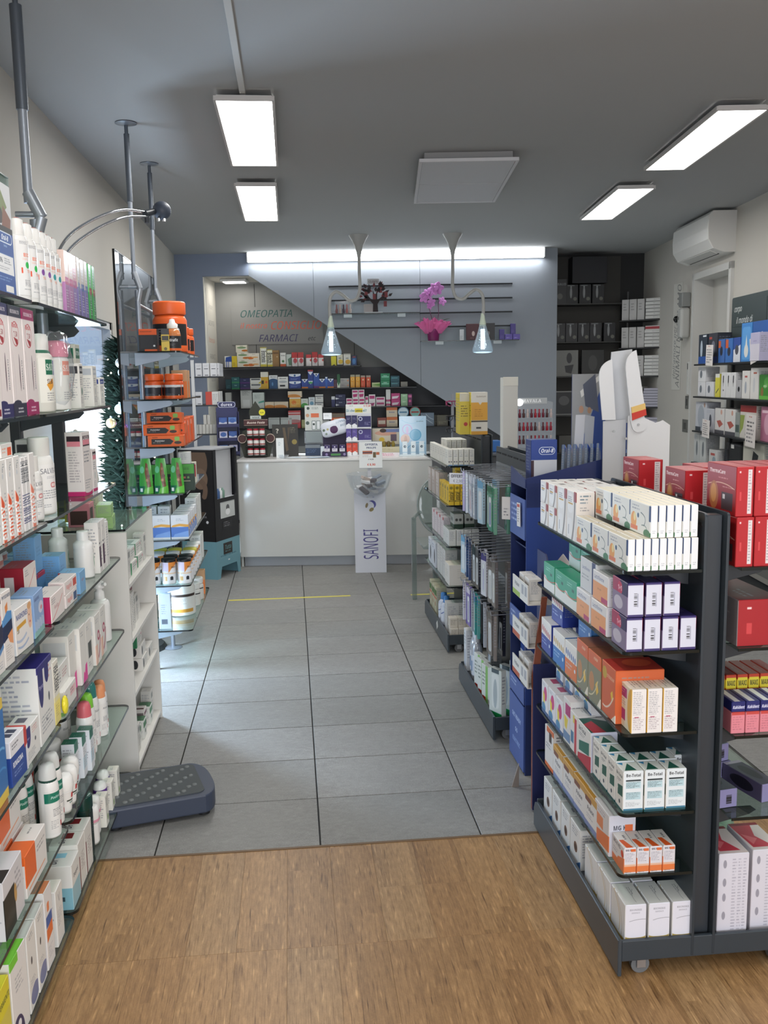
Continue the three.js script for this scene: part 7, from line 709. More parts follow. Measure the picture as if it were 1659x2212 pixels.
// shelves on the sloping wall
{ const g = thing('tree_card', 'dark red and black tree-shaped card on upper wall shelf', 'card display', at(FS1, -0.165, 2.4185, -0.06), -TH); const B = M('241418', 0.6), R = M('6a2a30', 0.6); part(g, 'trunk', plate([[-0.03, 0.012], [0.03, 0.012], [0.025, 0.1], [0.07, 0.17], [0.12, 0.2], [0.06, 0.17], [0.02, 0.14], [0.025, 0.27], [0, 0.18], [-0.03, 0.27], [-0.02, 0.14], [-0.07, 0.17], [-0.13, 0.2], [-0.07, 0.15], [-0.025, 0.1]], 0.005), B);
  for (let i = 0; i < 54; i++) { const a = -0.3 + 3.74 * rnd(), r = 0.08 + 0.1 * rnd(), c = V3(Math.cos(a) * r * 0.95, 0.17 + Math.sin(a) * r * 0.95, 0.002 + 0.004 * (i % 3)); part(g, 'leaf', cached('leafc', () => plate([[-0.028, 0], [-0.004, 0.016], [0.032, 0], [-0.004, -0.016]], 0.003)), i % 3 ? B : R).position.copy(c); g.children[g.children.length - 1].rotation.z = a + jit(0.6); }
  for (const [x, y] of [[-0.1, 0.22], [0.11, 0.1], [0.06, 0.25], [-0.01, 0.18], [0.12, 0.2]]) part(g, 'hanging_tag', box(0.035, 0.06, 0.003, x, y, 0.011), M('7a3438', 0.6)); flat(g, 'header', 0.13, 0.06, 0.003, -0.02, 0.315, -0.01, 'b4b4b6', [['t', 0.5, 0.5, 0.5, '6a5a5c', 'CILENTO', 'b', 0.8]]); part(g, 'plinth', rbox(0.2, 0.012, 0.08, 0.003, -0.02, 0.006, 0), M('c4c6ca', 0.4)); part(g, 'gift_box', box(0.1, 0.09, 0.03, -0.08, 0.057, -0.02), M('a8a09e', 0.6)); }
{ const g = thing('tester_rack', 'small clear rack of nail polish bottles on wall shelf', 'rack', at(FS1, -0.52, 2.4185, -0.06), -TH); part(g, 'rack', merge([box(0.2, 0.004, 0.07, 0, 0.002, 0), box(0.2, 0.14, 0.003, 0, 0.07, -0.034), box(0.003, 0.12, 0.07, -0.1, 0.06, 0), box(0.003, 0.12, 0.07, 0.1, 0.06, 0)]), CLEAR); for (let i = 0; i < 5; i++) part(g, 'bottle', lathe([[0, 0.004], [0.014, 0.004], [0.014, 0.05], [0.007, 0.056], [0.008, 0.1], [0, 0.102]], 12).translate(-0.076 + i * 0.038, 0, 0), M(['8a5a5a', 'b8a49a', '4a3a4a', 'a86a6a', 'c8b8b0'][i], 0.3)); }
{ const g = thing('potted_orchid', 'pink orchid wrapped in magenta tulle on wall shelf', 'plant', at(FS1, 0.475, 2.1045, -0.065), -TH), PK = M('d48ad0', 0.6), MG = std({ color: rgb('e070aa'), roughness: 0.8, transmission: 0.45, thickness: 0 });
  part(g, 'pot', lathe([[0, 0], [0.06, 0], [0.075, 0.13], [0.07, 0.13], [0, 0.12]], 24), M('7a1c58', 0.3));
  const w = new THREE.CylinderGeometry(0.14, 0.075, 0.12, 60, 8, true), p = w.attributes.position; for (let i = 0; i < p.count; i++) { const a = Math.atan2(p.getZ(i), p.getX(i)), t = (p.getY(i) + 0.06) / 0.12, k = 1 + (0.3 * noise.noise(Math.cos(a) * 3, Math.sin(a) * 3, t * 3) + 0.12 * Math.sin(a * 14 + t * 5)) * t; p.setXYZ(i, p.getX(i) * k * 1.25, p.getY(i) + 0.14 + 0.05 * t * noise.noise(a * 2, 4, 9), p.getZ(i) * k * 0.7); } w.computeVertexNormals(); MG.side = THREE.DoubleSide; part(g, 'tulle_wrap', w, MG); part(g, 'tulle_wrap', w.clone().scale(0.75, 1.15, 0.9).rotateY(1), MG);
  const st = [[0.02, 0.12, 0], [-0.03, 0.3, 0.01], [-0.06, 0.45, 0.02], [-0.02, 0.54, 0.03]], st2 = [[0.03, 0.12, 0], [0.06, 0.3, 0], [0.06, 0.42, 0.02], [0.09, 0.46, 0.03]]; part(g, 'stem', tube(st, 0.004, 20, 6), M('6a3a5a', 0.6)); part(g, 'stem', tube(st2, 0.004, 20, 6), M('6a3a5a', 0.6));
  for (const [x, y, s] of [[-0.07, 0.5, 1], [0.0, 0.55, 1.1], [0.05, 0.57, 1.1], [-0.1, 0.47, 0.9], [0.1, 0.43, 0.8], [-0.02, 0.42, 0.8], [0.02, 0.58, 0.9], [-0.04, 0.38, 0.6]]) { const b = part(g, 'blossom', cached('blos', () => { const l = []; for (let i = 0; i < 5; i++) l.push(new THREE.SphereGeometry(0.022, 10, 6).scale(0.9, 1.25, 0.22).translate(0, 0.026, 0).rotateZ(i * 1.2566)); l.push(new THREE.SphereGeometry(0.009, 8, 6).translate(0, -0.004, 0.01)); return merge(l); }), M('d086cc', 0.6)); b.position.set(x, y, 0.035); b.scale.setScalar(s * 1.25); b.rotation.set(jit(0.4), jit(0.5), jit(0.5)); }
  for (const [a, L] of [[0.2, 0.2], [2.7, 0.16], [0.5, 0.14], [3.2, 0.12]]) part(g, 'leaf', new THREE.SphereGeometry(1, 14, 8).scale(L / 2, 0.005, 0.022).translate(L / 2, 0, 0).rotateZ(0.25).rotateY(a).translate(0, 0.2, 0), M('2a3a30', 0.5)); }
KIND = 'gift_carton'; const PS = { at: 'lower glass wall shelf', end: 'left', from: 1 };
g4('w1', 'slim white bottle carton', 0.045, 0.12, 0.04, 'd0d2d6', [li()]); g4('w2', 'dark red gift carton with rose print', 0.14, 0.18, 0.06, '4a1620', [['e', 0.55, 0.6, 0.12, 0.16, 'c8b0a8'], ['l', 0.3, 0.85, 0.4, 0.08, 1, 'a88a80']]); g4('w3', 'black gift carton', 0.14, 0.185, 0.06, '1c1a1e', [['e', 0.5, 0.6, 0.1, 0.12, '6a6468']]); g4('w4', 'violet carton with white script', 0.08, 0.06, 0.06, '5a48a4', [['l', 0.2, 0.6, 0.6, 0.2, 1, 'd0c8f0']]); g4('w5', 'tall deep violet carton', 0.055, 0.115, 0.05, '3c2c80', [li('8a7ac8')]);
[['w1', 0.79], ['w2', 0.91], ['w3', 1.085], ['w5', 1.235], ['w4', 1.31], ['w4', 1.395]].forEach(([k, u]) => put(FS1, PS, k, u, 2.1045, -0.03)); put(FS1, PS, 'w5', 1.36, 2.1645, -0.04, { look: 'small dark violet carton on top of another' });
KIND = 'supplement_carton';
// ------------------------------------------------------------------ goods on the near gondola
const PG = ['top', 'second', 'third', 'fourth', 'fifth'].map((n) => ({ at: `${n} near-gondola shelf`, end: 'near end', from: -1 })), PGB = { at: 'near-gondola base tray', end: 'near end', from: -1 };
D('nat1', 'small white carton with grey curves', 0.095, 0.077, 0.06, near, 'e8e2dc', [['w', '8a8078', 0.14, 0.8, 0, 0.9, 0.5, 0.6, 1], ['rr', 0.08, 0.08, 0.6, 0.8, 'f0ece8', 0.4], ['l', 0.15, 0.2, 0.4, 0.3, 3, '4a4a52'], ['r', 0.75, 0, 0.25, 0.3, '9a3a34'], ['r', 0.15, 0.32, 0.4, 0.06, 'c89a3a']], { tbg: 'e8e6e2', top: [['r', 0.3, 0.3, 0.4, 0.3, '8a8480']] }); D('nat2', 'tall white carton with grey curves', 0.098, 0.158, 0.06, near, 'e8e2dc', [['w', '8a8078', 0.14, 0.85, 0, 0.95, 0.5, 0.6, 1], ['rr', 0.1, 0.05, 0.6, 0.4, 'f0ece8', 0.4], ['l', 0.15, 0.12, 0.5, 0.12, 3, '3f3f48'], ['r', 0.15, 0.24, 0.5, 0.03, 'c89a3a'], ['rr', 0.08, 0.56, 0.5, 0.38, 'ece8e4', 0.3], ['r', 0.75, 0, 0.25, 0.2, '9a3a34'], ['r', 0.2, 0.7, 0.06, 0.2, '8a8a90']], { tbg: 'e8e6e2', side: [['l', 0.2, 0.06, 0.7, 0.2, 3, '3a5a70'], ['l', 0.2, 0.3, 0.6, 0.1, 2, '8a8a90']] });
for (const u of [-3.155, -3.05]) for (const l of [0, 1]) for (const n of [0, -0.065, -0.13]) if (l || !n) put(FG, PG[0], 'nat1', u, 1.1745 + l * 0.0775, -0.004 + n, { exact: 1 }); for (const u of [-2.938, -2.836]) for (const n of [0, -0.065, -0.13]) put(FG, PG[0], 'nat2', u, 1.1745, -0.004 + n, { exact: 1 });
D('ent', 'white vial carton with orange and green art', 0.15, 0.0865, 0.021, near, 'e7e6e0', [['l', 0.12, 0.1, 0.45, 0.2, 2, '8a8c9a'], ['e', 0.2, 0.62, 0.14, 0.28, 'eaa04a'], ['e', 0.25, 0.5, 0.06, 0.14, 'f0dc9a'], ['r', 0.05, 0.78, 0.35, 0.14, 'e07a4a'], ['c', 0.42, 0.42, 0.08, '2f4a6a'], ['w', '4a5a5a', 0.03, 0.55, 0.3, 0.9, 0.4, 0.7, 0.7], ['w', '6a7a74', 0.03, 0.6, 0.7, 0.9, 0.6, 0.85, 1], ['e', 0.85, 0.92, 0.16, 0.14, '3f7a4a'], ['r', 0.94, 0, 0.06, 0.5, '3a4f78']], { sbg: 'eceef0', side: [['l', 0.3, 0.78, 0.5, 0.12, 2, 'b0b4ba'], ['r', 0, 0, 0.05, 1, '9aa2ac']], tbg: 'ece4cc', top: [] });
for (const [u, c] of [[-2.71, 0], [-2.556, 1], [-2.412, 2]]) { for (let i = 0; i < 9; i++) if (c === 2 || i < 2) put(FG, PG[0], 'ent', u - (c === 2 ? 0 : 0), 1.1745, -0.004 - i * 0.0218, { exact: 1 }); for (let i = 0; i < 6; i++) if (c || i < 6) put(FG, PG[0], 'ent', u - 0.004, 1.262, -0.066 - i * 0.0222, { exact: 1 }); }
// second shelf
D('gav', 'green and white sachet carton with red wave', 0.125, 0.095, 0.06, near, 'dedfd8', [['r', 0, 0, 1, 0.5, '2f9a74'], ['e', 0.7, 0.5, 0.5, 0.16, '2f9a74'], ['w', 'c8502a', 0.03, 0, 0.52, 0.4, 0.75, 1, 0.55], ['l', 0.2, 0.14, 0.5, 0.16, 2, 'bfe0d0'], ['r', 0.6, 0.3, 0.18, 0.1, '1a5a44']], { tbg: '3fa882', sbg: '2f9a74' });
for (const u of [-3.08, -2.945, -2.83]) put(FG, PG[1], 'gav', u, 0.9525, -0.003); for (const u of [-3.0, -2.87, -2.75]) { put(FG, PG[1], 'gav', u, 0.9525 + 0.0955, -0.068); put(FG, PG[1], 'gav', u, 0.9525, -0.068, { look: 'hidden-half green sachet carton under another' }); }
D('lac', 'white carton with orange lower half', 0.135, 0.086, 0.055, near, 'e6e4e4', [['r', 0, 0.36, 0.94, 0.64, 'eaa268'], ['t', 0.4, 0.2, 0.18, '3a3f70', 'Lactoflorene', '', 0.66], ['r', 0.55, 0.8, 0.4, 0.18, 'b8386a'], ['l', 0.3, 0.55, 0.4, 0.14, 1, 'b87a4a']], { sbg: 'e2e0e8', tbg: 'dcdcdc', top: [['l', 0.2, 0.3, 0.6, 0.3, 2, '6a6c78']] }); D('lac2', 'white and grey carton with navy stripe', 0.16, 0.1, 0.06, near, 'd4d4d4', [['r', 0.7, 0, 0.2, 1, '2a2f62'], ['t', 0.34, 0.3, 0.13, '4a4f80', 'Lactoflorene', '', 0.5], ['l', 0.1, 0.5, 0.5, 0.2, 2, '8a8c96']], { tbg: 'c4c4c4', sbg: 'd8d8da' });
put(FG, PG[1], 'lac', -2.7, 0.9525, -0.003); put(FG, PG[1], 'lac2', -2.68, 0.9525 + 0.0865, -0.012); for (const u of [-2.555]) for (const l of [0, 1]) put(FG, PG[1], 'lac', u, 0.9525 + l * 0.0865, -0.003 - 0.004 * l); for (const l of [0, 1]) put(FG, PG[1], 'lac', -2.555, 0.9525 + l * 0.0865, -0.066);
D('dup', 'purple twin-pack carton with barcoded silver end', 0.115, 0.094, 0.0455, near, '3a2a58', [['r', 0, 0, 0.5, 1, 'a8305a'], ['c', 0.5, 0.25, 0.2, 'c8305a'], ['t', 0.5, 0.25, 0.2, 'f4e0e8', '1+1', 'b', 0.4], ['r', 0, 0.4, 1, 0.6, '8a7a9a'], ['e', 0.4, 0.7, 0.3, 0.2, 'c8c0d0']], { sbg: 'd6d8e6', side: [['r', 0, 0, 1, 0.05, '3a2f6a'], ['r', 0, 0.93, 1, 0.07, '3a2f6a'], ['k', 0.4, 0.3, 0.2, 0.4, 1], ['r', 0.62, 0.3, 0.05, 0.4, '9a9cb0']], tbg: '2a2358' }); for (let i = 0; i < 4; i++) put(FG, PG[1], 'dup', -2.396, 0.9525, -0.006 - i * 0.05, { exact: 1 }); for (let i = 0; i < 3; i++) put(FG, PG[1], 'dup', -2.398, 1.0475, -0.008 - i * 0.0505, { exact: 1 });
// third shelf
const drops = (c1, c2) => [['r', 0, 0.5, 1, 0.5, c1], ...Array.from({ length: 6 }, (_, i) => ['e', 0.12 + i * 0.15, 0.3 + i * 0.02, 0.045, 0.1, c2]), ['r', 0, 0, 1, 0.1, 'e8e6e0'], ['l', 0.1, 0.62, 0.6, 0.2, 2, 'c8d4ec'], ['c', 0.85, 0.7, 0.06, 'd8e4f0']];
D('dr1', 'white and navy carton with red drops', 0.13, 0.115, 0.06, near, 'e4e2de', drops('2a3f98', 'b8443a'), { sbg: '2a3f98' }); D('dr2', 'white and blue carton with golden drops', 0.135, 0.115, 0.06, near, 'e4e2de', drops('2a70b8', 'c8a24a'), { sbg: '2a70b8' }); D('dr3', 'white and orange carton with blue drops', 0.12, 0.115, 0.06, near, 'e4e2de', drops('e07a3a', '4a6aa8'), { sbg: 'e07a3a' });
put(FG, PG[2], 'dr1', -3.11, 0.7225, -0.003); put(FG, PG[2], 'dr2', -2.955, 0.7225, -0.003); put(FG, PG[2], 'dr3', -2.82, 0.7225, -0.003); put(FG, PG[2], 'dr1', -3.07, 0.7225 + 0.1155, -0.03, { look: 'upper white and navy carton with drops' }); put(FG, PG[2], 'dr2', -2.84, 0.7225 + 0.1155, -0.055, { look: 'upper blue carton with drops' }); put(FG, PG[2], 'dr2', -2.84, 0.7225, -0.066, { look: 'blue carton with drops in the back row' });
D('vit1', 'grey-green and orange vitamin carton', 0.112, 0.155, 0.13, near, '8a8a72', [['r', 0, 0, 1, 0.26, 'd86a3a'], ['t', 0.6, 0.1, 0.08, 'e8c8a8', 'FORM', 'bi', 0.6], ['p', 'e8c04a', 0.6, 0.6, 0.75, 0.5, 0.85, 0.7, 0.7, 0.8], ['w', 'd8d0b0', 0.04, 0.1, 0.9, 0.5, 0.9, 0.8, 0.5], ['e', 0.3, 0.6, 0.2, 0.2, 'c08a5a'], ['p', 'eae6da', 0.75, 1, 1, 0.8, 1, 1]], { tbg: '9a5a3a', sbg: '7a5a44' }); D('vit2', 'bright orange vitamin carton', 0.118, 0.155, 0.14, near, 'd8683a', [['t', 0.55, 0.22, 0.09, 'f0c0a0', 'SUSTENIUM', 'bi', 0.7], ['e', 0.2, 0.2, 0.16, 0.12, 'c8a83a'], ['p', 'ecc43a', 0.65, 0.5, 0.8, 0.42, 0.85, 0.6, 0.75, 0.66], ['w', 'f0d8c8', 0.05, 0.1, 0.85, 0.5, 0.9, 0.85, 0.55], ['p', 'ece6da', 0.7, 1, 1, 0.84, 1, 1]], { tbg: 'b83a30', top: [['e', 0.4, 0.4, 0.3, 0.3, 'd8583a']], sbg: 'd0602f' });
put(FG, PG[2], 'vit1', -2.7, 0.7225, -0.003); put(FG, PG[2], 'vit1', -2.586, 0.7225, -0.003); put(FG, PG[2], 'vit2', -2.468, 0.7225, -0.006);
D('mag3', 'cream carton with magenta panels and text end', 0.105, 0.125, 0.0425, near, 'e6dcc4', [['r', 0.06, 0.08, 0.6, 0.22, 'a83a7a'], ['r', 0.06, 0.58, 0.5, 0.26, 'b04080'], ['l', 0.1, 0.35, 0.5, 0.16, 3, 'a89aa0'], ['e', 0.95, 0.5, 0.24, 0.5, 'e0b04a'], ['l', 0.12, 0.12, 0.4, 0.12, 2, 'e4c0d4']], { sbg: 'e8e4e2', side: [['l', 0.1, 0.05, 0.8, 0.55, 13, '8a8a92'], ['l', 0.1, 0.64, 0.8, 0.3, 7, '9a8a92'], ['r', 0.2, 0.62, 0.3, 0.02, 'b0506a']], tbg: 'ece4d4', top: [['l', 0.2, 0.2, 0.7, 0.6, 3, '6a6a64']] }); for (let i = 0; i < 3; i++) put(FG, PG[2], 'mag3', -2.388, 0.7225, -0.012 - i * 0.0445 - 0.012, { exact: 1 });
// fourth shelf
D('mul', 'white carton with pink and yellow shapes', 0.085, 0.12, 0.06, near, 'e0dfe2', [['e', 0.6, 0.35, 0.25, 0.22, 'c83a7a'], ['p', 'e4d03a', 0.2, 0.3, 0.5, 0.4, 0.5, 0.75, 0.3, 0.7], ['e', 0.35, 0.8, 0.3, 0.14, '4a86b0'], ['r', 0, 0.88, 1, 0.12, '3a5a8a'], ['l', 0.1, 0.06, 0.6, 0.1, 2, '8a8c9a']], { tbg: 'dcd8d8', top: [['r', 0.2, 0.2, 0.6, 0.4, 'b04a6a']] });
for (const u of [-3.12, -3.03, -2.94]) put(FG, PG[3], 'mul', u, 0.4905, -0.003); for (const u of [-3.1, -2.99, -2.88, -2.79]) put(FG, PG[3], 'mul', u, 0.4905 + 0.1205, -0.05); for (const u of [-3.1, -2.99, -2.88]) put(FG, PG[3], 'mul', u, 0.4905, -0.066); D('mul2', 'tall white carton with magenta cap block', 0.07, 0.15, 0.06, near, 'dcdad8', [['r', 0.3, 0.1, 0.7, 0.26, 'b02a72'], ['p', 'e0c83a', 0.1, 0.4, 0.7, 0.45, 0.5, 0.7, 0.2, 0.66], ['r', 0, 0.75, 1, 0.2, '6a8ab0']], { tbg: 'e6dede' }); put(FG, PG[3], 'mul2', -2.855, 0.4905, -0.003); D('mul3', 'white carton with red strip and blue squares', 0.075, 0.13, 0.06, near, 'e2e0de', [['r', 0.6, 0.1, 0.3, 0.9, 'c03a44'], ['r', 0.1, 0.5, 0.4, 0.3, '4a7aa0'], ['r', 0.4, 0.05, 0.2, 0.2, 'e0d04a']]); put(FG, PG[3], 'mul3', -2.778, 0.4905, -0.003);
D('bt1', 'red and green diagonal vitamin carton', 0.125, 0.128, 0.085, near, 'e4e2de', [['p', '1e6a58', 0.1, 0.5, 0.9, 0.3, 0.9, 0.62, 0.1, 0.75], ['p', 'b8283a', 0, 0.85, 1, 0.6, 1, 1, 0, 1], ['t', 0.35, 0.16, 0.14, '24262a', 'Be-Total', 'b', 0.6], ['l', 0.1, 0.26, 0.5, 0.1, 2, '6a6c70']], { sbg: 'cdd0e0', side: [['t', 0.4, 0.12, 0.11, '24263a', 'Be-Total', 'b', 0.7], ['l', 0.15, 0.2, 0.5, 0.08, 2, '5a5c6a']], tbg: '1e5a4c', top: [['p', 'b8283a', 0.2, 0.6, 1, 0.4, 1, 0.9, 0.4, 1], ['p', 'e4e2de', 0, 0, 0.3, 0, 0, 0.6]] }); put(FG, PG[3], 'bt1', -2.672, 0.4905, -0.003, { exact: 1 });
D('bt2', 'white vitamin carton with green puzzle piece', 0.06, 0.122, 0.058, near, 'e6e5e0', [['p', '1f5a4a', 0.3, 0.42, 0.95, 0.36, 0.95, 0.62, 0.3, 0.66], ['c', 0.25, 0.5, 0.08, 'e6e5e0'], ['t', 0.5, 0.16, 0.1, '2a2c2e', 'Be-Total', 'b', 0.8], ['l', 0.2, 0.26, 0.6, 0.08, 2, '4a4c50'], ['r', 0, 0.94, 1, 0.06, '1f5a5a'], ['c', 0.55, 0.8, 0.1, '2a3a4a']], { sbg: 'dfe6ea', side: [['t', 0.5, 0.1, 0.09, '1c1e22', 'Be-Total', 'b', 0.82], ['r', 0.12, 0.2, 0.76, 0.035, '1c2a30'], ['r', 0.12, 0.25, 0.76, 0.16, 'b8d4dc'], ['l', 0.14, 0.26, 0.72, 0.15, 5, '4a5a62'], ['r', 0.12, 0.5, 0.76, 0.18, 'b8d4dc'], ['l', 0.14, 0.51, 0.72, 0.16, 5, '5a6a72'], ['l', 0.12, 0.74, 0.76, 0.12, 4, '8a9298'], ['r', 0, 0.9, 1, 0.04, '3a7a98'], ['r', 0, 0.94, 1, 0.06, '1a4a54']], tbg: 'dfe2dc', top: [['p', '1f5a4a', 0.1, 0.5, 0.9, 0.3, 0.9, 0.9], ['p', '3a8ab8', 0, 0.7, 0.3, 0.8, 0, 1]] });
for (const n of [0, 1, 2]) for (let c = 0; c < (n ? 2 : 4); c++) put(FG, PG[3], 'bt2', -2.372 - c * 0.066, 0.4905, -0.008 - n * 0.0615, { exact: 1 }); put(FG, PG[3], 'bt2', -2.46, 0.4905 + 0.0, -0.19, { look: 'white vitamin carton at the very back' });
// fifth shelf and base tray
D('pol', 'white carton with orange flap and brown print', 0.115, 0.115, 0.06, near, 'e0dedc', [['r', 0, 0, 1, 0.2, 'c89a4a'], ['rr', 0.06, 0.14, 0.5, 0.14, '7a4a34', 0.3], ['t', 0.5, 0.45, 0.17, '3a3a44', 'Polase', 'b', 0.7], ['l', 0.2, 0.6, 0.5, 0.14, 2, '9a9aa8'], ['r', 0, 0.84, 1, 0.16, '7a8ab8']], { tbg: 'dedad0', top: [['r', 0, 0.8, 1, 0.2, 'c8923a'], ['l', 0.2, 0.3, 0.5, 0.3, 1, '5a5a54']] });
D('pol2', 'white carton with brown strip and orange foot', 0.1, 0.15, 0.05, near, 'dcdad8', [['r', 0.2, 0, 0.8, 0.12, 'c8642a'], ['r', 0.5, 0.08, 0.3, 0.24, '3a2a20'], ['l', 0.15, 0.4, 0.6, 0.14, 2, '6a6a74'], ['r', 0, 0.9, 1, 0.1, 'd86a2a']], { sbg: 'd8d8da', side: [['l', 0.2, 0.1, 0.7, 0.3, 4, '4a4c54']] }); put(FG, PG[4], 'pol2', -3.06, 0.3105, -0.003); for (const [u, n] of [[-2.95, 0], [-2.83, 0], [-2.712, 0], [-2.6, 0]]) put(FG, PG[4], 'pol', u, 0.3105, -0.003 - n); put(FG, PG[4], 'pol', -2.83, 0.3105, -0.068, { look: 'white carton with orange flap in the back row' });
D('mgk', 'white and orange mineral carton', 0.095, 0.078, 0.036, near, 'dcd8d8', [['t', 0.4, 0.16, 0.2, '2c2c34', 'MG K VIS', 'b', 0.6], ['c', 0.86, 0.3, 0.14, 'd84a2a'], ['r', 0, 0.72, 1, 0.28, 'e2793e'], ['p', 'e07a4a', 0.5, 0.6, 1, 0.4, 1, 0.8, 0.4, 0.8], ['l', 0.1, 0.4, 0.5, 0.2, 2, '8a8a94']], { sbg: 'd8d6dc', side: [['t', 0.36, 0.08, 0.11, '2a2a34', 'MG K', 'b', 0.5], ['r', 0.55, 0.04, 0.42, 0.1, 'd86a3a'], ['l', 0.08, 0.2, 0.84, 0.36, 7, '8a8a9a'], ['r', 0, 0.64, 1, 0.1, 'e0b498'], ['r', 0, 0.72, 1, 0.22, 'e07a42'], ['l', 0.1, 0.94, 0.8, 0.05, 1, '4a4a50']], tbg: 'dcd8d4', top: [['t', 0.36, 0.35, 0.3, '2a2a30', 'MG K', 'b', 0.5], ['p', 'd85a24', 0.5, 0.6, 1, 0.2, 1, 0.8, 0.5, 1]] }); for (let i = 0; i < 4; i++) put(FG, PG[4], 'mgk', -2.388, 0.3105, -0.014 - i * 0.0375, { exact: 1 }); D('mgk2', 'larger white and orange mineral carton', 0.125, 0.125, 0.08, near, 'd8d4d4', [['r', 0, 0.25, 0.6, 0.3, 'e08a5a'], ['p', 'e07a44', 0, 0.7, 1, 0.5, 1, 0.9, 0, 1], ['l', 0.2, 0.08, 0.6, 0.14, 2, '9a9aa4']], { sbg: 'cfd0dc', side: [['t', 0.4, 0.3, 0.16, '3a3a44', 'MG K', 'b', 0.5], ['r', 0.6, 0.22, 0.3, 0.16, 'd86a3a']], top: [['l', 0.2, 0.2, 0.6, 0.5, 2, '5a5a5a']] }); put(FG, PG[4], 'mgk2', -2.5, 0.3105, -0.004, { exact: 1 });
D('seed', 'white carton with dark seed picture and blue corner', 0.1, 0.14, 0.06, near, 'dededc', [['l', 0.2, 0.1, 0.6, 0.2, 3, '6a6e78'], ['e', 0.55, 0.55, 0.18, 0.13, '6a4a34'], ['e', 0.55, 0.55, 0.1, 0.07, '3a2418'], ['p', '3a6aa4', 0.5, 1, 1, 0.78, 1, 1], ['p', '4a8ab8', 0, 0.9, 0.4, 1, 0, 1]], { tbg: 'd4d4d0', top: [['r', 0.5, 0.2, 0.3, 0.5, '7a7c80']] }); for (const u of [-3.13, -3.02, -2.91, -2.8]) put(FG, PGB, 'seed', u, 0.0905, -0.02); 
D('bio', 'white serum carton with golden foot and swirl', 0.115, 0.125, 0.062, near, 'e2e2e2', [['w', 'c8b07a', 0.03, 0.2, 0, 0.9, 0.4, 0.5, 1], ['w', 'b0a488', 0.02, 0.4, 0, 1, 0.5, 0.7, 1], ['r', 0, 0.86, 1, 0.14, 'a8924a'], ['e', 0.3, 0.86, 0.5, 0.05, 'e2e2e2']], { sbg: 'e0e0ea', side: [['t', 0.5, 0.12, 0.07, '8a8a94', 'BIONIKE', 's', 0.8], ['t', 0.5, 0.2, 0.05, 'a0a0aa', 'DEFENCE', '', 0.6], ['w', '6a6a74', 0.015, 0.2, 0.4, 0.6, 0.34, 1, 0.36], ['r', 0, 0.76, 1, 0.24, 'a8934a'], ['e', 0.5, 0.76, 0.5, 0.05, 'e0e0ea']], tbg: 'dcdcd8', top: [['w', '9a9a98', 0.02, 0.3, 0.2, 0.6, 0.5, 0.9, 0.4], ['l', 0.2, 0.3, 0.5, 0.2, 2, '8a8c90']] }); for (let i = 0; i < 3; i++) put(FG, PGB, 'bio', -2.4, 0.0905, -0.022 - i * 0.069, { exact: 1 }); put(FG, PGB, 'bio', -2.52, 0.0905, -0.02, { exact: 1 }); put(FG, PGB, 'bio', -2.64, 0.0905, -0.02, { exact: 1 }); put(FG, PGB, 'bio', -2.52, 0.0905, -0.088, { exact: 1 });
// other side of the near gondola
const PR = ['top', 'second', 'third', 'fourth'].map((n) => ({ at: `${n} far-side gondola shelf`, end: 'near end', from: 1 })), PRB = { at: 'far-side gondola base', end: 'near end', from: 1 };
const thermo = [['t', 0.36, 0.14, 0.12, 'f4e4e0', 'ThermaCare', 'b', 0.68], ['l', 0.4, 0.26, 0.5, 0.06, 1, 'e8b0a8'], ['w', 'e8c0a0', 0.02, 0.05, 0.45, 0.5, 0.3, 0.95, 0.46], ['e', 0.25, 0.66, 0.16, 0.3, 'b86a3a'], ['e', 0.24, 0.62, 0.1, 0.2, 'd8924a'], ['r', 0.52, 0.56, 0.38, 0.36, '4a3438'], ['r', 0.56, 0.6, 0.08, 0.1, 'e8e0e0'], ['l', 0.55, 0.44, 0.4, 0.05, 1, 'f0c8c4']], thSide = [['r', 0.66, 0.05, 0.24, 0.9, 'e4dcdc'], ['l', 0.7, 0.08, 0.16, 0.84, 14, '9a9098'], ['r', 0.15, 0.08, 0.1, 0.04, 'f0d0d0'], ['r', 0.2, 0.5, 0.1, 0.18, 'd8484c']];
D('the', 'red heat wrap carton', 0.175, 0.135, 0.05, near, '9e1c20', thermo, { sbg: 'b81e26', side2: thSide, side: thSide, tbg: 'a82028', top: [['l', 0.2, 0.3, 0.6, 0.4, 2, 'd06a6a']], name: 'heat_wrap_carton' }); D('the2', 'wide red heat wrap carton', 0.15, 0.13, 0.085, near, '9e1c20', thermo, { sbg: 'b81e26', side2: thSide, side: thSide, tbg: 'a82028', top: [['l', 0.2, 0.3, 0.6, 0.4, 2, 'd06a6a']], name: 'heat_wrap_carton' });
D('the3', 'low red heat wrap carton', 0.15, 0.101, 0.085, 600, '9e1c20', [['l', 0.2, 0.3, 0.6, 0.3, 2, 'd06a6a']], { tbg: 'a82028', name: 'heat_wrap_carton' }); for (let i = 0; i < 4; i++) { put(FR, PR[0], 'the', 2.43, 1.1745, -0.2 + i * 0.0525, { exact: 1 }); put(FR, PR[0], 'the', 2.44, 1.31, -0.2 + i * 0.0525, { exact: 1 }); }
for (const [u, n] of [[2.735, -0.172], [2.82, -0.08], [3.11, -0.172]]) put(FR, PR[0], 'the2', u, 1.276, n, { exact: 1 }); for (const [u, n] of [[2.735, -0.172], [2.82, -0.08], [3.11, -0.172]]) put(FR, PR[0], 'the3', u, 1.1745, n, { exact: 1 });
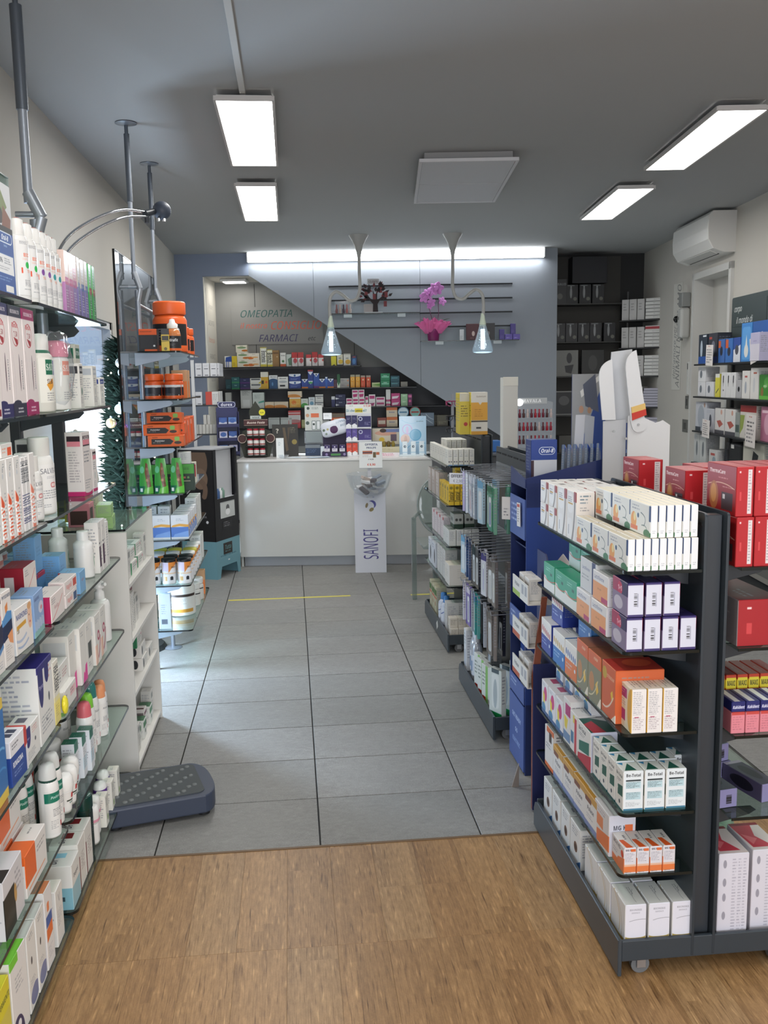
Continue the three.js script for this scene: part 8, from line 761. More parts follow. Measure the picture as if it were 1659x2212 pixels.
D('grd', 'long grey and red box lying along shelf', 0.26, 0.13, 0.13, 700, '8a8284', [['l', 0.08, 0.15, 0.84, 0.7, 12, 'c8c0c0']], { sbg: 'a82028', side2: [['r', 0.2, 0.15, 0.1, 0.05, 'f0d0d0'], ['r', 0.2, 0.5, 0.12, 0.24, 'd04448']], tbg: '6a2a30' }); put(FR, PR[1], 'grd', 2.48, 0.951, -0.105); put(FR, PR[1], 'grd', 2.76, 0.951, -0.1);
D('max', 'yellow and red maxi adhesive carton', 0.13, 0.13, 0.032, near, 'b83a2a', [['r', 0, 0.1, 1, 0.3, 'e0c83a'], ['p', 'd8502a', 0, 0.5, 1, 0.3, 1, 1, 0, 1]], { sbg: 'b8402a', side2: [['r', 0, 0.06, 1, 0.26, 'd8c83a'], ['t', 0.5, 0.19, 0.17, '24221a', 'MAXI', 'b', 0.84], ['p', 'e4d83a', 0, 0.36, 1, 0.36, 1, 0.6, 0, 0.4], ['p', 'd8603a', 0, 0.5, 1, 0.66, 1, 1, 0, 1], ['e', 0.5, 0.8, 0.3, 0.12, 'e8c0b8']], tbg: '7a2a20' }); for (let i = 0; i < 6; i++) put(FR, PR[2], 'max', 2.53, 0.701, -0.205 + i * 0.0345, { exact: 1 });
D('kuk', 'pink denture paste carton with navy top', 0.1, 0.062, 0.04, near, 'd8808c', [], { sbg: 'e08894', side2: [['r', 0, 0, 1, 0.12, 'c84a44'], ['l', 0.1, 0.2, 0.8, 0.7, 6, 'b86a78']], tbg: 'c84a44' }); D('kuk2', 'navy denture paste carton with white stripe', 0.1, 0.03, 0.04, near, '24286a', [], { sbg: '24286a', side2: [['t', 0.5, 0.5, 0.46, 'e8e8f4', 'Kukident', 'bi', 0.9]], tbg: '2a2e78', top: [['r', 0.0, 0.2, 1, 0.45, 'e6e4e6']] }); for (let i = 0; i < 4; i++) { put(FR, PR[2], 'kuk', 2.4, 0.701, -0.2 + i * 0.042, { exact: 1 }); put(FR, PR[2], 'kuk2', 2.4, 0.7635, -0.2 + i * 0.042, { exact: 1 }); }
D('drk', 'dark violet carton with black oval', 0.17, 0.055, 0.06, near, '4a4560', [['e', 0.5, 0.5, 0.3, 0.34, '1c1a28']], { tbg: '3a3648', top: [['e', 0.5, 0.5, 0.3, 0.3, '1a1824'], ['r', 0.9, 0, 0.1, 1, 'a8a0b0']], sbg: '8a86b0', side2: [['k', 0.4, 0.3, 0.3, 0.5, 1]] }); put(FR, PR[3], 'drk', 2.66, 0.461, -0.14, { turn: 0.3 }); put(FR, PR[3], 'drk', 2.48, 0.461, -0.2, { turn: 0.15 }); put(FR, PR[3], 'drk', 2.5, 0.461, -0.07, { turn: 0.25 }); put(FR, PR[3], 'drk', 2.66, 0.5165, -0.15, { turn: 0.35 });
D('flo', 'big white test carton with crimson flower lid', 0.16, 0.255, 0.09, near, 'd8d4dc', [['l', 0.1, 0.1, 0.8, 0.8, 14, 'a8a4b0']], { sbg: 'd8d6e0', side2: [['l', 0.45, 0.06, 0.16, 0.88, 24, 'a8a6b4'], ['l', 0.65, 0.06, 0.14, 0.88, 24, 'a8a6b4'], ['l', 0.82, 0.06, 0.12, 0.88, 24, 'a8a6b4'], ...[0.12, 0.34, 0.52, 0.74].map((y) => ['e', 0.2, y, 0.06, 0.05, '9a98a4'])], tbg: 'e0d0d0', top: [['p', 'c83a4e', 0.1, 0.1, 0.9, 0, 0.9, 0.7, 0.5, 0.5, 0.1, 0.8], ['p', 'e0707a', 0.2, 0.2, 0.6, 0.1, 0.4, 0.5], ['r', 0.9, 0, 0.1, 1, '8a1c30']] }); put(FR, PRB, 'flo', 2.43, 0.0905, -0.17, { exact: 1 }); put(FR, PRB, 'flo', 2.44, 0.0905, -0.065, { exact: 1 });
for (let i = 0; i < 4; i++) { const g = new THREE.SphereGeometry(1, 16, 10), p = g.attributes.position; for (let k = 0; k < p.count; k++) { const q = 1 + 0.18 * noise.noise(p.getX(k) * 3 + i, p.getY(k) * 3, p.getZ(k) * 3); p.setXYZ(k, p.getX(k) * 0.07 * q, p.getY(k) * 0.045 * q, p.getZ(k) * 0.1 * q); } g.computeVertexNormals(); const b = mesh('gauze_bag', g, std({ color: rgb('8ab09a'), roughness: 0.3, transmission: 0.25, thickness: 0 })); b.position.set(...at(FR, 2.64 + (i % 2) * 0.17, 0.14 + (i > 1 ? 0.085 : 0), -0.13 + (i % 2) * 0.06)); tag(b, `green translucent bag, ${['bottom near', 'bottom far', 'top near', 'top far'][i]} one behind the flower-lid cartons`, 'bag'); }
// ------------------------------------------------------------------ floor displays between the gondolas
{ const g = thing('toothbrush_display', 'tall blue floor display for electric toothbrushes', 'display stand', [0, 0, 0]), B = M('1f2f66', 0.4), z0 = -3.69, z1 = -3.96, x0 = 0.95, x1 = 1.27;
  const fp = flat(g, 'side_panel', 0.325, 1.26, 0.006, x0 + 0.1625, 0, z0, '28448e', [['r', 0, 0, 1, 0.08, '1c2c60'], ['r', 0, 0.75, 1, 0.25, '22305e'], ['rr', 0.07, 0.325, 0.62, 0.05, '28448e', 0.5, 'e8eef8'], ['t', 0.38, 0.35, 0.036, 'f4f6fa', 'Oral-B', 'bi', 0.5], ['t', 0.4, 0.43, 0.07, 'f0f2f6', 'GET', 'b', 0.66], ['t', 0.44, 0.5, 0.07, 'f0f2f6', 'READY', 'b', 0.76]], { ppm: near });
  part(g, 'side_panel', span(x0, x1, 0, 1.24, z1, z1 + 0.006), B); part(g, 'back_panel', span(x1 - 0.006, x1, 0, 1.24, z1, z0), B); for (const y of [0.32, 0.62, 0.98]) part(g, 'shelf', span(x0 + 0.02, x1, y - 0.006, y, z1 + 0.006, z0 - 0.006), B);
  for (const [y, h, o] of [[1.02, 0.17, [['l', 0.1, 0.2, 0.7, 0.5, 4, 'c0d0f0']]], [0.6, 0.1, [['l', 0.1, 0.2, 0.4, 0.4, 2, 'd0dcf0']]], [0.31, 0.08, [['l', 0.1, 0.2, 0.4, 0.4, 2, 'd0dcf0']]], [0.01, 0.29, [['t', 0.5, 0.3, 0.1, 'c0d0f0', 'GET READY', 'b', 0.8], ['t', 0.5, 0.5, 0.1, 'c0d0f0', 'GO', 'b', 0.3], ['t', 0.5, 0.68, 0.1, 'a0b8e8', 'ELECTRIC', 'b', 0.8]]]]) flat(g, 'front_lip', 0.255, h, 0.005, x0 - 0.002, y, (z0 + z1) / 2, '4a62a4', o, { turn: -Math.PI / 2 });
  const tr = (x, a, b) => plate(a, 0.005).rotateY(b).translate(...x); part(g, 'top_tray', merge([plate([[z1 + 0.02, 1.24], [z0, 1.24], [z0, 1.275], [z1 + 0.02, 1.31]], 0.005).rotateY(-Math.PI / 2).translate(x0, 0, 0), plate([[x0, 1.24], [x1 + 0.1, 1.24], [x1 + 0.1, 1.375], [x0, 1.28]], 0.005).translate(0, 0, z0 - 0.003), span(x0, x1 + 0.1, 1.236, 1.242, z1, z0)]), B);
  flat(g, 'topper', 0.3, 0.46, 0.006, 1.36, 1.24, z1 + 0.03, '26407e', [['p', '8a8c8e', 0, 0, 0.5, 0, 0, 0.9], ['p', 'c8c8c6', 0.12, 0.16, 0.42, 0, 0.5, 0, 0.14, 0.22], ['e', 0.14, 0.33, 0.035, 0.035, 'a8826c'], ['p', 'c4c6cc', 0.06, 0.38, 0.2, 0.38, 0.16, 0.95, 0.02, 0.95], ['p', '4a5060', 0.16, 0.1, 0.34, 0, 0.4, 0.36, 0.2, 0.3], ['e', 0.26, 0.34, 0.03, 0.03, '9a7860'], ['p', 'a8acb4', 0.2, 0.38, 0.34, 0.4, 0.3, 0.9, 0.18, 0.9], ['t', 0.66, 0.52, 0.04, 'b8c8e8', 'GET', 'b', 0.2], ['t', 0.7, 0.59, 0.04, 'b8c8e8', 'READY', 'b', 0.3], ['t', 0.64, 0.66, 0.04, 'b8c8e8', 'GO', 'b', 0.2], ['t', 0.74, 0.73, 0.04, '7aa4e0', 'ELECTRIC', 'b', 0.4]], { ppm: 700 }); }
D('ob1', 'white and blue electric toothbrush box', 0.11, 0.19, 0.09, near, 'c8ccd4', [['r', 0, 0, 1, 0.44, '22408e'], ['rr', 0.3, 0.16, 0.62, 0.16, '22408e', 0.5, 'e8eef8'], ['t', 0.61, 0.24, 0.12, 'f4f6fa', 'Oral-B', 'bi', 0.5], ['r', 0, 0.45, 0.1, 0.55, '3a2430']], { sbg: '1c3272', tbg: '1c3272' }); const FO = frame(0, -3.75, 0), PO = { at: 'top tray of blue toothbrush display', end: 'left', from: 1 }; put(FO, PO, 'ob1', 1.04, 1.243, 0.0, { exact: 1 });
const blister = (k, look, w, h, c, c2, o = {}) => D(k, look, w, h, o.d ?? 0.012, o.ppm ?? 600, c, o.ops ?? [['r', 0, 0, 1, 0.18, c2], ['rr', 0.15, 0.25, 0.7, 0.66, 'cfd6da', 0.3], ['r', 0.42, 0.3, 0.16, 0.56, o.c3 ?? '3a6ab0'], ['e', 0.5, 0.32, 0.12, 0.06, 'eef2f4']], { gloss: true, name: 'toothbrush_pack', cat: 'toothbrush pack', ...o.x });
blister('obp', 'leaning clear refill pack of brush heads', 0.1, 0.16, '6a7a90', '8a98ac', { c3: '2a3a52', ops: [['r', 0, 0, 1, 0.12, '3a62b8'], ['rr', 0.1, 0.16, 0.8, 0.7, 'a8b4c2', 0.2], ['w', 'd8e0e8', 0.04, 0.2, 0.3, 0.5, 0.5, 0.8, 0.25], ['r', 0.3, 0.35, 0.1, 0.45, '2a3850'], ['r', 0.6, 0.35, 0.1, 0.45, '2a3850']] }); for (let i = 0; i < 7; i++) put(FO, PO, 'obp', 1.13 + i * 0.026, 1.243, -0.02 - 0.004 * i, { turn: 1.15, roll: -0.25 }); D('obb', 'grey electric toothbrush box inside display', 0.12, 0.26, 0.1, 600, '3a4866', [['r', 0, 0, 1, 0.15, '2a3350'], ['o', 0.5, 0.5, 0.25, '7a8498', 0.05], ['r', 0, 0.86, 1, 0.14, '4a80b0']]); const FOS = frame(0.965, 0, -Math.PI / 2); put(FOS, { at: 'middle compartment of toothbrush display' }, 'obb', -3.8, 0.6205, -0.03); blister('obw', 'white brush head pack with blue print', 0.07, 0.22, 'd4d8de', '3a5aa8', {}); for (const u of [-3.88, -3.8, -3.73]) put(FOS, { at: 'lower compartment of toothbrush display', end: 'near end', from: -1 }, 'obw', u, 0.3205, -0.02);
sheet('price_tag', 'white price tag hung on the blue toothbrush display', 'price tag', 0.055, 0.1, 0.002, near, 'e6e2e0', [['r', 0.1, 0.06, 0.8, 0.12, 'c8584a'], ['l', 0.2, 0.25, 0.6, 0.6, 6, '6a6a70']], [0.938, 1.12, -3.77], [0, -Math.PI / 2, 0.06]); sheet('price_tag', 'white price tag at the far corner of the blue display', 'price tag', 0.045, 0.1, 0.002, near, 'e8e6e2', [['l', 0.2, 0.5, 0.6, 0.4, 3, '7a7a80']], [0.934, 1.12, -3.97], [0, -0.6, 0]);
{ const g = thing('tray_display', 'brown-edged cardboard floor display with slanting sachet trays', 'display stand', [0, 0, 0]), Bn = M('8a4a34', 0.6), W = M('d8d4cc', 0.6), BL = M('232a5c', 0.5);
  part(g, 'side_panel', plate([[-3.62, 0.01], [-3.36, 0.01], [-3.36, 0.86], [-3.5, 1.0], [-3.62, 1.0]], 0.006).rotateY(-Math.PI / 2).translate(0.985, 0, 0), BL); part(g, 'edge_panel', plate([[0.895, 0.01], [0.915, 0.01], [0.92, 0.55], [0.95, 0.86], [0.93, 0.86], [0.893, 0.55]], 0.012).translate(0, 0, -3.375), Bn); part(g, 'back_panel', span(0.895, 0.98, 0.01, 0.6, -3.36, -3.354), BL); part(g, 'foot', plate([[0.87, 0], [0.9, 0.1], [0.9, 0]], 0.01).translate(0, 0, -3.6), M('8a8078', 0.7));
  for (const y of [0.5, 0.66, 0.83]) { part(g, 'tray', merge([box(0.1, 0.004, 0.24, 0.93, y, -3.49), box(0.004, 0.075, 0.24, 0.878, y + 0.036, -3.49)]).applyMatrix4(new THREE.Matrix4()), W); flat(g, 'tray_print', 0.24, 0.075, 0.001, 0.8755, y, -3.49, 'e0ddd6', [['t', 0.3, 0.36, 0.3, '3a3a44', 'Polase', 'b', 0.4], ['r', 0.6, 0.15, 0.14, 0.5, 'a8a8ac'], ['r', 0.8, 0.15, 0.14, 0.5, 'a8a8ac'], ['r', 0, 0.72, 0.5, 0.28, y > 0.8 ? '9ab84a' : 'b8502a']], { turn: -Math.PI / 2, ppm: near }); }
  part(g, 'header_flap', plate([[-0.12, 0], [0.12, 0], [0.1, 0.13], [-0.04, 0.15]], 0.004).rotateX(-0.5).rotateY(-Math.PI / 2).translate(0.99, 0.86, -3.49), M('d8cfc8', 0.6)); }
const FT = frame(0.9, 0, -Math.PI / 2); D('pls', 'white sachet carton with seed picture', 0.075, 0.085, 0.05, near, 'dedbd6', [['t', 0.45, 0.3, 0.2, '3a3a44', 'Polase', 'b', 0.8], ['e', 0.7, 0.65, 0.16, 0.22, '8a7a6a'], ['l', 0.1, 0.55, 0.4, 0.3, 3, 'a8a8a8']]); for (const [y, k] of [[0.5025, 'lower'], [0.6625, 'middle'], [0.8325, 'upper']]) for (const u of [-3.545, -3.46]) put(FT, { at: `${k} tray of brown-edged display`, end: 'near end', from: -1 }, 'pls', u, y, 0.005);
{ const g = thing('card_display', 'tall white back of a cardboard display with red flash', 'display stand', [0, 0, 0]), W = M('d2d3d4', 0.55), W2 = M('babcbf', 0.6), z = -3.62;
  part(g, 'lower_left', plate([[1.255, 0.0], [1.345, 0.0], [1.345, 1.515], [1.25, 1.51]], 0.006).rotateY(0).translate(0, 0, z - 0.02), W2); part(g, 'lower_front', plate([[1.345, 0.0], [1.52, 0.0], [1.52, 1.49], [1.49, 1.51], [1.48, 1.505], [1.46, 1.5], [1.38, 1.535], [1.345, 1.53]], 0.008).translate(0, 0, z), W);
  part(g, 'upper_back', plate([[1.27, 1.5], [1.385, 1.5], [1.375, 1.795], [1.29, 1.785]], 0.006).translate(0, 0, z - 0.05), W2); const lw = new THREE.Shape(); lw.moveTo(1.245, 1.515); lw.lineTo(1.3, 1.515); lw.lineTo(1.28, 1.755); lw.quadraticCurveTo(1.225, 1.74, 1.228, 1.68); part(g, 'left_wing', ext(lw, 0.006).translate(0, 0, z - 0.015), W);
  const rwg = new THREE.Shape(); rwg.moveTo(1.355, 1.5); rwg.lineTo(1.415, 1.535); rwg.lineTo(1.37, 1.79); rwg.quadraticCurveTo(1.322, 1.775, 1.328, 1.71); part(g, 'right_wing', ext(rwg, 0.006).translate(0, 0, z + 0.01), W); part(g, 'yellow_stripe', plate([[1.3535, 1.565], [1.4095, 1.58], [1.413, 1.557], [1.3555, 1.541]], 0.003).translate(0, 0, z + 0.0165), M('d8b468', 0.5)); part(g, 'red_stripe', plate([[1.3555, 1.541], [1.413, 1.557], [1.417, 1.533], [1.3585, 1.512]], 0.003).translate(0, 0, z + 0.0165), M('c0301e', 0.5)); const tb = roundRect(0.06, 0.08, 0.026); part(g, 'hinge_tab', ext(tb, 0.006).rotateZ(0.3).translate(1.385, 1.505, z + 0.009), W); for (const [x, y] of [[1.385, 1.495], [1.285, 1.47], [1.335, 1.44], [1.335, 1.36]]) part(g, 'rivet', new THREE.CylinderGeometry(0.005, 0.005, 0.004, 10).rotateX(Math.PI / 2).translate(x, y, z + 0.017), M('a8aaac', 0.4)); }
{ const g = thing('card_column', 'narrow white card column standing behind grey gondola sheets', 'display stand', [1.235, 0, -5.2]); part(g, 'column', rbox(0.086, 1.69, 0.07, 0.003, 0, 0.845, 0), M('cfcfca', 0.55)); part(g, 'cap_fold', rbox(0.086, 0.05, 0.004, 0.001, 0, 1.668, 0.037), M('d8d7ce', 0.55)); }
// ------------------------------------------------------------------ toothbrush gondola
const PH = ['top', 'middle', 'lower'].map((n) => ({ at: `${n} hook rows of toothbrush gondola`, end: 'near end', from: -1 }));
{ const g = thing('hook_rack', 'chrome hook rods in three tiers holding toothbrush packs', 'hook rack', [0, 0, 0]); for (const [y, n, x0] of [[1.2, 11, 0.905], [0.855, 11, 0.9], [0.6, 11, 0.9]]) { for (let i = 0; i < n; i++) { const z = -4.13 - i * 0.077; part(g, 'hook_rod', merge([rod([1.11, y, z], [x0, y - 0.005, z], 0.0028, 6), rod([x0, y - 0.005, z], [x0 - 0.004, y + 0.015, z], 0.0028, 6), rod([1.11, y + 0.03, z], [x0 + 0.02, y + 0.028, z], 0.002, 6)]), METAL); } part(g, 'back_bar', span(1.105, 1.111, y - 0.015, y + 0.04, -4.95, -4.1), M('8a9096', 0.35, { metalness: 0.6 })); } }
const bl = (k, look, c, c2, c3) => blister(k, look, 0.062, 0.215, c, c2, { c3, d: 0.016 });
bl('tb1', 'clear toothbrush pack with red and blue brush', 'aab4c4', 'c8ccd8', 'c03a50'); bl('tb2', 'clear toothbrush pack with navy brush', '9aa8b8', 'b8c4d0', '23306e'); bl('tb3', 'toothbrush pack with light blue card', 'b4d0e0', '6fa8cc', 'e4eef2'); bl('tb4', 'green-footed toothbrush pack with blue brush', '5a9a80', '3a7a5a', '2f60b0'); bl('tb5', 'dark blue toothbrush pack', '2a4a80', '1e3060', '8ab0e0'); bl('tb6', 'black toothbrush pack', '2a2c34', '1c1d22', '6a6e7a'); bl('tb7', 'white and violet toothbrush pack', 'dcdde6', '3a3a80', 'b8b4dc'); bl('tb8', 'grey interdental brush pack', '7a7470', '5a5654', 'c8c4c0'); bl('tb9', 'teal and lime toothbrush pack', '3a9a9a', '1e6ab0', '7ad04a'); bl('tbv', 'violet toothbrush pack', '7a6ab0', 'd0c8e0', '4a3a8a');
const hang = (P, y, list) => list.forEach(([k, i, n]) => put(FG2, P, k, -4.13 - i * 0.077, y - 0.22, n ?? -0.01, { turn: jit(0.25), roll: jit(0.05) }));
hang(PH[0], 1.2, [['tb4', 0], ['tb4', 1], ['tb4', 2, -0.02], ['tb3', 4], ['tb3', 5, -0.02], ['tb2', 6], ['tb1', 7], ['tb1', 8, -0.02], ['tb2', 9], ['tbv', 10], ['tb4', 0, -0.07], ['tb4', 1, -0.09], ['tb3', 4, -0.08]]); hang(PH[1], 0.855, [['tb8', 0], ['tb8', 1], ['tb7', 3], ['tb7', 4, -0.03], ['tb6', 5], ['tb6', 6], ['tb6', 7], ['tb5', 8], ['tb5', 9], ['tb3', 10], ['tb8', 0, -0.07], ['tb8', 2, -0.04]]); hang(PH[2], 0.6, [['tb8', 0], ['tb8', 1], ['tb8', 2], ['tb1', 3], ['tb9', 5], ['tb9', 6], ['tb1', 7], ['tbv', 8], ['tbv', 9], ['tb7', 10], ['tb6', 1, -0.06], ['tb8', 3, -0.07]]);
sheet('offer_tag', 'white offer tag on the far end of the top hooks', 'price tag', 0.1, 0.06, 0.002, 600, 'e8e8ec', [['t', 0.5, 0.3, 0.4, '3a3a44', 'OFFERTA', 'b', 0.8], ['t', 0.5, 0.72, 0.34, '8a8a94', '€ 2,90', '', 0.7]], [0.885, 1.155, -4.9], [0, -0.55, 0]);
const PHB = { at: 'base tray of toothbrush gondola', end: 'near end', from: -1 }; blister('tp1', 'white toothpaste pack with green foot', 0.09, 0.24, 'd4dcd8', 'b8c4c0', { d: 0.03, ops: [['rr', 0.2, 0.1, 0.6, 0.7, 'e4eae8', 0.3], ['e', 0.5, 0.5, 0.16, 0.3, 'b0bcc0'], ['r', 0, 0.88, 1, 0.12, '1e8a4a'], ['r', 0.2, 0, 0.6, 0.08, '3a4a50']] }); for (const [u, n] of [[-4.15, 0], [-4.19, -0.06], [-4.24, -0.12], [-4.15, -0.13]]) put(FG2, PHB, 'tp1', u, 0.0905, -0.02 + n, { turn: 0.5 }); blister('tp2', 'white pack with green stripe and red corner', 0.1, 0.19, 'dfe4e0', '8ac08a', { d: 0.03, ops: [['r', 0.5, 0, 0.3, 1, '8ac46a'], ['r', 0.1, 0.85, 0.4, 0.12, 'c03a30'], ['l', 0.1, 0.2, 0.4, 0.4, 4, '5a6a64']] }); for (const u of [-4.36, -4.46, -4.55]) put(FG2, PHB, 'tp2', u, 0.0905, -0.02, { turn: 0.2 }); S('mwb', { name: 'mouthwash_bottle', cat: 'bottle', look: 'silver mouthwash bottle with checked cap', sx: 0.7, shiny: true, body: [[0, 0], [0.04, 0], [0.042, 0.01], [0.042, 0.17], [0.03, 0.2], [0.018, 0.21], [0, 0.21]], bodyMat: std({ color: rgb('b8bcc4'), roughness: 0.25, metalness: 0.3 }), parts: [['cap', [[0.02, 0.205], [0.022, 0.21], [0.022, 0.25], [0, 0.252]], M('c8ccd2', 0.3)]], label: { y0: 0.03, y1: 0.14, r: 0.042, bg: 'd0d4dc', arc: 2, ppm: 500, ops: [['r', 0.3, 0.3, 0.4, 0.5, '6a8ab0']] } }); standing(FG2, PHB, 'mwb', -4.72, 0.0905, -0.05); standing(FG2, PHB, 'mwb', -4.81, 0.0905, -0.06); D('mwc', 'tall white and grey rinse carton', 0.07, 0.23, 0.06, 500, 'd0d2d4', [['l', 0.2, 0.1, 0.6, 0.3, 4, '6a7484'], ['rr', 0.3, 0.5, 0.4, 0.4, '9aa4b4', 0.3]]); put(FG2, PHB, 'mwc', -4.9, 0.0905, -0.02); put(FG2, PHB, 'mwc', -4.65, 0.0905, -0.1);
// ------------------------------------------------------------------ far gondola
KIND = 'pharmacy_carton';
const P3 = ['top', 'second', 'third', 'fourth'].map((n) => ({ at: `${n} far-gondola shelf`, end: 'near end', from: -1 })), P3B = { at: 'far-gondola base tray', end: 'near end', from: -1 }, P3T = { at: 'top edge of far gondola', end: 'left', from: 1 };
D('wsl', 'slim white carton with two dark dots', 0.1, 0.1, 0.03, 500, 'dcdcd4', [['l', 0.2, 0.2, 0.6, 0.4, 3, 'a0a4a4']], { side: [['l', 0.15, 0.1, 0.7, 0.4, 4, '9a9ea4'], ['r', 0.15, 0.72, 0.2, 0.08, '4a4a58'], ['r', 0.6, 0.72, 0.2, 0.08, '5a5a68'], ['r', 0, 0.95, 1, 0.05, '5a8ac0']], tbg: 'e2e0d4' }); for (let i = 0; i < 5; i++) put(FG3, P3[0], 'wsl', -5.57, 1.1655, -0.01 - i * 0.033, { exact: 1 }); for (let c = 1; c < 7; c++) put(FG3, P3[0], 'wsl', -5.57 - c * 0.104, 1.1655, -0.01, { exact: 1 }); D('wst', 'taller slim white carton behind', 0.1, 0.14, 0.03, 500, 'd2d2ca', [['l', 0.2, 0.2, 0.6, 0.4, 3, 'a0a4a4']], { tbg: 'dad8cc' }); for (let i = 0; i < 4; i++) for (let c = 0; c < 2; c++) put(FG3, P3[0], 'wst', -5.85 - c * 0.12, 1.1655, -0.05 - i * 0.033, { exact: 1 });
D('ylw', 'yellow medicine carton with black script', 0.08, 0.125, 0.032, 500, 'd8b52a', [['e', 0.5, 0.2, 0.3, 0.1, '8a7a2a'], ['t', 0.5, 0.6, 0.3, '2a2418', 'Tussical', 'ibv', 0.5]], { side: [['e', 0.5, 0.15, 0.34, 0.07, '8a7a2a'], ['t', 0.5, 0.6, 0.34, '2a2418', 'Tussical', 'ibv', 0.5]] }); for (let i = 0; i < 5; i++) put(FG3, P3[1], 'ylw', -5.55, 0.9255, -0.012 - i * 0.036, { exact: 1 }); for (const u of [-5.64, -5.73, -5.82]) put(FG3, P3[1], 'ylw', u, 0.9255, -0.012); put(FG3, P3[1], 'ylw', -5.6, 1.051, -0.06, { look: 'yellow medicine carton standing on the others' }); D('pbg', 'clear bag of pinkish cotton', 0.13, 0.16, 0.06, 400, 'c8bcb4', [['e', 0.5, 0.5, 0.4, 0.4, 'd4c8c0'], ['l', 0.2, 0.3, 0.6, 0.4, 3, 'b09a94']], { gloss: true }); for (const u of [-5.98, -6.15, -6.32]) put(FG3, P3[1], 'pbg', u, 0.9255, -0.015);
D('wcr', 'white pastille carton with pale grey top', 0.1, 0.1, 0.045, 500, 'cfd2d0', [['l', 0.2, 0.2, 0.6, 0.4, 3, 'a4a8a8']], { tbg: '8a9690', top: [['r', 0.1, 0.1, 0.8, 0.5, '6a746e']] }); for (let i = 0; i < 4; i++) for (let c = 0; c < 2; c++) put(FG3, P3[2], 'wcr', -5.57 - c * 0.11, 0.6725, -0.012 - i * 0.048, { exact: 1 }); D('pkc', 'pale pink carton with red corner', 0.1, 0.14, 0.05, 400, 'd0c8cc', [['r', 0.7, 0, 0.3, 0.12, 'a83038'], ['l', 0.1, 0.3, 0.7, 0.4, 4, 'a89aa0']]); for (const u of [-5.82, -5.95, -6.08, -6.2]) put(FG3, P3[2], 'pkc', u, 0.6725, -0.02); D('dgc', 'grey carton with dark green base', 0.12, 0.09, 0.06, 400, 'a8aca8', [['r', 0, 0.7, 1, 0.3, '1e3a2c'], ['c', 0.3, 0.4, 0.14, '3a3c3c'], ['c', 0.6, 0.4, 0.14, '3a3c3c']], { side: [['r', 0, 0.7, 1, 0.3, '1e3a2c'], ['c', 0.3, 0.4, 0.14, '3a3c3c'], ['c', 0.7, 0.4, 0.14, '3a3c3c']] }); for (const n of [-0.05, -0.12]) put(FG3, P3[2], 'dgc', -5.62, 0.7735, n);
D('bgw', 'large white carton with cream top', 0.16, 0.13, 0.17, 500, 'd6d2cc', [['l', 0.2, 0.3, 0.6, 0.4, 4, 'b4b0aa']], { side: [['l', 0.3, 0.2, 0.5, 0.5, 5, 'c0bcb6']], tbg: 'e2dccc' }); put(FG3, P3[3], 'bgw', -5.61, 0.4205, -0.015, { exact: 1 }); D('bgw2', 'tall white carton with grey edge', 0.09, 0.19, 0.08, 500, 'c8c8c6', [['l', 0.2, 0.1, 0.6, 0.5, 5, 'a8a8a8']]); for (const u of [-5.76, -5.87, -5.98]) put(FG3, P3[3], 'bgw2', u, 0.4205, -0.02); D('phw', 'white device carton with black lens', 0.14, 0.17, 0.08, 500, 'ccd0d8', [['e', 0.7, 0.55, 0.16, 0.3, '2a2c34'], ['l', 0.1, 0.1, 0.5, 0.2, 2, '5a6a8a']], { side: [['e', 0.5, 0.3, 0.2, 0.12, '2a2c30'], ['e', 0.6, 0.7, 0.2, 0.2, '2a2c34']] }); for (const u of [-6.15, -6.32]) put(FG3, P3[3], 'phw', u, 0.4205, -0.015);
D('smb', 'little cream carton in stacked block', 0.07, 0.06, 0.05, 500, 'cfc8bc', [['l', 0.1, 0.2, 0.8, 0.6, 4, '8a8478']], { side: [['l', 0.1, 0.2, 0.8, 0.6, 4, '8a8478']] }); for (let l = 0; l < 2; l++) for (let i = 0; i < 4; i++) put(FG3, P3B, 'smb', -5.56 - l * 0.02, 0.0905 + l * 0.0605, -0.02 - i * 0.052, { exact: 1 }); for (let i = 0; i < 4; i++) put(FG3, P3B, 'bgw2', -5.7, 0.0905, -0.02 - i * 0.085 * 0.6 , { look: i ? 'grey-edged carton behind the cream block' : 'grey-edged carton beside the cream block' }); for (const u of [-5.85, -5.95]) { S('blb', specs.get('blb') ?? { name: 'lotion_bottle', cat: 'bottle', look: 'white and blue lotion bottle with swirl', body: [[0, 0], [0.035, 0], [0.037, 0.01], [0.036, 0.13], [0.02, 0.15], [0, 0.15]], bodyMat: M('c4cad8', 0.3), parts: [['cap', [[0.02, 0.148], [0.022, 0.15], [0.02, 0.19], [0, 0.195]], M('3f7ab8', 0.3)]], label: { y0: 0.02, y1: 0.12, r: 0.037, bg: 'd4d8e2', arc: 2.2, ppm: 400, ops: [['w', '4a5a98', 0.06, 0.1, 0.2, 0.5, 0.6, 0.9, 0.3], ['c', 0.4, 0.7, 0.12, '3a4a88']] } }); standing(FG3, P3B, 'blb', u, 0.0905, -0.05); } D('grc', 'green and cream food carton', 0.08, 0.2, 0.07, 400, 'b8b49a', [['r', 0, 0.1, 1, 0.2, '3f6a34'], ['c', 0.5, 0.6, 0.2, '8a5a3a'], ['r', 0, 0.35, 1, 0.06, 'b84a34']]); for (const u of [-6.1, -6.2, -6.32]) put(FG3, P3B, 'grc', u, 0.0905, -0.015);
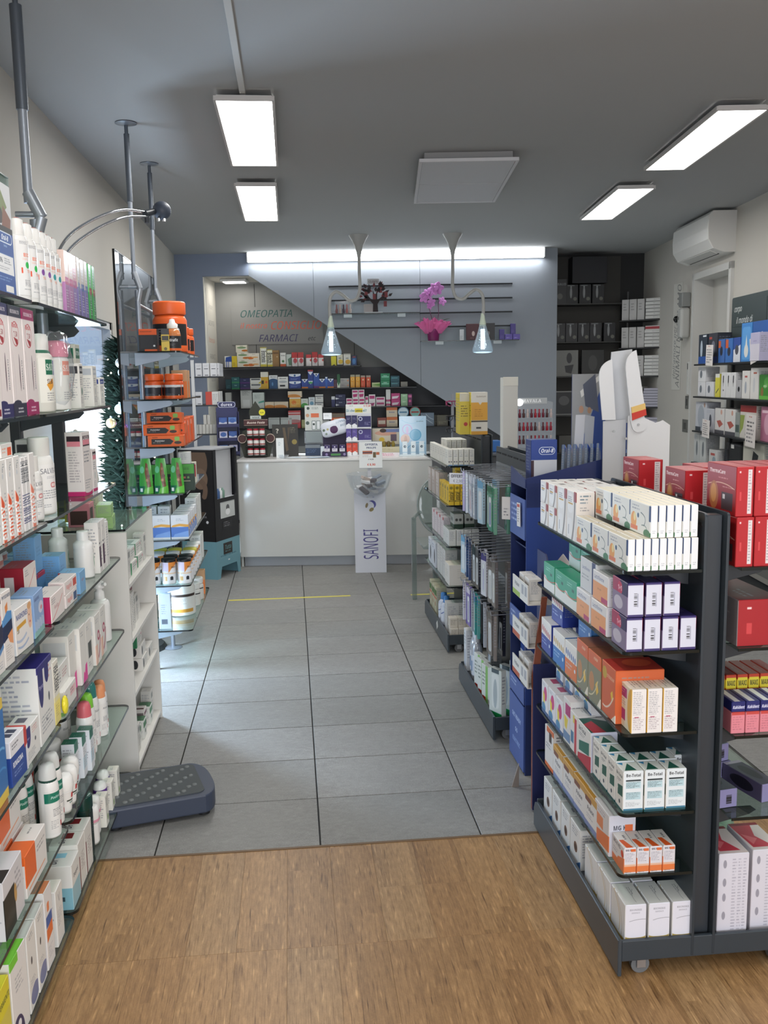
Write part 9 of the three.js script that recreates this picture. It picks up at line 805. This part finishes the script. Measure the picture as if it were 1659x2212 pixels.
const F3T = frame(0, -5.52, 0); D('ora', 'tall orange and white display carton', 0.1, 0.255, 0.09, 500, 'd8d4ca', [['r', 0, 0.24, 1, 0.42, 'dca23a'], ['p', 'd8d4ca', 0.4, 0.22, 0.7, 0.22, 0.55, 0.3], ['t', 0.6, 0.1, 0.05, '6a5a4a', 'Sustenium', 'i', 0.6], ['l', 0.2, 0.4, 0.6, 0.2, 4, 'b8802a'], ['r', 0, 0.67, 1, 0.03, '3a3428'], ['r', 0.3, 0.82, 0.3, 0.04, '3a3a3a'], ['r', 0, 0.92, 1, 0.08, 'd49a34']], { sbg: 'd4c040', side2: [['r', 0, 0.25, 1, 0.6, 'd0b42e'], ['c', 0.5, 0.75, 0.16, 'b83a2a'], ['l', 0.2, 0.3, 0.6, 0.3, 5, '5a4a1a']] }); put(F3T, P3T, 'ora', 1.13, 1.3505, 0.0, { exact: 1 }); D('yel2', 'tall yellow display carton with red dot', 0.06, 0.25, 0.09, 500, 'ccb83a', [['r', 0, 0, 1, 0.2, 'c8c4b4'], ['c', 0.6, 0.75, 0.2, 'b0302a'], ['l', 0.1, 0.3, 0.8, 0.3, 5, '6a5a1a']]); put(F3T, P3T, 'yel2', 1.05, 1.3505, -0.05); put(F3T, P3T, 'yel2', 1.06, 1.3505, -0.16, { look: 'second tall yellow carton farther back' });
sheet('price_tag', 'small white price tag on the far gondola skirt', 'price tag', 0.05, 0.045, 0.002, 400, 'd8d8d4', [['l', 0.2, 0.3, 0.6, 0.4, 2, '6a6a70']], [0.921, 0.075, -5.9], [0, -Math.PI / 2, 0.6]);
// clear armchair
{ const g = thing('clear_chair', 'transparent plastic armchair with oval back by the counter', 'chair', [1.16, 0, -7.0], 0.0), C2 = std({ color: rgb('cfd8d6'), roughness: 0.05, transmission: 0.85, thickness: 0, ior: 1.5 }), E = M('8f9a98', 0.2); const L = (x, z, h) => merge([span(x - 0.018, x + 0.018, 0, h, z - 0.018, z + 0.018, 0.006)]);
  for (const [x, z, h] of [[-0.25, 0.05, 0.64], [-0.12, 0.26, 0.45], [0.25, -0.2, 0.64], [0.2, 0.24, 0.45]]) part(g, 'leg', L(x, z, h), C2); part(g, 'seat', rbox(0.46, 0.02, 0.44, 0.01, 0.02, 0.44, 0.05), C2); for (const s of [-1, 1]) part(g, 'arm', tube([[s * 0.25, 0.635, 0.06], [s * 0.22, 0.64, -0.05], [s * 0.17, 0.65, -0.16]], 0.014, 14, 8), C2); part(g, 'backrest', new THREE.SphereGeometry(1, 30, 20).scale(0.21, 0.24, 0.012).rotateX(-0.12).translate(0.02, 0.7, -0.17), C2); part(g, 'back_rim', new THREE.TorusGeometry(0.21, 0.006, 8, 40).scale(1, 1.14, 1).rotateX(-0.12).translate(0.02, 0.7, -0.17), E); }
// nail polish rack and boxes on the side cabinet behind
{ const g = thing('side_cabinet', 'low dark cabinet beyond the far gondola', 'cabinet', [0, 0, 0]); part(g, 'body', span(1.2, 2.0, 0, 1.06, -7.9, -7.4, 0.004), M('3a3d42', 0.5)); part(g, 'worktop', span(1.18, 2.02, 1.06, 1.08, -7.92, -7.38, 0.004), M('4a4d52', 0.4)); }
{ const g = thing('nail_polish_rack', 'clear acrylic rack of small red and dark nail polishes', 'rack', [2.02, 1.081, -7.62], -0.05); part(g, 'back', plate([[-0.17, 0], [0.17, 0], [0.17, 0.4], [0.05, 0.42], [-0.14, 0.42], [-0.17, 0.36]], 0.004).translate(0, 0, -0.04), CLEAR); flat(g, 'name_strip', 0.26, 0.05, 0.002, -0.01, 0.385, -0.034, 'a8acae', [['t', 0.5, 0.5, 0.7, 'f2f4f4', 'MAVALA', 'bs', 0.9]]); const cs = ['8a2034', '9a1c2c', '5a1c28', 'b8a8a4', '4a2a2a', '6a2030']; for (let r = 0; r < 3; r++) { part(g, 'tier', box(0.33, 0.004, 0.05, 0, 0.05 + r * 0.11, -0.01), CLEAR); for (let i = 0; i < 10; i++) part(g, 'polish_bottle', cached('pb', () => lathe([[0, 0], [0.011, 0], [0.011, 0.035], [0.006, 0.04], [0.007, 0.07], [0, 0.071]], 10)), M(cs[(i * 5 + r * 3) % 6], 0.2)).position.set(-0.148 + i * 0.033, 0.0525 + r * 0.11, -0.01); } part(g, 'lamp', new THREE.SphereGeometry(0.03, 14, 10).translate(-0.12, 0.4, 0.01), std({ color: rgb('ffffff'), emissive: new THREE.Color(1, 1, 1), emissiveIntensity: 1.2 })); }
for (const [i, x, y, z] of [[0, 1.42, 1.081, -7.52], [1, 1.45, 1.17, -7.55], [2, 1.66, 1.081, -7.6]]) { const b = mesh('blue_case', plate([[-0.1, 0], [0.1, 0], [0.1, 0.06], [0.06, 0.085], [-0.06, 0.085], [-0.1, 0.06]], 0.12, 0.003).translate(0, 0, -0.06), M('1f62a8', 0.3)); b.position.set(x, y + 0.003, z); tag(b, `glossy blue case, ${['lower left', 'upper', 'right-hand'][i]} one beyond the white column`, 'case'); }
{ const g = thing('glasses_stand', 'stand with reading glasses behind the white column', 'rack', [1.33, 1.081, -7.6]); part(g, 'post', span(-0.01, 0.01, 0, 0.48, -0.01, 0.01), M('8a8e94', 0.4)); for (const [y, c] of [[0.42, '8a1c50'], [0.3, '1c1c20'], [0.2, '1c1c20']]) { const s = part(g, 'glasses', merge([rod([-0.06, y, 0.03], [0.12, y + 0.01, 0.08], 0.004, 6), rod([-0.06, y, 0.03], [-0.06, y - 0.03, 0.05], 0.004, 6), new THREE.TorusGeometry(0.022, 0.003, 6, 18).translate(-0.03, y - 0.015, 0.035), new THREE.TorusGeometry(0.022, 0.003, 6, 18).translate(0.03, y - 0.015, 0.05)]), M(c, 0.3)); } }
// ------------------------------------------------------------------ right wall goods (u = b)
KIND = 'device_box';
const PRW = ['top', 'second', 'third', 'lowest'].map((n) => ({ at: `${n} right-wall shelf`, end: 'left', from: 1 })), rfar = 360;
const rrow = (P, y, list) => list.forEach(([k, look, u, w, h, bg, ops, up]) => { g4('rw' + k, look, w, h, 0.12, bg, ops, { ppm: rfar }); put(FRW, P, 'rw' + k, u, y + (up ?? 0), -0.03); });
const dev = (c, x = 0.55, y = 0.5) => [['e', x, y, 0.16, 0.26, c], ['l', 0.1, 0.08, 0.5, 0.12, 2, '9aa4b0']];
rrow(PRW[0], 1.7785, [['a', 'dark blue box with white sprayer', -8.13, 0.22, 0.25, '26303c', [['e', 0.35, 0.5, 0.14, 0.3, 'a8b4c0'], ['r', 0, 0.75, 1, 0.25, '24509a'], ['r', 0.5, 0.03, 0.4, 0.06, 'd0d4d8']]], ['b', 'dark box with grey meter and red flash', -7.88, 0.21, 0.25, '30323a', [['e', 0.55, 0.5, 0.22, 0.24, '6a6e7a'], ['r', 0.1, 0.12, 0.3, 0.08, 'a8443a'], ['r', 0, 0.78, 1, 0.22, '2a3f80']]], ['c', 'blue box with orange corner', -7.67, 0.15, 0.19, '3f68a8', [['r', 0, 0.06, 0.4, 0.3, 'b85a34'], ['e', 0.5, 0.5, 0.22, 0.2, '2a2e3c']]], ['d', 'second blue box with orange corner', -7.5, 0.15, 0.19, '3a6cb0', [['r', 0, 0.04, 0.4, 0.36, 'c05a34'], ['e', 0.5, 0.55, 0.22, 0.18, '2a2e3c']]], ['e', 'white and blue box with dark device', -7.33, 0.15, 0.19, '2c4c98', [['p', 'd4d8e0', 0, 0.5, 1, 0.3, 1, 1, 0, 1], ['e', 0.5, 0.5, 0.26, 0.2, '4a4c58']]], ['f', 'tall light blue box with white teardrop', -7.14, 0.2, 0.29, '3f84c8', [['rr', 0.1, 0.1, 0.8, 0.85, '5a9cd8', 0.2], ['p', 'dcdcd8', 0.5, 0.3, 0.6, 0.6, 0.4, 0.6], ['e', 0.5, 0.72, 0.2, 0.17, 'dcdcd8']]], ['g', 'wide blue box behind lilac carton', -6.84, 0.36, 0.29, '2a5aa0', [['l', 0.1, 0.5, 0.3, 0.3, 3, '4a7ac0']]]]); g4('rwh', 'lilac and white tall carton', 0.17, 0.2, 0.08, 'b4b0cc', [['r', 0, 0.4, 1, 0.6, 'd0ccd8'], ['t', 0.5, 0.3, 0.08, '6a5a98', 'Lansinoh', '', 0.7]], { ppm: rfar }); put(FRW, PRW[0], 'rwh', -6.74, 1.7785, 0.06);
rrow(PRW[1], 1.5005, [['i', 'white box with small grey dial', -8.13, 0.19, 0.125, 'd0d0d2', dev('6a7078', 0.4)], ['j', 'white box with small grey dial beside', -7.92, 0.19, 0.125, 'cfcfd2', dev('6a7078', 0.4)], ['k', 'slim yellow and white pack', -7.74, 0.1, 0.19, 'd0c84a', [['r', 0, 0, 1, 0.16, 'd8d8d0'], ['p', '3a3a30', 0.2, 0.8, 0.9, 0.6, 0.9, 0.66, 0.2, 0.86]]], ['l', 'white thermometer pack, leftmost of three', -7.6, 0.1, 0.2, 'd4d4d4', [['rr', 0.4, 0.12, 0.2, 0.36, '2a2c30', 0.3], ['rr', 0.42, 0.4, 0.16, 0.16, 'b0b0ae', 0.4], ['r', 0.45, 0.68, 0.2, 0.06, '4a4a50']]], ['m', 'white thermometer pack, middle of three', -7.49, 0.1, 0.2, 'd4d4d4', [['rr', 0.4, 0.12, 0.2, 0.36, '2a2c30', 0.3], ['rr', 0.42, 0.4, 0.16, 0.16, 'b0b0ae', 0.4]]], ['n', 'white thermometer pack, rightmost of three', -7.38, 0.1, 0.2, 'd4d4d4', [['rr', 0.4, 0.12, 0.2, 0.36, '2a2c30', 0.3], ['rr', 0.42, 0.4, 0.16, 0.16, 'b0b0ae', 0.4]]], ['o', 'small grey box with black button', -7.26, 0.1, 0.14, 'a8a8aa', [['c', 0.5, 0.5, 0.2, '1c1c20']]], ['p', 'white thermometer gun box with red title', -7.12, 0.15, 0.21, 'd8d6d2', [['r', 0.35, 0.18, 0.35, 0.06, 'b04a44'], ['e', 0.5, 0.6, 0.14, 0.22, 'a0a6b0']]], ['q', 'taller white thermometer box with red title', -6.95, 0.15, 0.23, 'd8d6d2', [['r', 0.35, 0.14, 0.4, 0.05, 'b8604a'], ['e', 0.45, 0.55, 0.14, 0.24, 'c4c6c8']]], ['r', 'bright green herbal box', -6.75, 0.21, 0.18, '3f8a34', [['e', 0.7, 0.3, 0.3, 0.2, '5aa84a'], ['e', 0.25, 0.7, 0.12, 0.2, '8a6a3a'], ['r', 0, 0.85, 1, 0.15, '6ab84a'], ['t', 0.5, 0.45, 0.16, 'c8e0b8', 'equi', 'b', 0.5]]]]); put(FRW, PRW[1], 'rwi', -8.13, 1.626, -0.03, { look: 'upper white box with small grey dial' });
rrow(PRW[2], 1.2005, [['s', 'large white box with grey figure', -8.12, 0.28, 0.25, 'b8bac0', [['e', 0.5, 0.5, 0.3, 0.4, '9aa0a8'], ['c', 0.8, 0.1, 0.08, 'a88a7a'], ['r', 0, 0.86, 0.5, 0.14, '3a4048']]], ['t', 'white box with dark hook device', -7.89, 0.18, 0.2, 'b4b6bc', dev('4a4e58')], ['u', 'white pressure-cuff box with red figure', -7.66, 0.22, 0.21, 'cfcdca', [['c', 0.7, 0.14, 0.1, 'c89a88'], ['p', 'a8564a', 0.2, 0.5, 0.6, 0.45, 0.9, 0.6, 0.5, 0.75], ['r', 0, 0.85, 1, 0.15, '4a4a50']]], ['v', 'second white pressure-cuff box with red figure', -7.42, 0.22, 0.21, 'cfcdca', [['c', 0.7, 0.14, 0.1, 'c89a88'], ['p', 'a8564a', 0.2, 0.5, 0.6, 0.45, 0.9, 0.6, 0.5, 0.75], ['r', 0, 0.85, 1, 0.15, '4a4a50']]], ['w', 'grey-green small box', -7.26, 0.09, 0.19, '8a908c', [['r', 0.1, 0.5, 0.8, 0.3, '4a5a54']]], ['x', 'red and white box with black slab device', -7.05, 0.3, 0.25, 'c8c4bc', [['r', 0, 0, 1, 0.2, '8a2a28'], ['p', '8a9a4a', 0, 0.3, 0.3, 0.3, 0.2, 0.7, 0, 0.9], ['p', '1c1c22', 0.5, 0.36, 0.75, 0.3, 0.55, 0.95, 0.35, 0.9]]], ['y', 'pink device box at the frame side', -6.7, 0.2, 0.25, 'b0708a', [['e', 0.6, 0.5, 0.3, 0.3, 'd0a0b4'], ['r', 0.1, 0.1, 0.7, 0.08, 'e0c0cc']]]]);
rrow(PRW[3], 0.9205, [['A', 'white box with grey device on lowest row', -8.21, 0.15, 0.25, 'b8bab8', dev('6a7074')], ['B', 'second white box with grey device', -8.05, 0.15, 0.25, 'b8bab8', dev('6a7074')], ['C', 'small white box with red word', -7.78, 0.2, 0.14, 'c0c0be', [['r', 0.2, 0.2, 0.5, 0.14, 'a8504a'], ['e', 0.6, 0.6, 0.2, 0.2, '8a9aa4']]], ['E', 'cream massager box with black slab', -6.92, 0.38, 0.28, 'b8b6aa', [['l', 0.08, 0.1, 0.5, 0.2, 3, '7a7a70'], ['p', '1c1e22', 0.5, 0.3, 0.75, 0.4, 0.6, 0.95, 0.4, 0.8]]]]);
{ const m = mesh('black_bag', rbox(0.26, 0.23, 0.14, 0.03, 0, 0.115, 0, 3), M('17181a', 0.5)); m.position.set(...at(FRW, -7.3, 0.9205, -0.1)); m.rotation.y = FRW.turn; tag(m, 'black device bag with white tag on right-wall shelf', 'bag'); part(m, 'bag_tag', box(0.06, 0.03, 0.002, -0.04, 0.2, 0.071), M('c8c8c4', 0.6)); const k = mesh('hand_blender', merge([cyl(0.035, 0.045, 0.16, 0, 0.08, 0, 16), cyl(0.02, 0.03, 0.06, 0, 0.19, 0, 14)]), M('26282c', 0.35)); k.position.set(...at(FRW, -7.55, 0.9205, -0.08)); tag(k, 'dark upright device next to the black bag', 'device'); }
for (const [lb, u, y, w, h] of [['white price note on the top right-wall shelf, left one', -7.83, 1.845, 0.17, 0.17], ['white tilted price note on the top right-wall shelf, right one', -6.83, 1.87, 0.24, 0.19], ['white price note on the third right-wall shelf, left one', -7.86, 1.235, 0.18, 0.15], ['white long price note on the third right-wall shelf, right one', -6.88, 1.27, 0.19, 0.24]]) { const p = at(FRW, u, y, 0.012); sheet('price_note', lb, 'price note', w, h, 0.002, 420, 'd8d2ce', [['l', 0.3, 0.06, 0.4, 0.08, 1, 'b0645a'], ['l', 0.12, 0.22, 0.76, 0.7, 6, '4a4a4e']], p, [0, FRW.turn, lb.includes('tilted') ? 0.2 : -0.04]); }
sheet('sign_lettering', 'white handwriting on the dark sign above right-wall shelf', 'lettering', 0.7, 0.2, 0.0015, 420, '35403f', [['t', 0.16, 0.28, 0.32, 'd8dcd8', 'corpo', 'i', 0.26], ['t', 0.36, 0.74, 0.34, 'd8dcd8', 'il mondo di', 'i', 0.64]], at(FRW, -7.52, 2.17, -0.185), [0, FRW.turn, 0]);
// fittings by the doorway
const wallAt = (b, y, off = 0.0) => AB(RA - off, y, b);
{ const g = thing('dispenser', 'white hand sanitiser dispenser on the wall by the doorway', 'dispenser', wallAt(-9.52, 2.1, 0.06), FRW.turn); part(g, 'body', rbox(0.13, 0.3, 0.1, 0.03, 0, 0.1, -0.01, 3), M('b8b8b4', 0.4)); part(g, 'window', rbox(0.012, 0.03, 0.003, 0.001, -0.01, 0.15, 0.041), M('2a2c30', 0.4)); part(g, 'tank', rbox(0.11, 0.14, 0.09, 0.01, 0, 0.33, -0.015), M('8a8c8a', 0.4)); part(g, 'nozzle', cyl(0.012, 0.016, 0.02, 0, -0.06, 0.01, 12), M('6a6c6a', 0.5)); }
{ const c = mesh('camera_dome', new THREE.SphereGeometry(0.035, 16, 12), M('17181a', 0.2)); c.position.set(...wallAt(-9.85, 2.26, 0.02)); tag(c, 'small black dome sensor on the wall beside the dispenser', 'sensor'); }
for (const [lb, b, y, w, h] of [['upper grey switch plate beside the doorway', -9.48, 1.41, 0.11, 0.13], ['lower grey switch plate beside the doorway', -9.52, 1.17, 0.17, 0.13]]) { const g = thing('switch_plate', lb, 'switch', wallAt(b, y, 0.004), FRW.turn); part(g, 'plate', rbox(w, h, 0.01, 0.004), M('6a6a66', 0.4)); part(g, 'rocker', rbox(w * 0.4, h * 0.5, 0.014, 0.003), M('4a4a48', 0.4)); }
{ const g = thing('wall_fitting', 'pale upright handset on the wall beside the doorway', 'fitting', wallAt(-9.4, 1.65, 0.02), FRW.turn); part(g, 'grip', rbox(0.06, 0.33, 0.03, 0.012, 0, 0, 0, 3), M('c8c8c4', 0.4)); part(g, 'slot', box(0.02, 0.06, 0.032, 0, 0.12, 0), M('3a3a3a', 0.5)); }  // pale upright piece by the door, its kind not known
sheet('wall_text', 'grey handwriting running up the wall beside the doorway', 'lettering', 0.3, 1.1, 0.0015, 400, 'd6d3cb', [['t', 0.66, 0.5, 0.16, '7a7a78', 'ANIMALI NOI CI AMO', 'iv', 0.96], ['t', 0.24, 0.6, 0.11, '8a8a88', "dell'amore per gli", 'iv', 0.6]], wallAt(-9.88, 2.08, 0.003), [0, FRW.turn, 0]);
// niche beyond the sloping wall: dark brace boxes, then a corner of stacked pale boxes
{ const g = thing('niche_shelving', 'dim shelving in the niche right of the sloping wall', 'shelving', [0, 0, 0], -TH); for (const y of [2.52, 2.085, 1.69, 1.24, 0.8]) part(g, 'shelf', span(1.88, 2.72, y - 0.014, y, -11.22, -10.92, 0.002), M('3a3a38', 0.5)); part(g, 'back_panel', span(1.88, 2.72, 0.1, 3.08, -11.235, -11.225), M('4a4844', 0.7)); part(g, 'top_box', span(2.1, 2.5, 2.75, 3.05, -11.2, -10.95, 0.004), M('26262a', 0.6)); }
KIND = 'brace_box';
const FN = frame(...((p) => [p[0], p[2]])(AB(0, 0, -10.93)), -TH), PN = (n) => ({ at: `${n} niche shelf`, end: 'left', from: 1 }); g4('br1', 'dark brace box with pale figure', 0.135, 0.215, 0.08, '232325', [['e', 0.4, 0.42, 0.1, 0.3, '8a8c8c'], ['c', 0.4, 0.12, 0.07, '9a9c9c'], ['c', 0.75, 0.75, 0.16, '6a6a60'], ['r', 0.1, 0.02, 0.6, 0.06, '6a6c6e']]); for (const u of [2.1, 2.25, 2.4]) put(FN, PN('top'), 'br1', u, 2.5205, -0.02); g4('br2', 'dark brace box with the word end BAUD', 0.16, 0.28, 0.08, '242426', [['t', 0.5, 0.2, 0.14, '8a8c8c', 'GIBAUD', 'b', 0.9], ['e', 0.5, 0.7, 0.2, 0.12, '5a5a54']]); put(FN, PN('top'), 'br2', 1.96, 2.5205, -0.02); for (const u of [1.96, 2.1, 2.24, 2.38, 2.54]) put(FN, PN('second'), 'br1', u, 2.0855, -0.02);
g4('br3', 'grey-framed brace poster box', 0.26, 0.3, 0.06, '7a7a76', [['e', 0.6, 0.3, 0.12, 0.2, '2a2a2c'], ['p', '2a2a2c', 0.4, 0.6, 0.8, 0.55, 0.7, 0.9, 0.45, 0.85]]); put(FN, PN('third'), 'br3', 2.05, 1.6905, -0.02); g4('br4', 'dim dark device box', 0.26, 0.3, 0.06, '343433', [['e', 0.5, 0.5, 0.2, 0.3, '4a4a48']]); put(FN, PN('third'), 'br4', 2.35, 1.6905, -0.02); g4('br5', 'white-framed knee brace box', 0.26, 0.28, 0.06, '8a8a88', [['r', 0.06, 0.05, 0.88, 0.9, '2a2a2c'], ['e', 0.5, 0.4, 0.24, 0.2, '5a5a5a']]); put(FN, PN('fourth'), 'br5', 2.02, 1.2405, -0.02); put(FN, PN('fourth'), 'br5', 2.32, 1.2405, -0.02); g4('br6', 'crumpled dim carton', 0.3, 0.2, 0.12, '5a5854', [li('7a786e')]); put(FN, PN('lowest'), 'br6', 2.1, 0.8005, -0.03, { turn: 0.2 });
const FNS = frame(...((p) => [p[0], p[2]])(AB(2.86, 0, -10.62)), -TH - 0.55), SY = [2.31, 2.0, 1.68, 1.33, 1.0, 0.66];
{ const g = thing('stack_shelving', 'corner shelving of piled pale boxes left of the doorway', 'shelving', [FNS.x, 0, FNS.z], FNS.turn); for (const y of SY) part(g, 'shelf', span(-0.3, 0.3, y - 0.014, y, -0.3, 0, 0.003), M('2c2d2e', 0.5)); part(g, 'post', span(-0.3, -0.28, 0, 2.65, -0.3, -0.28), M('4a4a4a', 0.5)); }
KIND = 'flat_box'; g4('fl1', 'flat pale box in a pile', 0.29, 0.038, 0.24, 'cfcecb', [['l', 0.3, 0.3, 0.4, 0.4, 1, '9a9a98'], ['r', 0, 0.86, 1, 0.14, '5a5a58']], { sbg: 'c8c7c4' }); g4('fl2', 'flat lilac-grey box in a pile', 0.29, 0.03, 0.24, 'aeacba', [['r', 0, 0.84, 1, 0.16, '55545e']]); g4('fl3', 'upright pale box', 0.08, 0.23, 0.2, 'bab8b6', [['l', 0.2, 0.2, 0.6, 0.4, 3, '8a8886']]); g4('flr', 'flat pale box with red band', 0.29, 0.045, 0.24, 'cfcac6', [['r', 0, 0.2, 1, 0.6, 'a03038']]);  // shade of the gap under piled boxes painted as a dark lower edge
SY.forEach((y, i) => { const P = { at: `${ORDN[i]} tier of corner stack`, end: 'left', from: 1 }, lil = i > 2; for (let k = 0; k < (lil ? 7 : 6); k++) { const key = i === 1 && k === 5 ? 'flr' : lil ? 'fl2' : 'fl1'; put(FNS, P, key, 0.14 + jit(0.006), y + 0.0005 + k * (lil ? 0.0305 : 0.0385), -0.01); } for (const u of [-0.06, -0.15, -0.24]) put(FNS, P, 'fl3', u, y + 0.0005, -0.02 - 0.02 * rnd()); });
// tapes on the floor
for (const [lb, x0, x1, z] of [['long yellow tape line on the grey tiles', -0.53, 0.425, -7.152], ['short yellow tape end by the clear chair', 0.9, 1.5, -7.1]]) { const m = mesh('floor_tape', box(x1 - x0, 0.0012, 0.035), M('d8cc5a', 0.5)); m.position.set((x0 + x1) / 2, 0.0008, z); tag(m, lb, 'tape'); }
// ------------------------------------------------------------------ labels: say which one
const ORD = ['first', 'second', 'third', 'fourth', 'fifth', 'sixth', 'seventh', 'eighth', 'ninth', 'tenth', 'eleventh', 'twelfth', '13th', '14th', '15th', '16th'];
{ const count = (t) => t.split(/\s+/).length, buckets = new Map();
  const levels = (list, f, gap) => { const v = list.map(f).sort((a, b) => a - b), c = [v[0]]; for (const x of v) if (x - c[c.length - 1] > gap) c.push(x); else c[c.length - 1] = x; return (x) => { let i = 0; while (i < c.length - 1 && x > c[i] + 1e-9) i++; return [i, c.length]; }; };
  for (const r of registry) { const k = r.look + '|' + r.place.at; (buckets.get(k) ?? buckets.set(k, []).get(k)).push(r); }
  for (const list of buckets.values()) {
    const { look, place } = list[0];
    if (list.length === 1) { tag(list[0].o, `${look} on ${place.at}`, list[0].cat); continue; }
    const ly = levels(list, (r) => r.y, 0.012), ln = levels(list, (r) => -r.n, 0.0135), rows = new Map();
    for (const r of list) { const [a, A] = ly(r.y), [b, B] = ln(-r.n), k = a + '/' + b; r.lay = A === 1 ? '' : A === 2 ? ['lower ', 'upper '][a] : A === 3 ? ['bottom ', 'middle ', 'top '][a] : ORD[a] + '-layer '; r.dep = B === 1 ? '' : b === 0 ? 'front row' : B === 2 ? 'back row' : ORD[b] + ' row'; (rows.get(k) ?? rows.set(k, []).get(k)).push(r); }
    for (const row of rows.values()) { const s = place.from > 0 ? 1 : -1; row.sort((a, b) => s * (a.u - b.u));
      row.forEach((r, i) => { const where = r.lay + (r.dep || (r.lay ? 'layer' : '')), one = (l) => [l, where.trim(), row.length > 1 ? `${ORD[i]} from ${place.end === 'left' ? 'left' : 'camera'}` : '', place.at].filter(Boolean).join(', ');
        let t = one(look), cut = look; while (count(t) > 16 && count(cut) > 3) { cut = cut.replace(/ \S+$/, '').replace(/ (with|and|of|in|on|at|by)$/, ''); t = one(cut); }
        tag(r.o, t, r.cat, `${look}s on ${place.at}`.slice(0, 110)); }); }
  } }
for (const s of sheets) s.t.needsUpdate = true;
renderer.render(scene, camera);
